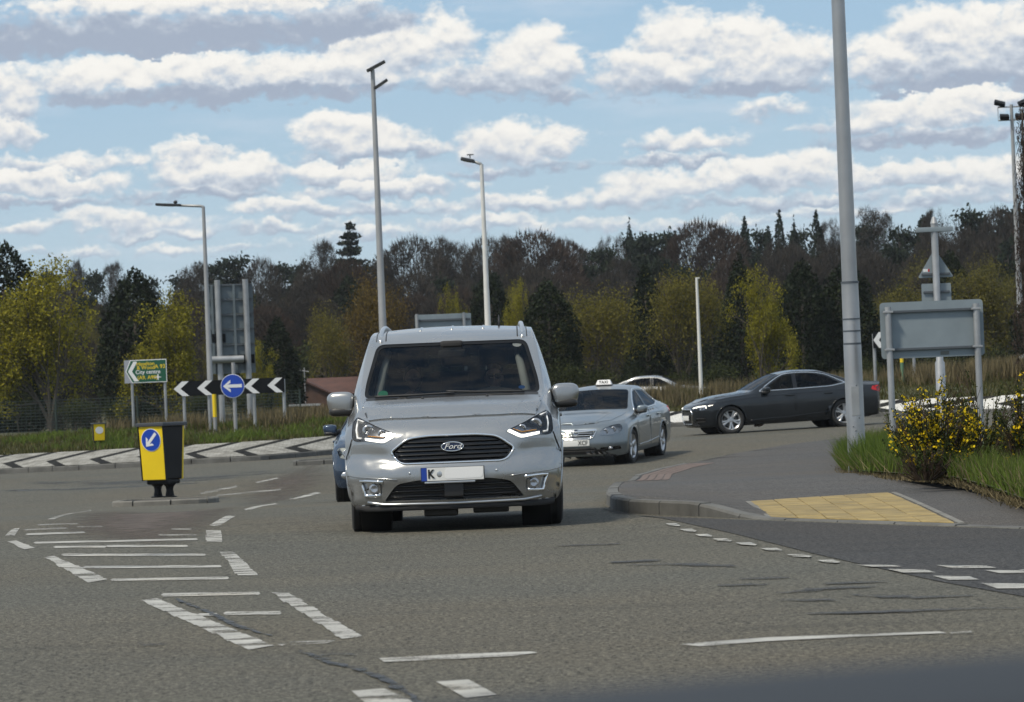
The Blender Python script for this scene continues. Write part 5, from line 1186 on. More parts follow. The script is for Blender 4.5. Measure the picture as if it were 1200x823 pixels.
# --- blue roundel with arrow in front of the board
D = 90.2; t = sign_at('arrow_sign', 274.5, 500, D, 'round blue sign with a white arrow pointing left on a grey post', 'sign'); zb = t.location.z; zc = hgt(272.5, 452.5, D, zb)
post(hgt(272, 425, D, zb), .05, M_POLE, .03, .08, parent=t)
rm = disc(MB(), .315, -.012, .012, 0, zc).build('sign_rim', M_SGNW, t, smooth=30); disc(MB(), .30, -.017, .004, 0, zc).build('sign_face', M_SGNB, t, smooth=30)
MB().prism(rot2(arrow_poly(.50, .085, .20, .165), 0, 1, (-.005, zc)), -.022, -.018).build('arrow', M_SGNW, t)
MB().tube([(-.3, .03, zc), (.3, .03, zc)], .02, 8).build('bracket', M_GALV, t)

# --- short yellow and grey marker post
D = 91; t = sign_at('marker_post', 252.5, 505, D, 'slim marker post with a yellow upper half in front of the chevron board', 'post'); zb = t.location.z; zt = hgt(252.5, 462, D, zb); zm = hgt(252.5, 489, D, zb)
post(zm, .05, M_POLE, parent=t, name='post'); MB().tube([(0, 0, zm), (0, 0, zt)], .055, 12).build('yellow_band', M_YEL, t, smooth=40)

# --- tall sign seen from behind, left of the van
D = 100; s_ = FPX / D; t = sign_at('large_sign', 274, 495, D, 'tall grey sign board seen from behind, on two steel posts beside the chevron board', 'sign', R(9)); zb = t.location.z
zt = hgt(268, 333, D, zb); z0 = hgt(276, 438, D, zb); W_ = 56 / s_
for i in range(6):
    h = (zt - z0) / 6; MB().prism([(-W_ / 2, z0 + i * h + .008), (W_ / 2, z0 + i * h + .008), (W_ / 2, z0 + (i + 1) * h - .008), (-W_ / 2, z0 + (i + 1) * h - .008)], -.012 , .012).build('sign_panel', M_ALU2, t)
    MB().bbox((0, -.045, z0 + (i + 1) * h - .03), (W_ * .98, .05, .05), .008).build('cross_rail', M_ALUD, t)
for xx in (-W_ * .5 + .36, W_ * .5 - .22): post(zt + .12, .085, M_GALV, xx, -.16, parent=t, n=16)
for xx in (-W_ * .36, .14): MB().bbox((xx, -.05, (zt + z0) / 2), (.07, .045, zt - z0 - .04), .008).build('stiffener', M_ALU2, t)
for (xx, zz, w_) in ((-.35, .40, .40), (.30, .16, .75)): MB().bbox((xx, -.06, z0 + (zt - z0) * zz), (w_, .05, .26), .01).build('cut_out', M_SGNK, t)
MB().tube([(-.62, -.28, z0 + .42), (.34, -.28, z0 + .42)], .11, 14).build('cross_tube', M_GALV, t, smooth=40)

# --- dark sign board seen over the van's roof
D = 100; s_ = FPX / D; t = sign_at('rear_sign', 523, 470, D, 'sign board seen from behind just above the roof of the silver people carrier', 'sign', R(6)); zb = t.location.z; zt = hgt(523, 368, D, zb); W_ = 66 / s_
MB().bbox((0, 0, zt - .40), (W_, .03, .8), .01).build('sign_panel', M_ALU, t); MB().bbox((0, -.05, zt - .17), (W_ * .97, .05, .06), .008).build('cross_rail', M_ALUD, t); MB().bbox((0, -.05, zt - .62), (W_ * .97, .05, .06), .008).build('cross_rail', M_ALUD, t)
for xx in (-W_ / 2 + .05, W_ / 2 - .22): post(zt + .02, .045, M_GALV, xx, -.11, parent=t)

# --- lamp columns
def column(name, u0, v0, ut, vt, D, r0, r1, m, label, arm=None, heads=(), group=None, rings=(), grp=None):
    """steel column whose foot and top are where they stand; arm along x"""
    t = sign_at(name, u0, v0, D, label, 'street lamp', 0, group); zb = t.location.z; zt = hgt(ut, vt, D, zb)
    MB().tube([(0, 0, -.3), (0, 0, zt * .18), (0, 0, zt * .19), (0, 0, zt)], [r0, r0 * .98, r0 * .86, r1], 20).build('column', m, t, smooth=60); return t, zt
def led_head(parent, c, L, a, w_=.30, m=None, z=.07, rz=0):
    rot = Euler((0, a, rz)).to_matrix(); b = MB().bbox(c, (L, w_, z), .025, rot); o = b.build('lamp_head', m or M_LAMPG, parent, smooth=40)
    MB().bbox(Vector(c) + rot @ Vector((-L * .05, 0, -z * .52)), (L * .5, w_ * .7, .012), .004, rot).build('lamp_glass', mat('frosted lamp glass', (.45, .46, .46), .3), o); return o
t, zt = column('street_lamp', 248, 492, 232, 243, 96, .095, .045, M_POLE, 'slim grey street lamp with a long arm to the left beside the tall sign')
MB().tube([(0, 0, zt - .05), (0, 0, zt), (-.08, 0, zt + .03), (-.68, 0, zt + .07)], [.045, .045, .04, .035], 10).build('arm', M_POLE, t, smooth=True); h = led_head(t, (-.98, 0, zt + .10), .72, R(4), .26); MB().ellipsoid((-.78, 0, zt + .17), (.06, .06, .05), 10, 6).build('sensor', M_LAMPG, h, smooth=True)
t, zt = column('street_lamp', 452, 470, 437.5, 82, 98, .13, .06, M_POLE, 'tallest street lamp with two angled lamp heads rising behind the silver people carrier')
led_head(t, (.10, 0, zt + .10), .60, R(-26), .34, M_POLE if False else M_LAMPG); led_head(t, (.22, 0, zt - .42), .46, R(-32), .28); MB().tube([(0, 0, zt - .50), (.06, 0, zt - .46)], .06, 8).build('bracket', M_LAMPG, t)
t, zt = column('street_lamp', 575, 462, 560, 193, 104, .115, .055, M_PALE, 'pale street lamp with a short arm to the left above the van roof')
MB().tube([(0, 0, zt - .03), (-.03, 0, zt + .02), (-.30, 0, zt + .12)], [.05, .05, .04], 10).build('arm', M_POLE, t, smooth=True); h = led_head(t, (-.42, 0, zt + .15), .42, R(14), .34, None, .10); MB().tube([(-.34, 0, zt + .2), (-.34, 0, zt + .30)], .02, 6).build('sensor_stem', M_LAMPG, h); MB().box((-.33, 0, zt + .31), (.20, .08, .03)).build('sensor_plate', M_LAMPG, h)
# near big column on the right verge
D = 48; t = sign_at('lamp_column', 1004.5, 541, D, 'thick stepped steel lamp column in the grass on the right, cut by the top of the frame', 'street lamp'); zb = t.location.z
zz = lambda v: hgt(1000, v, D, zb)
prof = [(-.3, .128), (zz(404), .126), (zz(403), .123), (zz(331), .119), (zz(330), .110), (zz(0), .094), (zz(0) + 4.6, .062)]
MB().tube([(0, 0, a) for a, r in prof], [r for a, r in prof], 28).build('column', mat('big column steel', (.36, .365, .37), .38, .7, var=.16, vscale=.9, rvar=.1), t, smooth=30)
for v, th in ((331, .016), (374, .010), (388, .010), (403, .014)): MB().lathe([(-th, .100), (-th, .127), (th, .127), (th, .100)], 28, 'Z', (0, 0, zz(v))).build('band', M_ALUD, t, smooth=30)
MB().bbox((.0, -.118, zz(470)), (.11, .02, .42), .006).build('service_door', M_GALV, t)
for (a, v) in ((R(-70), 490), (R(-110), 500), (R(-80), 452), (R(-95), 505)): MB().ellipsoid((.125 * math.cos(a), .125 * math.sin(a), zz(v)), (.012, .012, .012), 8, 5).build('bolt', M_ALUD, t)
zt = zz(0) + 4.6; MB().tube([(0, 0, zt - .05), (-.1, .05, zt + .05), (-1.1, .5, zt + .15)], [.06, .05, .04], 10).build('arm', M_GALV, t, smooth=True); led_head(t, (-1.4, .62, zt + .17), .7, 0, .3, rz=R(-25))
# slender white post
D = 112; t = sign_at('white_post', 821.5, 452, D, 'slender plain white pole with a small tip rising from the long grass', 'pole'); zb = t.location.z; zt = hgt(818, 326, D, zb)
MB().tube([(0, 0, -.3), (0, 0, zt * .35), (0, 0, zt)], [.07, .06, .042], 14).build('pole', mat('white pole', (.66, .66, .63), .5), t, smooth=50); MB().bbox((.03, 0, zt), (.14, .06, .04), .01).build('tip', M_PALE, t)
# floodlight mast at the right edge
D = 150; s_ = FPX / D; t = sign_at('floodlight_mast', 1199, 450, D, 'floodlight mast with tilted black floodlights against the sky at the right edge', 'floodlight'); zb = t.location.z; zt = hgt(1193, 125, D, zb)
MB().tube([(0, 0, -.3), (0, 0, zt + .1)], [.16, .07], 14).build('mast', M_POLE, t, smooth=50)
for z in (0, -15.5 / s_): MB().tube([(-16 / s_, 0, zt + z), (16 / s_, 0, zt + z)], .03, 8).build('crossbar', M_POLE, t)
for sg in (-1, 1):
    MB().tube([(sg * 16 / s_, 0, zt), (sg * 16 / s_, 0, zt - 15.5 / s_)], .015, 6).build('tie', M_POLE, t)
    MB().bbox((sg * 14 / s_, -.1, zt + .16), (.48, .34, .17), .03, Euler((R(25), R(22 * sg * -1) if sg > 0 else R(16), 0)).to_matrix()).build('floodlight', M_SGNK, t, smooth=40); MB().bbox((sg * 9 / s_, -.1, zt - 12 / s_), (.40, .34, .19), .03, Euler((R(25), R(4), 0)).to_matrix()).build('floodlight', M_SGNK, t, smooth=40)

# --- right: large sign back on two posts
D = 47; s_ = FPX / D; t = sign_at('junction_sign', 1099, 545, D, 'wide grey sign with rounded corners seen from behind on two posts in the broom', 'sign', R(0)); zb = t.location.z; zc = hgt(1098.5, 385.5, D, zb); W_ = 121 / s_; H_ = 66 / s_
MB().prism(rounded([(-W_ / 2, zc - H_ / 2), (W_ / 2, zc - H_ / 2), (W_ / 2, zc + H_ / 2), (-W_ / 2, zc + H_ / 2)], .06, 6), 0, .006).build('sign_panel', M_ALU, t)
for z in (zc + H_ * .33, zc - H_ * .34): MB().bbox((0, -.022, z), (W_ * .86, .04, .035), .006).build('cross_rail', M_ALUD, t)
for xx in (-W_ / 2 + .105, W_ / 2 - .105):
    post(zc + H_ * .42, .044, M_GALV, xx, -.085, parent=t, n=16)
    for z in (zc + H_ * .33, zc - H_ * .34): MB().bbox((xx, -.08, z), (.13, .11, .03), .006).build('clamp', M_GALV, t)
MB().box((.16, -.0025, zc - H_ * .43), (.12, .002, .05)).build('sticker', mat('worn sticker', (.13, .14, .13), .6), t)
# --- right: warning triangle on a tall post with a bar on top
D = 60; s_ = FPX / D; t = sign_at('triangle_sign', 1106, 535, D, 'triangular sign back on a tall post with a bar across its top', 'sign'); zb = t.location.z
zt = hgt(1098, 262, D, zb); xo = .04
MB().tube([(0, 0, -.3), (0, 0, zt * .42), (0, 0, zt * .43), (0, 0, zt)], [.085, .085, .062, .06], 18).build('post', M_GALV, t, smooth=50)
zb_ = hgt(1100, 325, D, zb); za = hgt(1098, 291, D, zb); hw = 21 / s_
MB().prism(rounded([(-hw, zb_), (hw, zb_), (0, za)], .04, 5), .066, .075).build('triangle', M_ALU, t); MB().bbox((0, .05, zb_ + .06), (hw * 1.6, .03, .04), .005).build('rail', M_ALUD, t)
MB().box((-.17, .0645, zb_ + .13), (.10, .002, .05)).build('sticker', M_SGNW, t); MB().box((-.12, .0642, zb_ + .13), (.03, .002, .05)).build('sticker_print', M_REDL, t)
z1, z2 = hgt(1100, 332, D, zb), hgt(1100, 352, D, zb); MB().prism(rounded([(-.26, z2 - .1), (.26, z2 - .1), (.26, z1), (-.26, z1)], .03, 4), .066, .074).build('plate', M_ALU, t); MB().bbox((0, .05, (z1 + z2) / 2), (.46, .03, .04), .005).build('rail', M_ALUD, t)
zz_ = hgt(1100, 269, D, zb); MB().bbox((0, -.02, zz_), (43 / s_, .10, .085), .015).build('top_bar', M_ALU, t, smooth=30); MB().tube([(0, 0, zt), (0, 0, zt + .12)], [.07, .03], 12).build('post_cap', M_GALV, t)
# --- right: small chevron board with its posts
D = 104; s_ = FPX / D; t = sign_at('chevron_sign', 1036, 460, D, 'small chevron board half hidden behind the wide grey sign', 'sign'); zb = t.location.z; zc = hgt(1032, 398.5, D, zb); H_ = 19 / s_
MB().prism([(-.27, zc - H_ / 2), (2.2, zc - H_ / 2), (2.2, zc + H_ / 2), (-.27, zc + H_ / 2)], 0, .03).build('board', M_SGNK, t)
for k in range(4): MB().prism(chevron_poly(-.09 + k * .56, zc, H_ * .98, 13 / s_, 6.5 / s_), -.006, -.001).build('chevron', M_SGNW, t)
for u in (1027, 1046, 1073): post(zc + H_ * .4, .05, M_GALV, (u - 1036) / s_, .09, parent=t)
D = 103; t = sign_at('marker_post', 1058, 452, D, 'slim green and yellow marker post seen below the wide grey sign', 'post'); zb = t.location.z; post(hgt(1058, 425, D, zb), .05, mat('green post', (.10, .20, .12), .6), parent=t); MB().tube([(0, 0, hgt(1058, 425, D, zb)), (0, 0, hgt(1058, 412, D, zb))], .055, 10).build('yellow_band', M_YEL, t)
# small far lamp by the chevron board
D = 160; t = sign_at('park_lamp', 320, 470, D, 'small far lamp with a pale head above the right end of the chevron board', 'street lamp'); zb = t.location.z; zt = hgt(320, 438, D, zb); MB().tube([(0, 0, -.3), (0, 0, zt)], [.05, .03], 8).build('column', M_POLE, t); MB().ellipsoid((0, 0, zt), (.17, .17, .11), 12, 8, 2.6).build('lamp_head', M_PALE, t, smooth=True)
# the photographer's own car: just its bonnet in view
bn = thing('car', (0, 1.45, 0), 'slate blue car bonnet, out of focus, along the bottom right of the frame', 'car')
xs_ = np.linspace(-.42, 1.12, 45); ys_ = np.linspace(.95, 2.15, 40); V, F = grid(xs_, ys_, lambda x, y: .9615 - .050 * ((x - .40) / .78) ** 2 - .35 * np.clip(np.abs((x - .35) / .77) - .80, 0, 1) ** 2 - .078 * ((y - .9)) ** 2 - .9 * np.clip(y - 1.85, 0, 1) ** 2)
V[:, 1] -= 1.45; me = np_mesh('bonnet', V, F); me.shade_smooth(); o = link('bonnet', me, M_SLATE, bn); md = o.modifiers.new('sheet', 'SOLIDIFY'); md.thickness = .012; md.offset = -1
for sg, xx in ((-1, -.42), (1, 1.12)): MB().bbox((xx + sg * .06, .10, .72), (.14, 1.25, .34), .06).build('wing', M_SLATE, bn, smooth=40)
MB().bbox((.35, .74, .58), (1.66, .16, .44), .07).build('front_bumper', M_SLATE, bn, smooth=40)
# ================================================================== trees, shrubs, grass, fence, house
def rng(seed): return np.random.default_rng(seed)
def unit(r, n):
    v = r.normal(size=(n, 3)); return v / np.linalg.norm(v, axis=1)[:, None]
def quads(C, size, r, flat=0.0, aspect=.6):
    """one small leaf-like quad at each point, turned at random"""
    n = len(C); a = unit(r, n); a[:, 2] *= (1 - flat); a /= np.linalg.norm(a, axis=1)[:, None]; b = np.cross(a, unit(r, n)); b /= np.linalg.norm(b, axis=1)[:, None]
    s = (size * r.uniform(.6, 1.3, n))[:, None]; a = a * s; b = b * s * aspect
    V = np.empty((n, 4, 3)); V[:, 0] = C - a; V[:, 1] = C + b; V[:, 2] = C + a; V[:, 3] = C - b
    return V.reshape(-1, 3), np.arange(n * 4).reshape(-1, 4)
def tris(C, D_, L, w_, r):
    n = len(C); d = D_ / np.linalg.norm(D_, axis=1)[:, None]; s = np.cross(d, unit(r, n)); s /= np.linalg.norm(s, axis=1)[:, None]
    L = (L * r.uniform(.5, 1.2, n))[:, None]; V = np.empty((n, 3, 3)); V[:, 0] = C - s * w_; V[:, 1] = C + s * w_; V[:, 2] = C + d * L
    return V.reshape(-1, 3), np.arange(n * 3).reshape(-1, 3)
def skeleton(r, mb, spread=.9, up=.35, depth=4, trunk=.28, kids=(5, 3, 3, 2), rad=.018, l0=.26, bend=.35, lean=0.0):
    tips = []
    def grow(p, d, L, rd, k):
        pts = [p]; q_ = p; dd = d
        for i in range(3):
            dd = dd + r.normal(size=3) * bend * .25 + np.array([0, 0, up * .25]); dd /= np.linalg.norm(dd); q_ = q_ + dd * L / 3; pts.append(q_)
        mb.tube([tuple(x) for x in pts], [rd, rd * .85, rd * .7, rd * .55], 5 if k < 2 else 3, False)
        if k >= depth: tips.append((q_, dd)); return
        for j in range(kids[min(k, len(kids) - 1)]):
            a = r.uniform(0, 2 * math.pi); ort = np.cross(dd, unit(r, 1)[0]); ort /= np.linalg.norm(ort); nd = dd + ort * spread * r.uniform(.5, 1.1); nd /= np.linalg.norm(nd)
            t = r.uniform(.45, 1.0); k0 = min(int(t * 3), 2); pp = pts[k0] + (pts[k0 + 1] - pts[k0]) * (t * 3 - k0); grow(pp, nd, L * r.uniform(.62, .86), rd * .55, k + 1)
        tips.append((q_, dd))
    grow(np.array([0, 0, -.03]), np.array([lean, 0, 1.0]), trunk + .03, rad, 0)
    return tips
TREES = {}
def fit(mb, arrs, w_, z0=None):
    """scale so the crown is 1 high and w_ wide"""
    allv = np.vstack([a for a in arrs]); zt = np.percentile(allv[:, 2], 99.6); rx = np.percentile(np.hypot(allv[:, 0], allv[:, 1]), 97)
    k = np.array([w_ / 2 / rx, w_ / 2 / rx, 1 / zt]); mb.v = [tuple(np.array(v) * k) for v in mb.v]; return [a * k for a in arrs]
def keep(kind, mb, V, F, w_):
    TREES.setdefault(kind, []).append((mb.mesh(kind + '_trunk', True, False), np_mesh(kind + '_crown', V, F), w_))
def mk_leafy(kind, seed, n_leaf, size, w_, depth=4, spread=.95, sd=.05, rad=.018):
    r = rng(seed); mb = MB(); tips = skeleton(r, mb, spread, .30, depth, .24, (6, 4, 3, 3), rad, .26)
    T = np.array([t[0] for t in tips]); T = T[T[:, 2] > .16]; sizes = r.uniform(.3, 1.6, len(T)); idx = r.choice(len(T), n_leaf, p=sizes / sizes.sum()); C = T[idx] + r.normal(size=(n_leaf, 3)) * sd * np.array([1, 1, .7])
    C, = fit(mb, [C], w_); V, F = quads(C, size, r, .3); keep(kind, mb, V, F, w_)
def dome(mb, C, k=.85):
    """press limbs and twigs under a rounded outline"""
    R_ = np.percentile(np.hypot(C[:, 0], C[:, 1]), 97) * 1.05; zt = C[:, 2].max()
    f = lambda P: np.c_[P[:, :2], np.minimum(P[:, 2], zt * k * (.30 + .70 * np.sqrt(np.clip(1 - (np.hypot(P[:, 0], P[:, 1]) / R_) ** 2, .0, 1))) + .12 * (P[:, 2] - zt * .5))]
    mb.v = [tuple(v) for v in f(np.array(mb.v))]; C[:] = f(C)
def mk_bare(kind, seed, per, L, wd, w_, leaves=0, lsize=.012):
    r = rng(seed); mb = MB(); tips = skeleton(r, mb, 1.05, .22, 4, .24, (6, 4, 3, 3), .017, .26)
    T = np.array([t[0] for t in tips]); Dv = np.array([t[1] for t in tips]); m_ = T[:, 2] > .18; T, Dv = T[m_], Dv[m_]
    C = np.repeat(T, per, 0) + r.normal(size=(len(T) * per, 3)) * .015; D2 = np.repeat(Dv, per, 0) + r.normal(size=C.shape) * .85 + np.array([0, 0, .18])
    dome(mb, C); C, = fit(mb, [C], w_ * .9); V, F = tris(C, D2, L, wd, r); keep(kind, mb, V, F, w_)
def mk_dense(kind, seed, n, size, w_, prof, rough=.16, twig=None):
    r = rng(seed); pf = pchip(prof); mb = MB().tube([(0, 0, -.03), (0, 0, .3), (0, 0, .8)], [.03, .024, .008], 7)
    z = r.uniform(.02, 1, n * 2); keepm = r.uniform(0, 1, n * 2) < pf(z) / max(pf(np.linspace(0, 1, 50))); z = z[keepm][:n]; a = r.uniform(0, 2 * math.pi, len(z))
    lump = sum(np.sin(a * k + z * f + p) * am for k, f, p, am in ((2, 9, r.uniform(0, 6), .5), (3, -14, r.uniform(0, 6), .4), (5, 21, r.uniform(0, 6), .4), (7, -33, r.uniform(0, 6), .35)))
    rad = pf(z) * (1 + rough * lump) * r.uniform(.35, 1, len(z)) ** .4 * w_ / 2; zz_ = z + rough * .12 * lump + r.normal(size=len(z)) * .012
    C = np.c_[rad * np.cos(a), rad * np.sin(a), zz_]
    if twig: mb = MB(); skeleton(r, mb, .8, .3, 2, .3, (5, 3, 3), .02, .22, .3); V, F = tris(C, C * np.array([1.6, 1.6, .9]) + np.array([0, 0, -.1]) + r.normal(size=C.shape) * .16, size, twig, r)
    else: V, F = quads(C, size, r, .2, .55)
    keep(kind, mb, V, F, w_)
def mk_pine(kind, seed, n, size, w_):
    r = rng(seed); mb = MB(); top = np.array([r.normal() * .03, r.normal() * .03, .9]); mb.tube([(0, 0, -.03), tuple(top * .5 + np.array([.01, 0, 0])), tuple(top)], [.022, .017, .006], 7, False)
    cl = []
    for k in range(26):
        z = r.uniform(.40, .97); L = w_ / 2 * (1.0 - .75 * max(0, (z - .6) / .4)) * r.uniform(.45, 1.1); a = r.uniform(0, 2 * math.pi); p0 = top * (z * .9 / .9) * .95; p0 = np.array([top[0] * z, top[1] * z, z - .06]); p1 = p0 + np.array([L * math.cos(a), L * math.sin(a), r.uniform(.0, .07)])
        mb.tube([tuple(p0), tuple((p0 + p1) / 2 + np.array([0, 0, -.01])), tuple(p1)], [.007, .005, .002], 4, False)
        for t in (.55, .8, 1.0): cl.append((p0 + (p1 - p0) * t, .05 + .02 * r.uniform()))
    cl.append((top, .06)); P = np.array([c[0] for c in cl]); idx = r.integers(0, len(P), n); C = P[idx] + r.normal(size=(n, 3)) * np.array([.05, .05, .022]); V, F = quads(C, size, r, .3, .5); keep(kind, mb, V, F, w_)
def mk_spruce(kind, seed, w_, lay=17, per=9, dens=26, droop=.10, size=.018):
    r = rng(seed); mb = MB().tube([(0, 0, -.03), (0, 0, .5), (0, 0, 1.0)], [.020, .012, .002], 7); Cs = []
    for i in range(lay):
        z = .14 + .84 * (i / (lay - 1)) ** .92 + r.uniform(-.012, .012); L = w_ / 2 * (1 - z) ** .75 * 1.15 + .012
        for j in range(per if i < lay - 3 else 5):
            a = r.uniform(0, 2 * math.pi); l = L * r.uniform(.65, 1.15); n = max(4, int(dens * l / (w_ / 2) + 3)); t = r.uniform(.05, 1, n)
            p = np.c_[l * t * math.cos(a), l * t * math.sin(a), z - droop * l * np.sin(t * 2.4) + .05 * l * t ** 3]; Cs.append(p + r.normal(size=p.shape) * np.array([.010, .010, .006]))
            mb.tube([(0, 0, z), (l * .5 * math.cos(a), l * .5 * math.sin(a), z - droop * l * .9), (l * .95 * math.cos(a), l * .95 * math.sin(a), z - droop * l * .6)], [.004, .003, .001], 3, False)
    C = np.vstack(Cs); V, F = quads(C, size, r, .5, .4); keep(kind, mb, V, F, w_)
for k in range(3): mk_leafy('maple', 11 + k, 18000, .0088, .85, 4, 1.0, .026)
for k in range(2): mk_leafy('olive', 31 + k, 13500, .0088, .8, 4, .9, .05)
for k in range(2): mk_leafy('scrub', 41 + k, 3800, .022, 1.1, 3, 1.2, .07, .012)
for k in range(4): mk_bare('bare', 51 + k, 34, .055, .0021, .95)
ROUND = [(0, .5), (.12, .82), (.35, 1.0), (.6, .92), (.8, .66), (.93, .34), (1, .05)]; CONE = [(0, .75), (.15, .98), (.3, 1.0), (.55, .8), (.75, .52), (.9, .26), (1, .03)]
for k in range(2): mk_dense('yew', 61 + k, 12500, .0145, .55, ROUND, .16)
for k in range(2): mk_dense('cypress', 71 + k, 10500, .0135, .42, CONE, .14)
for k in range(3): mk_dense('beech', 101 + k, 17000, .045, .95, [(0, .25), (.12, .55), (.35, .92), (.6, 1.0), (.78, .84), (.92, .5), (1, .06)], .13, .0048)
for k in range(3): mk_pine('pine', 81 + k, 3600, .020, .75)
mk_spruce('fir', 91, .62, 26, 13, 50, .08, .022)
for k in range(2): mk_dense('spruce', 95 + k, 6500, .016, .42, [(0, .55), (.1, 1.0), (.35, .78), (.6, .52), (.82, .26), (1, .02)], .30)
BARK = mat('tree bark', (.075, .062, .05), .9, var=.3, vscale=6); BARKG = mat('grey bark', (.10, .095, .085), .9, var=.3, vscale=6)
LM = dict(maple=leafmat('yellow green blossom and young leaves', [(0, (.065, .062, .012)), (.35, (.14, .132, .015)), (.7, (.245, .222, .02)), (1, (.34, .30, .028))]),
    olive=leafmat('olive budding leaves', [(0, (.055, .052, .017)), (.5, (.11, .10, .022)), (1, (.19, .165, .028))]), scrub=leafmat('dark scrub leaves', [(0, (.018, .024, .010)), (.6, (.035, .045, .014)), (1, (.065, .07, .02))], .7, .1),
    bare=leafmat('bare twigs', [(0, (.026, .023, .020)), (.6, (.044, .038, .032)), (1, (.072, .063, .053))], .9, 0), copper=leafmat('reddish brown twigs', [(0, (.030, .021, .017)), (.6, (.047, .034, .027)), (1, (.068, .05, .04))], .9, 0),
    yew=leafmat('dark evergreen needles', [(0, (.006, .010, .005)), (.6, (.012, .019, .008)), (1, (.024, .033, .011))], .6, .05), pine=leafmat('pine needles', [(0, (.007, .012, .008)), (.6, (.014, .022, .013)), (1, (.026, .036, .019))], .6, .05), orange=leafmat('orange brown buds', [(0, (.05, .036, .012)), (.6, (.12, .082, .018)), (1, (.17, .115, .02))]))
LM['fir'] = LM['pine']; LM['cypress'] = LM['yew']; LM['spruce'] = LM['pine']
LM['beech'] = LM['copper']
NAMES = dict(beech='beech_tree', maple='maple_tree', olive='budding_tree', scrub='shrub', bare='bare_tree', yew='yew_tree', cypress='cypress_tree', pine='pine_tree', spruce='spruce_tree', fir='spruce_tree')
tr_ = random.Random(17)
def tree(kind, u, vtop, wpx, D, label, group=None, col=None, zoff=0.0, hmin=1.0):
    x = px_at(u, vtop, D).x; zt = px_at(u, vtop, D).z; zb = gz(x, D) - .1 + zoff; h = max(hmin, zt - zb); w_ = wpx * D / FPX; lst = TREES[kind]; tm, cm, w0 = lst[tr_.randrange(len(lst))]
    t = bpy.data.objects.new(NAMES[kind], None); COL.objects.link(t); t.empty_display_size = .3; t.location = (x, D, zb); t.rotation_euler = (0, 0, tr_.uniform(0, 6.28)); k = w_ / w0; t.scale = (k, k, h); tag(t, label, 'shrub' if kind == 'scrub' else 'tree', group)
    b = bpy.data.objects.new('trunk', tm); COL.objects.link(b); b.parent = t
    c = bpy.data.objects.new('crown', cm); COL.objects.link(c); c.parent = t
    if not tm.materials: tm.materials.append(BARK)
    if not cm.materials: cm.materials.append(LM[kind])
    if col: c.material_slots[0].link = 'OBJECT'; c.material_slots[0].material = LM[col]
    return t
# front row: each one can be told apart
FRONT = [('maple', 52, 308, 165, 126, 'large yellow green maple in young leaf at the left edge of the picture', None), ('yew', 2, 286, 105, 150, 'dark evergreen rising behind the large maple at the left edge', None), ('yew', 156, 316, 92, 148, 'dark rounded evergreen between the two yellow green maples on the left', None),
 ('maple', 203, 344, 122, 121, 'yellow green maple behind the green direction sign', None), ('maple', 300, 402, 60, 140, 'small yellow green tree just right of the tall grey sign back', None), ('cypress', 324, 372, 66, 150, 'dark slim evergreen above the right end of the chevron board', None), ('olive', 386, 358, 66, 176, 'pale olive budding tree above the red roofed house', None), ('scrub', 372, 400, 92, 200, 'dark green bush behind the red roofed house', None),
 ('olive', 432, 322, 96, 172, 'brownish yellow budding tree behind the tallest street lamp', 'orange'), ('maple', 528, 338, 50, 168, 'small yellow green tree above the middle of the van roof', None), ('yew', 574, 320, 66, 160, 'dark evergreen behind the pale street lamp', None), ('maple', 606, 332, 40, 150, 'narrow yellow green tree between two dark evergreens', None), ('yew', 641, 329, 76, 136, 'broad dark evergreen just right of the van roof', None),
 ('olive', 704, 338, 106, 142, 'olive green budding tree behind the taxi', None), ('cypress', 755, 308, 60, 150, 'narrow dark evergreen behind the taxi and left of the white pole', None), ('olive', 797, 316, 92, 146, 'large olive budding tree behind the slender white pole', None), ('cypress', 866, 300, 66, 152, 'dark evergreen left of the bright yellow green tree', None), ('maple', 886, 318, 88, 134, 'bright yellow green tree above the charcoal saloon', None),
 ('yew', 938, 306, 70, 140, 'dark evergreen right of the bright yellow green tree', None), ('yew', 990, 308, 84, 142, 'dark evergreen behind the thick lamp column', None), ('olive', 1062, 330, 96, 160, 'yellowish budding tree behind the triangular sign', None), ('yew', 1112, 296, 66, 172, 'dark evergreen right of the triangular sign post', None), ('maple', 1158, 312, 108, 160, 'yellow green tree at the right above the wide grey sign', 'olive'), ('yew', 1225, 330, 90, 140, 'dark evergreen cut by the right edge', None)]
for k, u, v, w_, D, lab, col in FRONT: tree(k, u, v, w_, D, lab, None, col, -1.0 if k == 'maple' and D < 135 else -.5 if k in ('maple', 'olive') else 0)
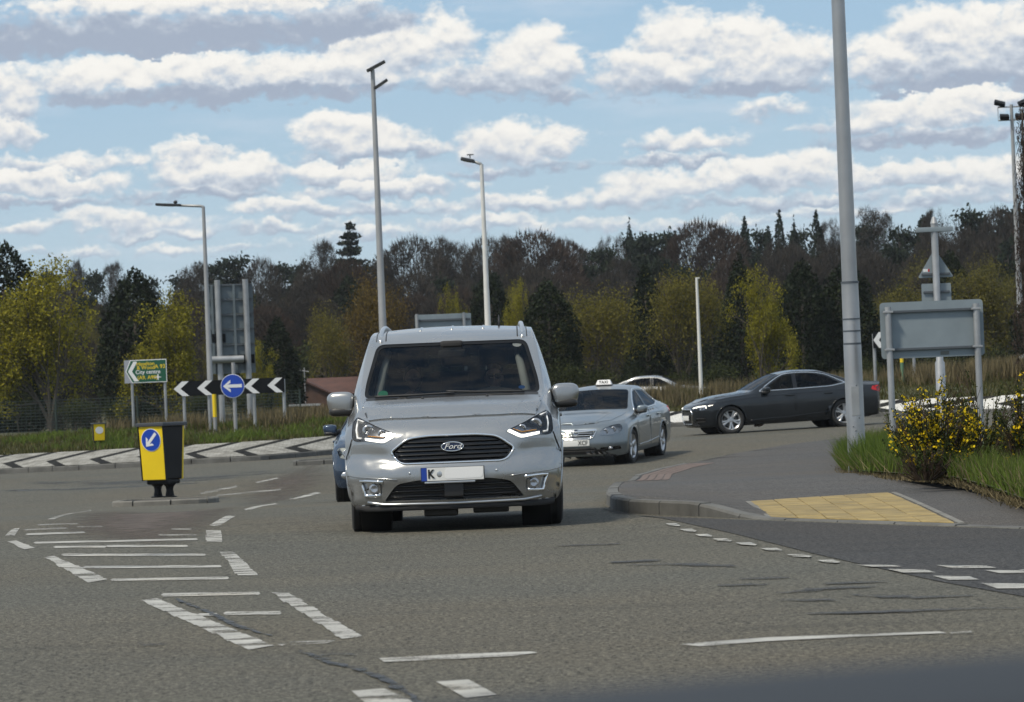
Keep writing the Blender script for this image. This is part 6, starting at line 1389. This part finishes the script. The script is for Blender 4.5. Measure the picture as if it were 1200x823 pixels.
# skyline along the wooded rise
SKY = [('pine', 62, 312, 50), ('bare', 88, 310, 46), ('pine', 112, 308, 42), ('bare', 136, 312, 44), ('pine', 178, 316, 44), ('pine', 204, 318, 46), ('bare', 228, 312, 44), ('pine', 252, 302, 44), ('pine', 284, 293, 54), ('bare', 306, 305, 40), ('pine', 328, 300, 48), ('bare', 372, 287, 56), ('pine', 352, 302, 40), ('pine', 398, 296, 48), ('spruce', 409, 259, 58), ('pine', 430, 298, 44), ('bare', 452, 306, 40),
 ('bare', 482, 281, 66), ('bare', 512, 283, 56), ('bare', 544, 288, 48), ('bare', 570, 281, 46), ('bare', 596, 280, 56), ('copper', 626, 274, 80), ('copper', 662, 284, 62), ('pine', 600, 278, 34), ('bare', 684, 298, 36), ('pine', 700, 283, 44), ('bare', 716, 281, 40), ('spruce', 737, 262, 26), ('pine', 742, 272, 44), ('pine', 764, 266, 56), ('pine', 792, 264, 54), ('copper', 822, 262, 74), ('copper', 848, 270, 56), ('spruce', 872, 257, 40), ('pine', 884, 263, 36), ('spruce', 900, 268, 32), ('spruce', 913, 249, 32), ('spruce', 930, 259, 30), ('pine', 942, 262, 36), ('spruce', 956, 249, 36), ('bare', 976, 262, 40), ('bare', 1020, 248, 62), ('pine', 1004, 256, 40), ('pine', 1048, 256, 50), ('pine', 1080, 246, 46), ('bare', 1100, 250, 46), ('pine', 1126, 239, 62), ('pine', 1152, 250, 48), ('bare', 1170, 246, 44), ('pine', 1184, 236, 58), ('pine', 1214, 236, 60)]
SKYLAB = {'pine': 'dark pine on the skyline of the wooded rise', 'bare': 'bare brown deciduous tree on the skyline of the wooded rise', 'copper': 'reddish brown domed tree on the skyline of the wooded rise', 'spruce': 'pointed spruce on the skyline above the charcoal saloon'}
for k, u, v, w_ in SKY:
    kk = 'beech' if (k == 'copper' or (k == 'bare' and u % 4 != 0)) else k; lab = SKYLAB[k]; grp = k + ' trees on the skyline'
    if k == 'spruce' and u == 409: lab, grp = 'tall lone spruce standing clear of the skyline left of the tallest street lamp', None
    if k == 'spruce' and u == 737: lab, grp = 'small pointed spruce top among pines behind the taxi', None
    if u == 409: kk = 'fir'
    tree(kk, u, v, w_ * (1.55 if kk == 'beech' else 1.75 if kk == 'bare' else 1.6 if kk == 'pine' else 1.45), tr_.uniform(285, 325), lab, grp, k if kk == 'beech' else None)
sky_line = pchip(sorted({a[1]: (a[1], a[2]) for a in SKY}.values()))
# the wood below the skyline
u = -40
while u < 1240:
    for (D0, D1, dv0, dv1, mix) in ((250, 275, 26, 44, (('bare', 6), ('copper', 1), ('pine', 3))), (222, 245, 52, 74, (('bare', 5), ('copper', 1), ('yew', 1), ('olive', 2))), (186, 208, 78, 104, (('bare', 3), ('olive', 2), ('scrub', 1), ('yew', 1)))):
        k = tr_.choice([a for a, n in mix for _ in range(n)]); kk = 'beech' if (k == 'copper' or (k == 'bare' and tr_.random() < .6)) else k; D = tr_.uniform(D0, D1); uu = u + tr_.uniform(-10, 10); vt = float(sky_line(min(max(uu, 62), 1214))) + tr_.uniform(dv0, dv1)
        if D < 210 and 320 < uu < 440: continue
        lab = {'bare': 'bare brown tree inside the wood on the rise', 'copper': 'reddish brown tree inside the wood on the rise', 'pine': 'dark pine inside the wood on the rise', 'yew': 'dark evergreen inside the wood on the rise', 'olive': 'olive budding tree inside the wood on the rise', 'scrub': 'dark bush at the foot of the wood on the rise'}[k]
        tree(kk, uu, vt, tr_.uniform(44, 66) * (.9 if kk == 'beech' else 1) * (1.6 if k in ('bare', 'copper') else 1.05), D, lab, k + ' trees inside the wood', k if k in ('copper', 'bare') else None)
    u += 25
# shrubs along the back of the roundabout
for i, (u, v, w_, D) in enumerate([(20, 452, 70, 128), (88, 468, 56, 118), (140, 470, 50, 126), (235, 460, 50, 130), (290, 452, 46, 132), (455, 440, 60, 140), (520, 430, 60, 142), (600, 425, 60, 140), (660, 425, 60, 134), (700, 428, 55, 136), (745, 425, 50, 142), (800, 430, 50, 146), (840, 422, 60, 140), (905, 425, 60, 138), (960, 424, 64, 140), (1010, 420, 60, 138), (1065, 420, 60, 140), (1115, 412, 60, 140), (1160, 405, 60, 142), (1205, 400, 60, 140)]):
    tree('scrub', u, v, w_, D, 'dark low bush along the back of the roundabout', 'bushes along the back of the roundabout', None, 0, .8)
# hanging, twiggy tree at the right edge
r = rng(5); mb = MB().tube([(0, 0, -.1), (.05, 0, 2.6), (-.02, 0, 5.6), (0, 0, 7.6)], [.12, .09, .05, .015], 7); Cs = []; Ds = []
for k in range(150):
    z = r.uniform(1.0, 7.6); a = r.uniform(0, 6.28); l = r.uniform(.12, .55) * (1.15 - z / 9); p1 = np.array([l * math.cos(a), l * math.sin(a), z + .15]); mb.tube([(0, 0, z), tuple(p1)], [.012, .005], 3, False); n = 34; t = r.uniform(0, 1, n); Cs.append(p1 + np.c_[r.normal(size=n) * .06, r.normal(size=n) * .06, -t * 1.1]); Ds.append(np.c_[r.normal(size=n) * .3, r.normal(size=n) * .3, -np.ones(n)])
C = np.vstack(Cs); V, F = tris(C, np.vstack(Ds), .16, .012, r); x, y = stand(1206, 450, 90); t = thing('weeping_tree', (x + .12, y, gz(x, y) - .1), 'reddish brown tree with hanging twigs at the right edge below the floodlights', 'tree'); link('trunk', mb.mesh('trunk', True, False), BARK, t); link('crown', np_mesh('crown', V, F), LM['copper'], t)

# --- grass
def blades(P, h, w_, r, lean=.35):
    n = len(P); a = r.uniform(0, 2 * math.pi, n); hh = h * r.uniform(.5, 1.25, n); s = np.c_[np.cos(a), np.sin(a), np.zeros(n)] * (w_ / 2); ln_ = r.normal(size=(n, 2)) * lean * hh[:, None]
    V = np.empty((n, 3, 3)); V[:, 0] = P - s; V[:, 1] = P + s; V[:, 2] = P + np.c_[ln_, hh]; return V.reshape(-1, 3), np.arange(3 * n).reshape(-1, 3)
GG = leafmat('fresh green grass', [(0, (.045, .066, .012)), (.5, (.086, .132, .021)), (1, (.15, .19, .04))], .6, .3); GT = leafmat('dry straw grass', [(0, (.07, .056, .03)), (.5, (.14, .115, .062)), (1, (.23, .19, .11))], .7, .2); GM = leafmat('mixed rough grass', [(0, (.038, .044, .014)), (.45, (.072, .076, .024)), (.75, (.105, .095, .04)), (1, (.16, .13, .07))], .7, .25)
def mound_pts(n, x0, x1, d0, d1, r, clump=0):
    x = r.uniform(x0, x1, n); d = r.uniform(d0, d1, n)
    if clump:
        cx_ = r.uniform(x0, x1, clump); cd_ = r.uniform(d0, d1, clump); i = r.integers(0, clump, n); x = cx_[i] + r.normal(size=n) * .28; d = np.maximum(cd_[i] + r.normal(size=n) * .3, d0)
    y = RING(x) + d; return np.c_[x, y, HT(x, y) - .02]
r = rng(77)
V, F = blades(mound_pts(50000, -24, 20, RW + .05, RW + 10, r), .15, .035, r); stuff(link('mound_grass', np_mesh('mound_grass', V, F), GM))
V, F = blades(mound_pts(16000, -24, -2, RW + .1, RW + 9, r, 90), .20, .035, r); stuff(link('green_tufts', np_mesh('green_tufts', V, F), GG))
V, F = blades(mound_pts(26000, 0, 20, RW + 7, RW + 24, r, 170), .30, .05, r, .22); stuff(link('long_dry_grass', np_mesh('long_dry_grass', V, F), GM))
V, F = blades(mound_pts(9000, 12.0, 19, RW + 4, RW + 18, r, 40), .62, .05, r, .16); stuff(link('tall_straw_grass', np_mesh('tall_straw_grass', V, F), GT))
V, F = blades(mound_pts(9000, 2, 20, RW + 3, RW + 20, r, 80), .55, .045, r, .18); stuff(link('straw_tufts', np_mesh('straw_tufts', V, F), GT))
V, F = blades(mound_pts(6000, -12, 0, RW + 6, RW + 22, r, 50), .42, .04, r, .2); stuff(link('straw_tufts', np_mesh('straw_tufts', V, F), GT))
# verge on the right
vpx = [(982, 546), (1010, 556), (1060, 566), (1120, 575), (1160, 586), (1200, 601), (1300, 640), (1420, 640), (1400, 545), (1250, 520), (1150, 517), (1050, 516), (1000, 520), (985, 533)]
vp_ = [tuple(px_ground(u, v, PV)[:2]) for u, v in vpx]
def VH(x, y): return G0(x, y) + .10 + .05 * sm(25, 45, y)
verge = paint('grass_verge', vp_, M_VERGE, .02, .5, None, VH, True)
def area_pts(poly, n, r):
    A = np.array(poly); lo, hi = A.min(0), A.max(0); P = r.uniform(lo, hi, (n * 3, 2)); P = P[inpoly(P, poly)][:n]; return np.c_[P, VH(P[:, 0], P[:, 1]) + .0]
V, F = blades(area_pts(vp_, 60000, r), .27, .016, r, .4); stuff(link('verge_grass', np_mesh('verge_grass', V, F), GG))
tuft = [tuple(px_ground(u, v, PV)[:2]) for u, v in ((984, 547), (1010, 555.5), (1050, 563), (1075, 556), (1045, 536), (1000, 532))]
V, F = blades(area_pts(tuft, 9000, r), .42, .016, r, .3); stuff(link('tall_verge_grass', np_mesh('tall_verge_grass', V, F), GG))
V, F = blades(area_pts(vp_, 22000, r), .26, .012, r, .5); stuff(link('verge_straw', np_mesh('verge_straw', V, F), GT))
ed = []
for a, b in zip(vp_[:6], vp_[1:7]):
    a, b = np.array(a), np.array(b); ed.append(a + (b - a) * r.uniform(0, 1, (420, 1)) + r.normal(size=(420, 2)) * .05)
ed = np.vstack(ed); V, F = blades(np.c_[ed, VH(ed[:, 0], ed[:, 1]) - .05], .07, .012, r, .8); stuff(link('edge_litter', np_mesh('edge_litter', V, F), GT))
# --- broom bushes with yellow flowers
M_BST = leafmat('broom stems', [(0, (.028, .030, .016)), (.6, (.05, .052, .022)), (1, (.085, .075, .035))], .8, .1); M_BFL = leafmat('yellow broom flowers', [(0, (.56, .36, .008)), (.5, (.72, .52, .010)), (1, (.80, .62, .03))], .5, .3); M_BDEAD = leafmat('dead broom twigs', [(0, (.035, .024, .017)), (1, (.085, .062, .045))], .9, 0); M_BLF = leafmat('small broom leaves', [(0, (.025, .038, .012)), (1, (.06, .075, .02))], .7, .2)
def broom(u, v, hpx, wpx, nst, nfl, label, seed, dead=.25, upright=.75):
    p = px_ground(u, v, VH); s_ = FPX / p.y; H_, W_ = hpx / s_, wpx / s_; r = rng(seed); t = thing('broom_bush', tuple(p), label, 'bush'); mb = MB(); fl = []; lf = []; md = MB()
    for k in range(nst):
        a = r.uniform(0, 6.28); rr_ = r.uniform(0, 1) ** .7; h = H_ * r.uniform(.45, 1.05) * (1 - .35 * rr_); e = np.array([math.cos(a) * rr_ * W_ / 2, math.sin(a) * rr_ * W_ / 2 * .8, h]); b0 = np.array([math.cos(a), math.sin(a), 0]) * .10 * rr_; mid_ = b0 + (e - b0) * .5 + np.array([math.cos(a), math.sin(a), 0]) * .12 * rr_ * W_ * (1 - upright)
        ps = [tuple(b0), tuple(mid_), tuple(e)]; isd = r.uniform() < dead; (md if isd else mb).tube(ps, [.010, .007, .003], 3, False)
        for j in range(7):
            tt = r.uniform(.3, 1); q_ = b0 + (e - b0) * tt; d = np.array([math.cos(a), math.sin(a), 1.6]) + r.normal(size=3) * .5; d /= np.linalg.norm(d); q2 = q_ + d * r.uniform(.12, .34) * H_; (md if isd else mb).tube([tuple(q_), tuple(q2)], [.005, .002], 3, False)
            if not isd:
                lf.append(q_ + (q2 - q_) * r.uniform(0, 1, (16, 1)) + r.normal(size=(16, 3)) * .012)
                if r.uniform() < nfl: c = q_ + (q2 - q_) * r.uniform(.1, .9, (11, 1)); fl.append(c + r.normal(size=c.shape) * .020)
    mb.build('stems', M_BST, t, fix=False); 
    if md.v: md.build('dead_stems', M_BDEAD, t, fix=False)
    V, F = quads(np.vstack(lf), .014, r); stuff(link('leaves', np_mesh('leaves', V, F), M_BLF, t))
    if fl: V, F = quads(np.vstack(fl), .017, r, 0, .8); stuff(link('flowers', np_mesh('flowers', V, F), M_BFL, t))
    return t
broom(1100, 560, 104, 108, 74, .42, 'broom bush covered in yellow flowers under the wide grey sign', 3, .3)
broom(1084, 563, 40, 70, 46, .10, 'low brown dead broom at the foot of the flowering bush', 4, .8, .3)
broom(1150, 556, 128, 76, 30, .10, 'tall thin broom with few flowers right of the flowering bush', 6, .4, .95)
broom(1198, 562, 112, 50, 34, .30, 'broom bush with orange yellow flowers cut by the right edge', 8, .5, .9)
broom(1072, 535, 78, 60, 50, .08, 'thin broom stems behind the left post of the wide grey sign', 9, .4, .9)

# --- dark mesh fence behind the left grass
M_FEN = mat('dark green fence', (.02, .035, .03), .6); D = 117
def fence(u0, u1, D, h, label, name='mesh_fence'):
    x0, x1 = stand(u0, 480, D)[0], stand(u1, 480, D)[0]; t = thing(name, ((x0 + x1) / 2, D, gz((x0 + x1) / 2, D)), label, 'fence'); n = max(1, int((x1 - x0) / 2.4)); xm = (x0 + x1) / 2
    for k in range(n + 1):
        x = x0 + (x1 - x0) * k / n; MB().tube([(x - xm, 0, -.4), (x - xm, 0, h)], .035, 6).build('fence_post', M_FEN, t)
    mb = MB()
    for z in np.linspace(.05, h - .05, 11): mb.tube([(x0 - xm, 0, z), (x1 - xm, 0, z)], .009, 3, False)
    for x in np.arange(x0, x1, .16): mb.tube([(x - xm, .01, 0), (x - xm, .01, h - .05)], .007, 3, False)
    stuff(mb.build('fence_mesh', M_FEN, t, fix=False)); return t
fence(-30, 352, 117, 1.15, 'dark green mesh fence behind the grass on the left')
# --- low house with a red roof
M_ROOF = mat('dull red roof tiles', (.075, .034, .026), .85, var=.3, vscale=1.2, bump=.4, bscale=14); M_BRICK = mat('brown brick wall', (.075, .042, .030), .9, var=.25, vscale=2)
D = 168; s_ = FPX / D; x0 = stand(360, 450, D)[0]; zb = gz(x0, D); t = thing('house', (x0, D, zb), 'low brick house with a dull red roof left of the silver people carrier', 'house'); hz_ = lambda u, v: px_at(u, v, D).z - zb
zr, ze_ = hz_(365, 447), hz_(337, 464); w2 = 32 / s_
MB().prism([(-w2 * .92, 0), (w2 * .92, 0), (w2 * .92, ze_), (0, zr - .1), (-w2 * .92, ze_)], 0, 9).build('wall', M_BRICK, t)
rf = MB()
for sg in (-1, 1): rf.add([(0, -.15, zr), (0, 9, zr), (sg * w2 * 1.06, 9, ze_ - .06), (sg * w2 * 1.06, -.15, ze_ - .06), (0, -.15, zr - .08), (0, 9, zr - .08), (sg * w2 * 1.06, 9, ze_ - .14), (sg * w2 * 1.06, -.15, ze_ - .14)], [(0,1,2,3),(7,6,5,4),(0,3,7,4),(1,5,6,2),(2,6,7,3)])
stuff(rf.build('roof', M_ROOF, t)); 
zr2 = hz_(400, 441); MB().prism([(.2, 0), (6.2, 0), (6.2, ze_), (.2, ze_)], 2.2, 8).build('wing_wall', M_BRICK, t); MB().add([(-.3, 5, zr2), (6.6, 5, zr2), (6.6, 1.9, ze_), (-.3, 1.9, ze_), (-.3, 8.1, ze_), (6.6, 8.1, ze_)], [(0,1,2,3),(0,4,5,1)]).build('wing_roof', M_ROOF, t)
MB().box((-.15, -.03, ze_ * .55), (.5, .05, .6)).build('window', M_SGNK, t)
D = 164; t = sign_at('aerial_mast', 358, 470, D, 'thin television aerial on a pole in front of the red roof', 'aerial'); zb = t.location.z; zt = hgt(357, 431, D, zb); MB().tube([(0, 0, 0), (0, 0, zt)], .025, 6).build('pole', M_POLE, t); MB().tube([(-.22, 0, zt - .12), (.22, 0, zt - .2)], .022, 6).build('boom', M_POLE, t)
for k in range(5): MB().tube([(-.2 + k * .1, -.2, zt - .125 - k * .018), (-.2 + k * .1, .2, zt - .125 - k * .018)], .012, 4).build('rod', M_POLE, t)
D = 134; x0 = stand(357, 478, D)[0]; t = thing('rail_fence', (x0, D, gz(x0, D)), 'pale rail of a low fence in front of the red roofed house', 'fence'); zz_ = hgt(357, 475, D, t.location.z); MB().bbox((0, 0, zz_), (1.25, .05, .09), .01).build('rail', M_POLE, t)
for xx in (-.55, .55): MB().bbox((xx, .03, zz_ / 2 - .1), (.09, .06, zz_ + .2), .01).build('fence_post', M_BRICK, t)
# ================================================================== people inside the cars
M_SKIN = mat('skin', (.52, .33, .25), .5, var=.06, vscale=20); M_SKIN2 = mat('skin, darker', (.38, .23, .17), .5)
def skin_mesh(V, E, Rr, sub=1):
    me = bpy.data.meshes.new('figure'); me.from_pydata(V, E, []); o = bpy.data.objects.new('figure', me); COL.objects.link(o)
    o.modifiers.new('s', 'SKIN'); sv = me.skin_vertices[0].data
    for i, r_ in enumerate(Rr): sv[i].radius = (r_, r_)
    sv[0].use_root = True; m2 = o.modifiers.new('u', 'SUBSURF'); m2.levels = sub; m2.render_levels = sub
    dg = bpy.context.evaluated_depsgraph_get(); r_ = bpy.data.meshes.new_from_object(o.evaluated_get(dg)); bpy.data.objects.remove(o); return r_
def head_bm(bm, c, tilt=0):
    nu, nv = 40, 30; vs = []
    for j in range(nv + 1):
        b = -math.pi / 2 + math.pi * j / nv
        for i in range(nu):
            a = 2 * math.pi * i / nu; x, y, z = math.cos(b) * math.cos(a), math.cos(b) * math.sin(a), math.sin(b)
            X, Y, Z = x * .074, y * .092, z * .115
            if z < -.1: k = 1 + .42 * (z + .1); X *= k; Y *= (1 + .18 * (z + .1))
            f = max(0, -y)                                  # face looks along -y
            if f > .3:
                Y -= .024 * math.exp(-((Z + .012) / .020) ** 2 - (X / .011) ** 2)                 # nose
                Y -= .012 * math.exp(-((Z - .012) / .03) ** 2 - (X / .009) ** 2)
                Y -= .006 * math.exp(-((Z - .034) / .010) ** 2 - (X / .045) ** 2)                 # brow
                for ex in (-.031, .031): Y += .011 * math.exp(-((Z - .016) / .012) ** 2 - ((X - ex) / .016) ** 2)   # eye sockets
                Y -= .006 * math.exp(-((Z + .052) / .007) ** 2 - (X / .022) ** 2); Y += .005 * math.exp(-((Z + .060) / .003) ** 2 - (X / .022) ** 2); Y -= .005 * math.exp(-((Z + .066) / .006) ** 2 - (X / .018) ** 2)   # lips
                Y -= .008 * math.exp(-((Z + .095) / .014) ** 2 - (X / .02) ** 2)                  # chin
            vs.append(bm.verts.new((X + c[0], Y + c[1], Z + c[2])))
    for j in range(nv):
        for i in range(nu):
            a, b_ = j * nu + i, j * nu + (i + 1) % nu
            try: bm.faces.new((vs[a], vs[b_], vs[b_ + nu], vs[a + nu]))
            except ValueError: pass
    for sg in (-1, 1):
        r_ = bmesh.ops.create_uvsphere(bm, u_segments=10, v_segments=8, radius=1)
        for v in r_['verts']: v.co = Vector((v.co.x * .010 + sg * .076 + c[0], v.co.y * .018 + .006 + c[1], v.co.z * .032 + c[2] - .004))
def person(label, skin, cloth, haircol, glasses, hands, long_hair=False):
    """seated figure, hips at the origin, facing -y"""
    t = thing('person', (0, 0, 0), label, 'person')
    V = [(0, 0, 0), (0, .05, .16), (0, .08, .32), (0, .085, .44), (0, .065, .53)]; E = [(0, 1), (1, 2), (2, 3), (3, 4)]; Rr = [.14, .125, .135, .10, .052]
    C = [(0, 0, 0), (0, .05, .16), (0, .08, .32), (0, .085, .44), (0, .075, .485)]; CE = [(0, 1), (1, 2), (2, 3), (3, 4)]; CRr = [.155, .14, .152, .115, .066]
    for sg, hd in ((-1, hands[0]), (1, hands[1])):
        sh = (sg * .17, .085, .41); el = (sg * .25, -.06, .20); hd = Vector(hd); wr_ = hd + (Vector(el) - hd).normalized() * .085
        i = len(V); V += [sh, el, tuple(wr_), tuple(hd)]; E += [(3, i), (i, i + 1), (i + 1, i + 2), (i + 2, i + 3)]; Rr += [.062, .045, .028, .034]
        j = len(C); m_ = tuple(Vector(el).lerp(wr_, .92)); C += [sh, el, m_]; CE += [(3, j), (j, j + 1), (j + 1, j + 2)]; CRr += [.078, .06, .044]
        f = (hd - wr_).normalized(); side = Vector((1, 0, 0)) * sg; dn = f.cross(side).normalized() * (-1 if f.cross(side).z > 0 else 1)
        for k, L in enumerate((.034, .040, .038, .030)):
            o_ = side * (.026 - .017 * k) * -1; a = hd + o_ + f * .035; b = a + f * L; c_ = b + (f * .4 + dn) .normalized() * L * .8; d_ = c_ + (dn - f * .5).normalized() * L * .6
            n = len(V); V += [tuple(a), tuple(b), tuple(c_), tuple(d_)]; E += [(i + 3, n), (n, n + 1), (n + 1, n + 2), (n + 2, n + 3)]; Rr += [.011, .0095, .009, .008]
        a = hd - side * .036 - f * .02; b = a - side * .022 + f * .03; c_ = b + f * .024 + dn * .012; n = len(V); V += [tuple(a), tuple(b), tuple(c_)]; E += [(i + 3, n), (n, n + 1), (n + 1, n + 2)]; Rr += [.014, .011, .009]
        hp, kn, an, to = (sg * .10, 0, -.02), (sg * .14, -.42, .06), (sg * .14, -.62, -.22), (sg * .15, -.76, -.26); n = len(V); V += [hp, kn, an, to]; E += [(0, n), (n, n + 1), (n + 1, n + 2), (n + 2, n + 3)]; Rr += [.085, .06, .042, .035]
        j = len(C); C += [hp, kn, an]; CE += [(0, j), (j, j + 1), (j + 1, j + 2)]; CRr += [.098, .074, .058]
    me = skin_mesh(V, E, Rr); bm = bmesh.new(); bm.from_mesh(me); head_bm(bm, (0, .035, .645)); bm.to_mesh(me); bm.free()
    o = bpy.data.objects.new('b', me); COL.objects.link(o); md = o.modifiers.new('r', 'REMESH'); md.mode = 'VOXEL'; md.voxel_size = .006; md.use_smooth_shade = True
    dg = bpy.context.evaluated_depsgraph_get(); m2 = bpy.data.meshes.new_from_object(o.evaluated_get(dg)); bpy.data.objects.remove(o); m2.name = 'body'; m2.materials.clear(); m2.shade_smooth(); b = link('body', m2, skin, t)
    cm = skin_mesh(C, CE, CRr); cm.shade_smooth(); link('clothing', cm, cloth, t)
    h = MB(); nu, nv = 32, 16; vs = []
    for j in range(nv + 1):
        for i in range(nu):
            a = 2 * math.pi * i / nu; fr = max(0, -math.sin(a)); lim = (-.15 if not long_hair else -1.05) * (1 - fr ** .6) + .62 * fr ** .6; el = math.pi / 2 - (math.pi / 2 - math.asin(max(-1, min(1, lim)))) * j / nv; z = math.sin(el); w_ = max(math.cos(el), .55 if (long_hair and z < 0) else 0); bump = 1 + .02 * math.sin(a * 9 + z * 14)
            vs.append((w_ * math.cos(a) * .083 * bump, .035 + w_ * math.sin(a) * .100 * bump + .006, .645 + z * .124 + .004))
    h.add(vs, [(j * nu + i, j * nu + (i + 1) % nu, (j + 1) * nu + (i + 1) % nu, (j + 1) * nu + i) for j in range(nv) for i in range(nu)]); link('hair', h.mesh('hair', True, True, .0005), haircol, t)
    for sg in (-1, 1):
        if glasses: continue
        MB().ellipsoid((sg * .031, -.041, .660), (.011, .009, .008), 12, 8).build('eye', M_EYE, t, smooth=True)
    if glasses:
        g_ = MB()
        for sg in (-1, 1): g_.ellipsoid((sg * .033, -.062, .660), (.028, .006, .022), 18, 8, 2.6); g_.tube([(sg * .06, -.055, .668), (sg * .078, .01, .668)], .003, 5)
        g_.tube([(-.01, -.066, .664), (.01, -.066, .664)], .003, 5); g_.build('sunglasses', M_GLOSSB, t, smooth=True)
    return t
M_EYE = mat('eye', (.10, .09, .085), .3)
HAIR1 = mat('grey brown hair', (.07, .055, .045), .7); HAIR2 = mat('dark hair', (.02, .016, .013), .6); CL1 = mat('dark jacket', (.03, .034, .045), .9); CL2 = mat('charcoal top', (.045, .04, .04), .9); CL3 = mat('grey jumper', (.10, .10, .11), .9)
def into(p, car, x, y, z, turn=0): p.matrix_world = car.root.matrix_world @ Matrix.Translation((x, y, z)) @ Matrix.Rotation(turn, 4, 'Z')
p1 = person('person in sunglasses and dark jacket at the wheel of the silver people carrier', M_SKIN, CL1, HAIR2, True, ((-.15, -.36, .32), (.15, -.36, .32))); into(p1, van, .36, 1.96, .635)
p2 = person('person in a charcoal top in the passenger seat of the silver people carrier', M_SKIN2, CL2, HAIR1, False, ((-.10, -.30, .06), (.10, -.30, .06)), True); into(p2, van, -.36, 1.98, .66)
p3 = copy_tree(p1); tag(p3, 'person in dark clothes at the wheel of the grey blue taxi', 'person'); into(p3, taxi, -.37, 1.30 + 1.20, .44)
p4 = copy_tree(p1); tag(p4, 'person in dark clothes driving the charcoal saloon', 'person'); into(p4, audi, -.37, 1.36 + 1.22, .38)
# ------------------------------------------------------------------ thin spring haze over the whole place
hm = bpy.data.materials.new('haze'); hm.use_nodes = True; q = NT(hm.node_tree); hm.node_tree.nodes.clear(); ho = q.n('ShaderNodeOutputMaterial'); pv = q.n('ShaderNodeVolumePrincipled')
pv.inputs['Color'].default_value = (.86, .91, .97, 1); pv.inputs['Density'].default_value = .00014; pv.inputs['Anisotropy'].default_value = .2; q.t.links.new(pv.outputs[0], ho.inputs['Volume'])
hz_o = stuff(MB().box((0, 340, 20), (1040, 960, 44)).build('haze', hm))
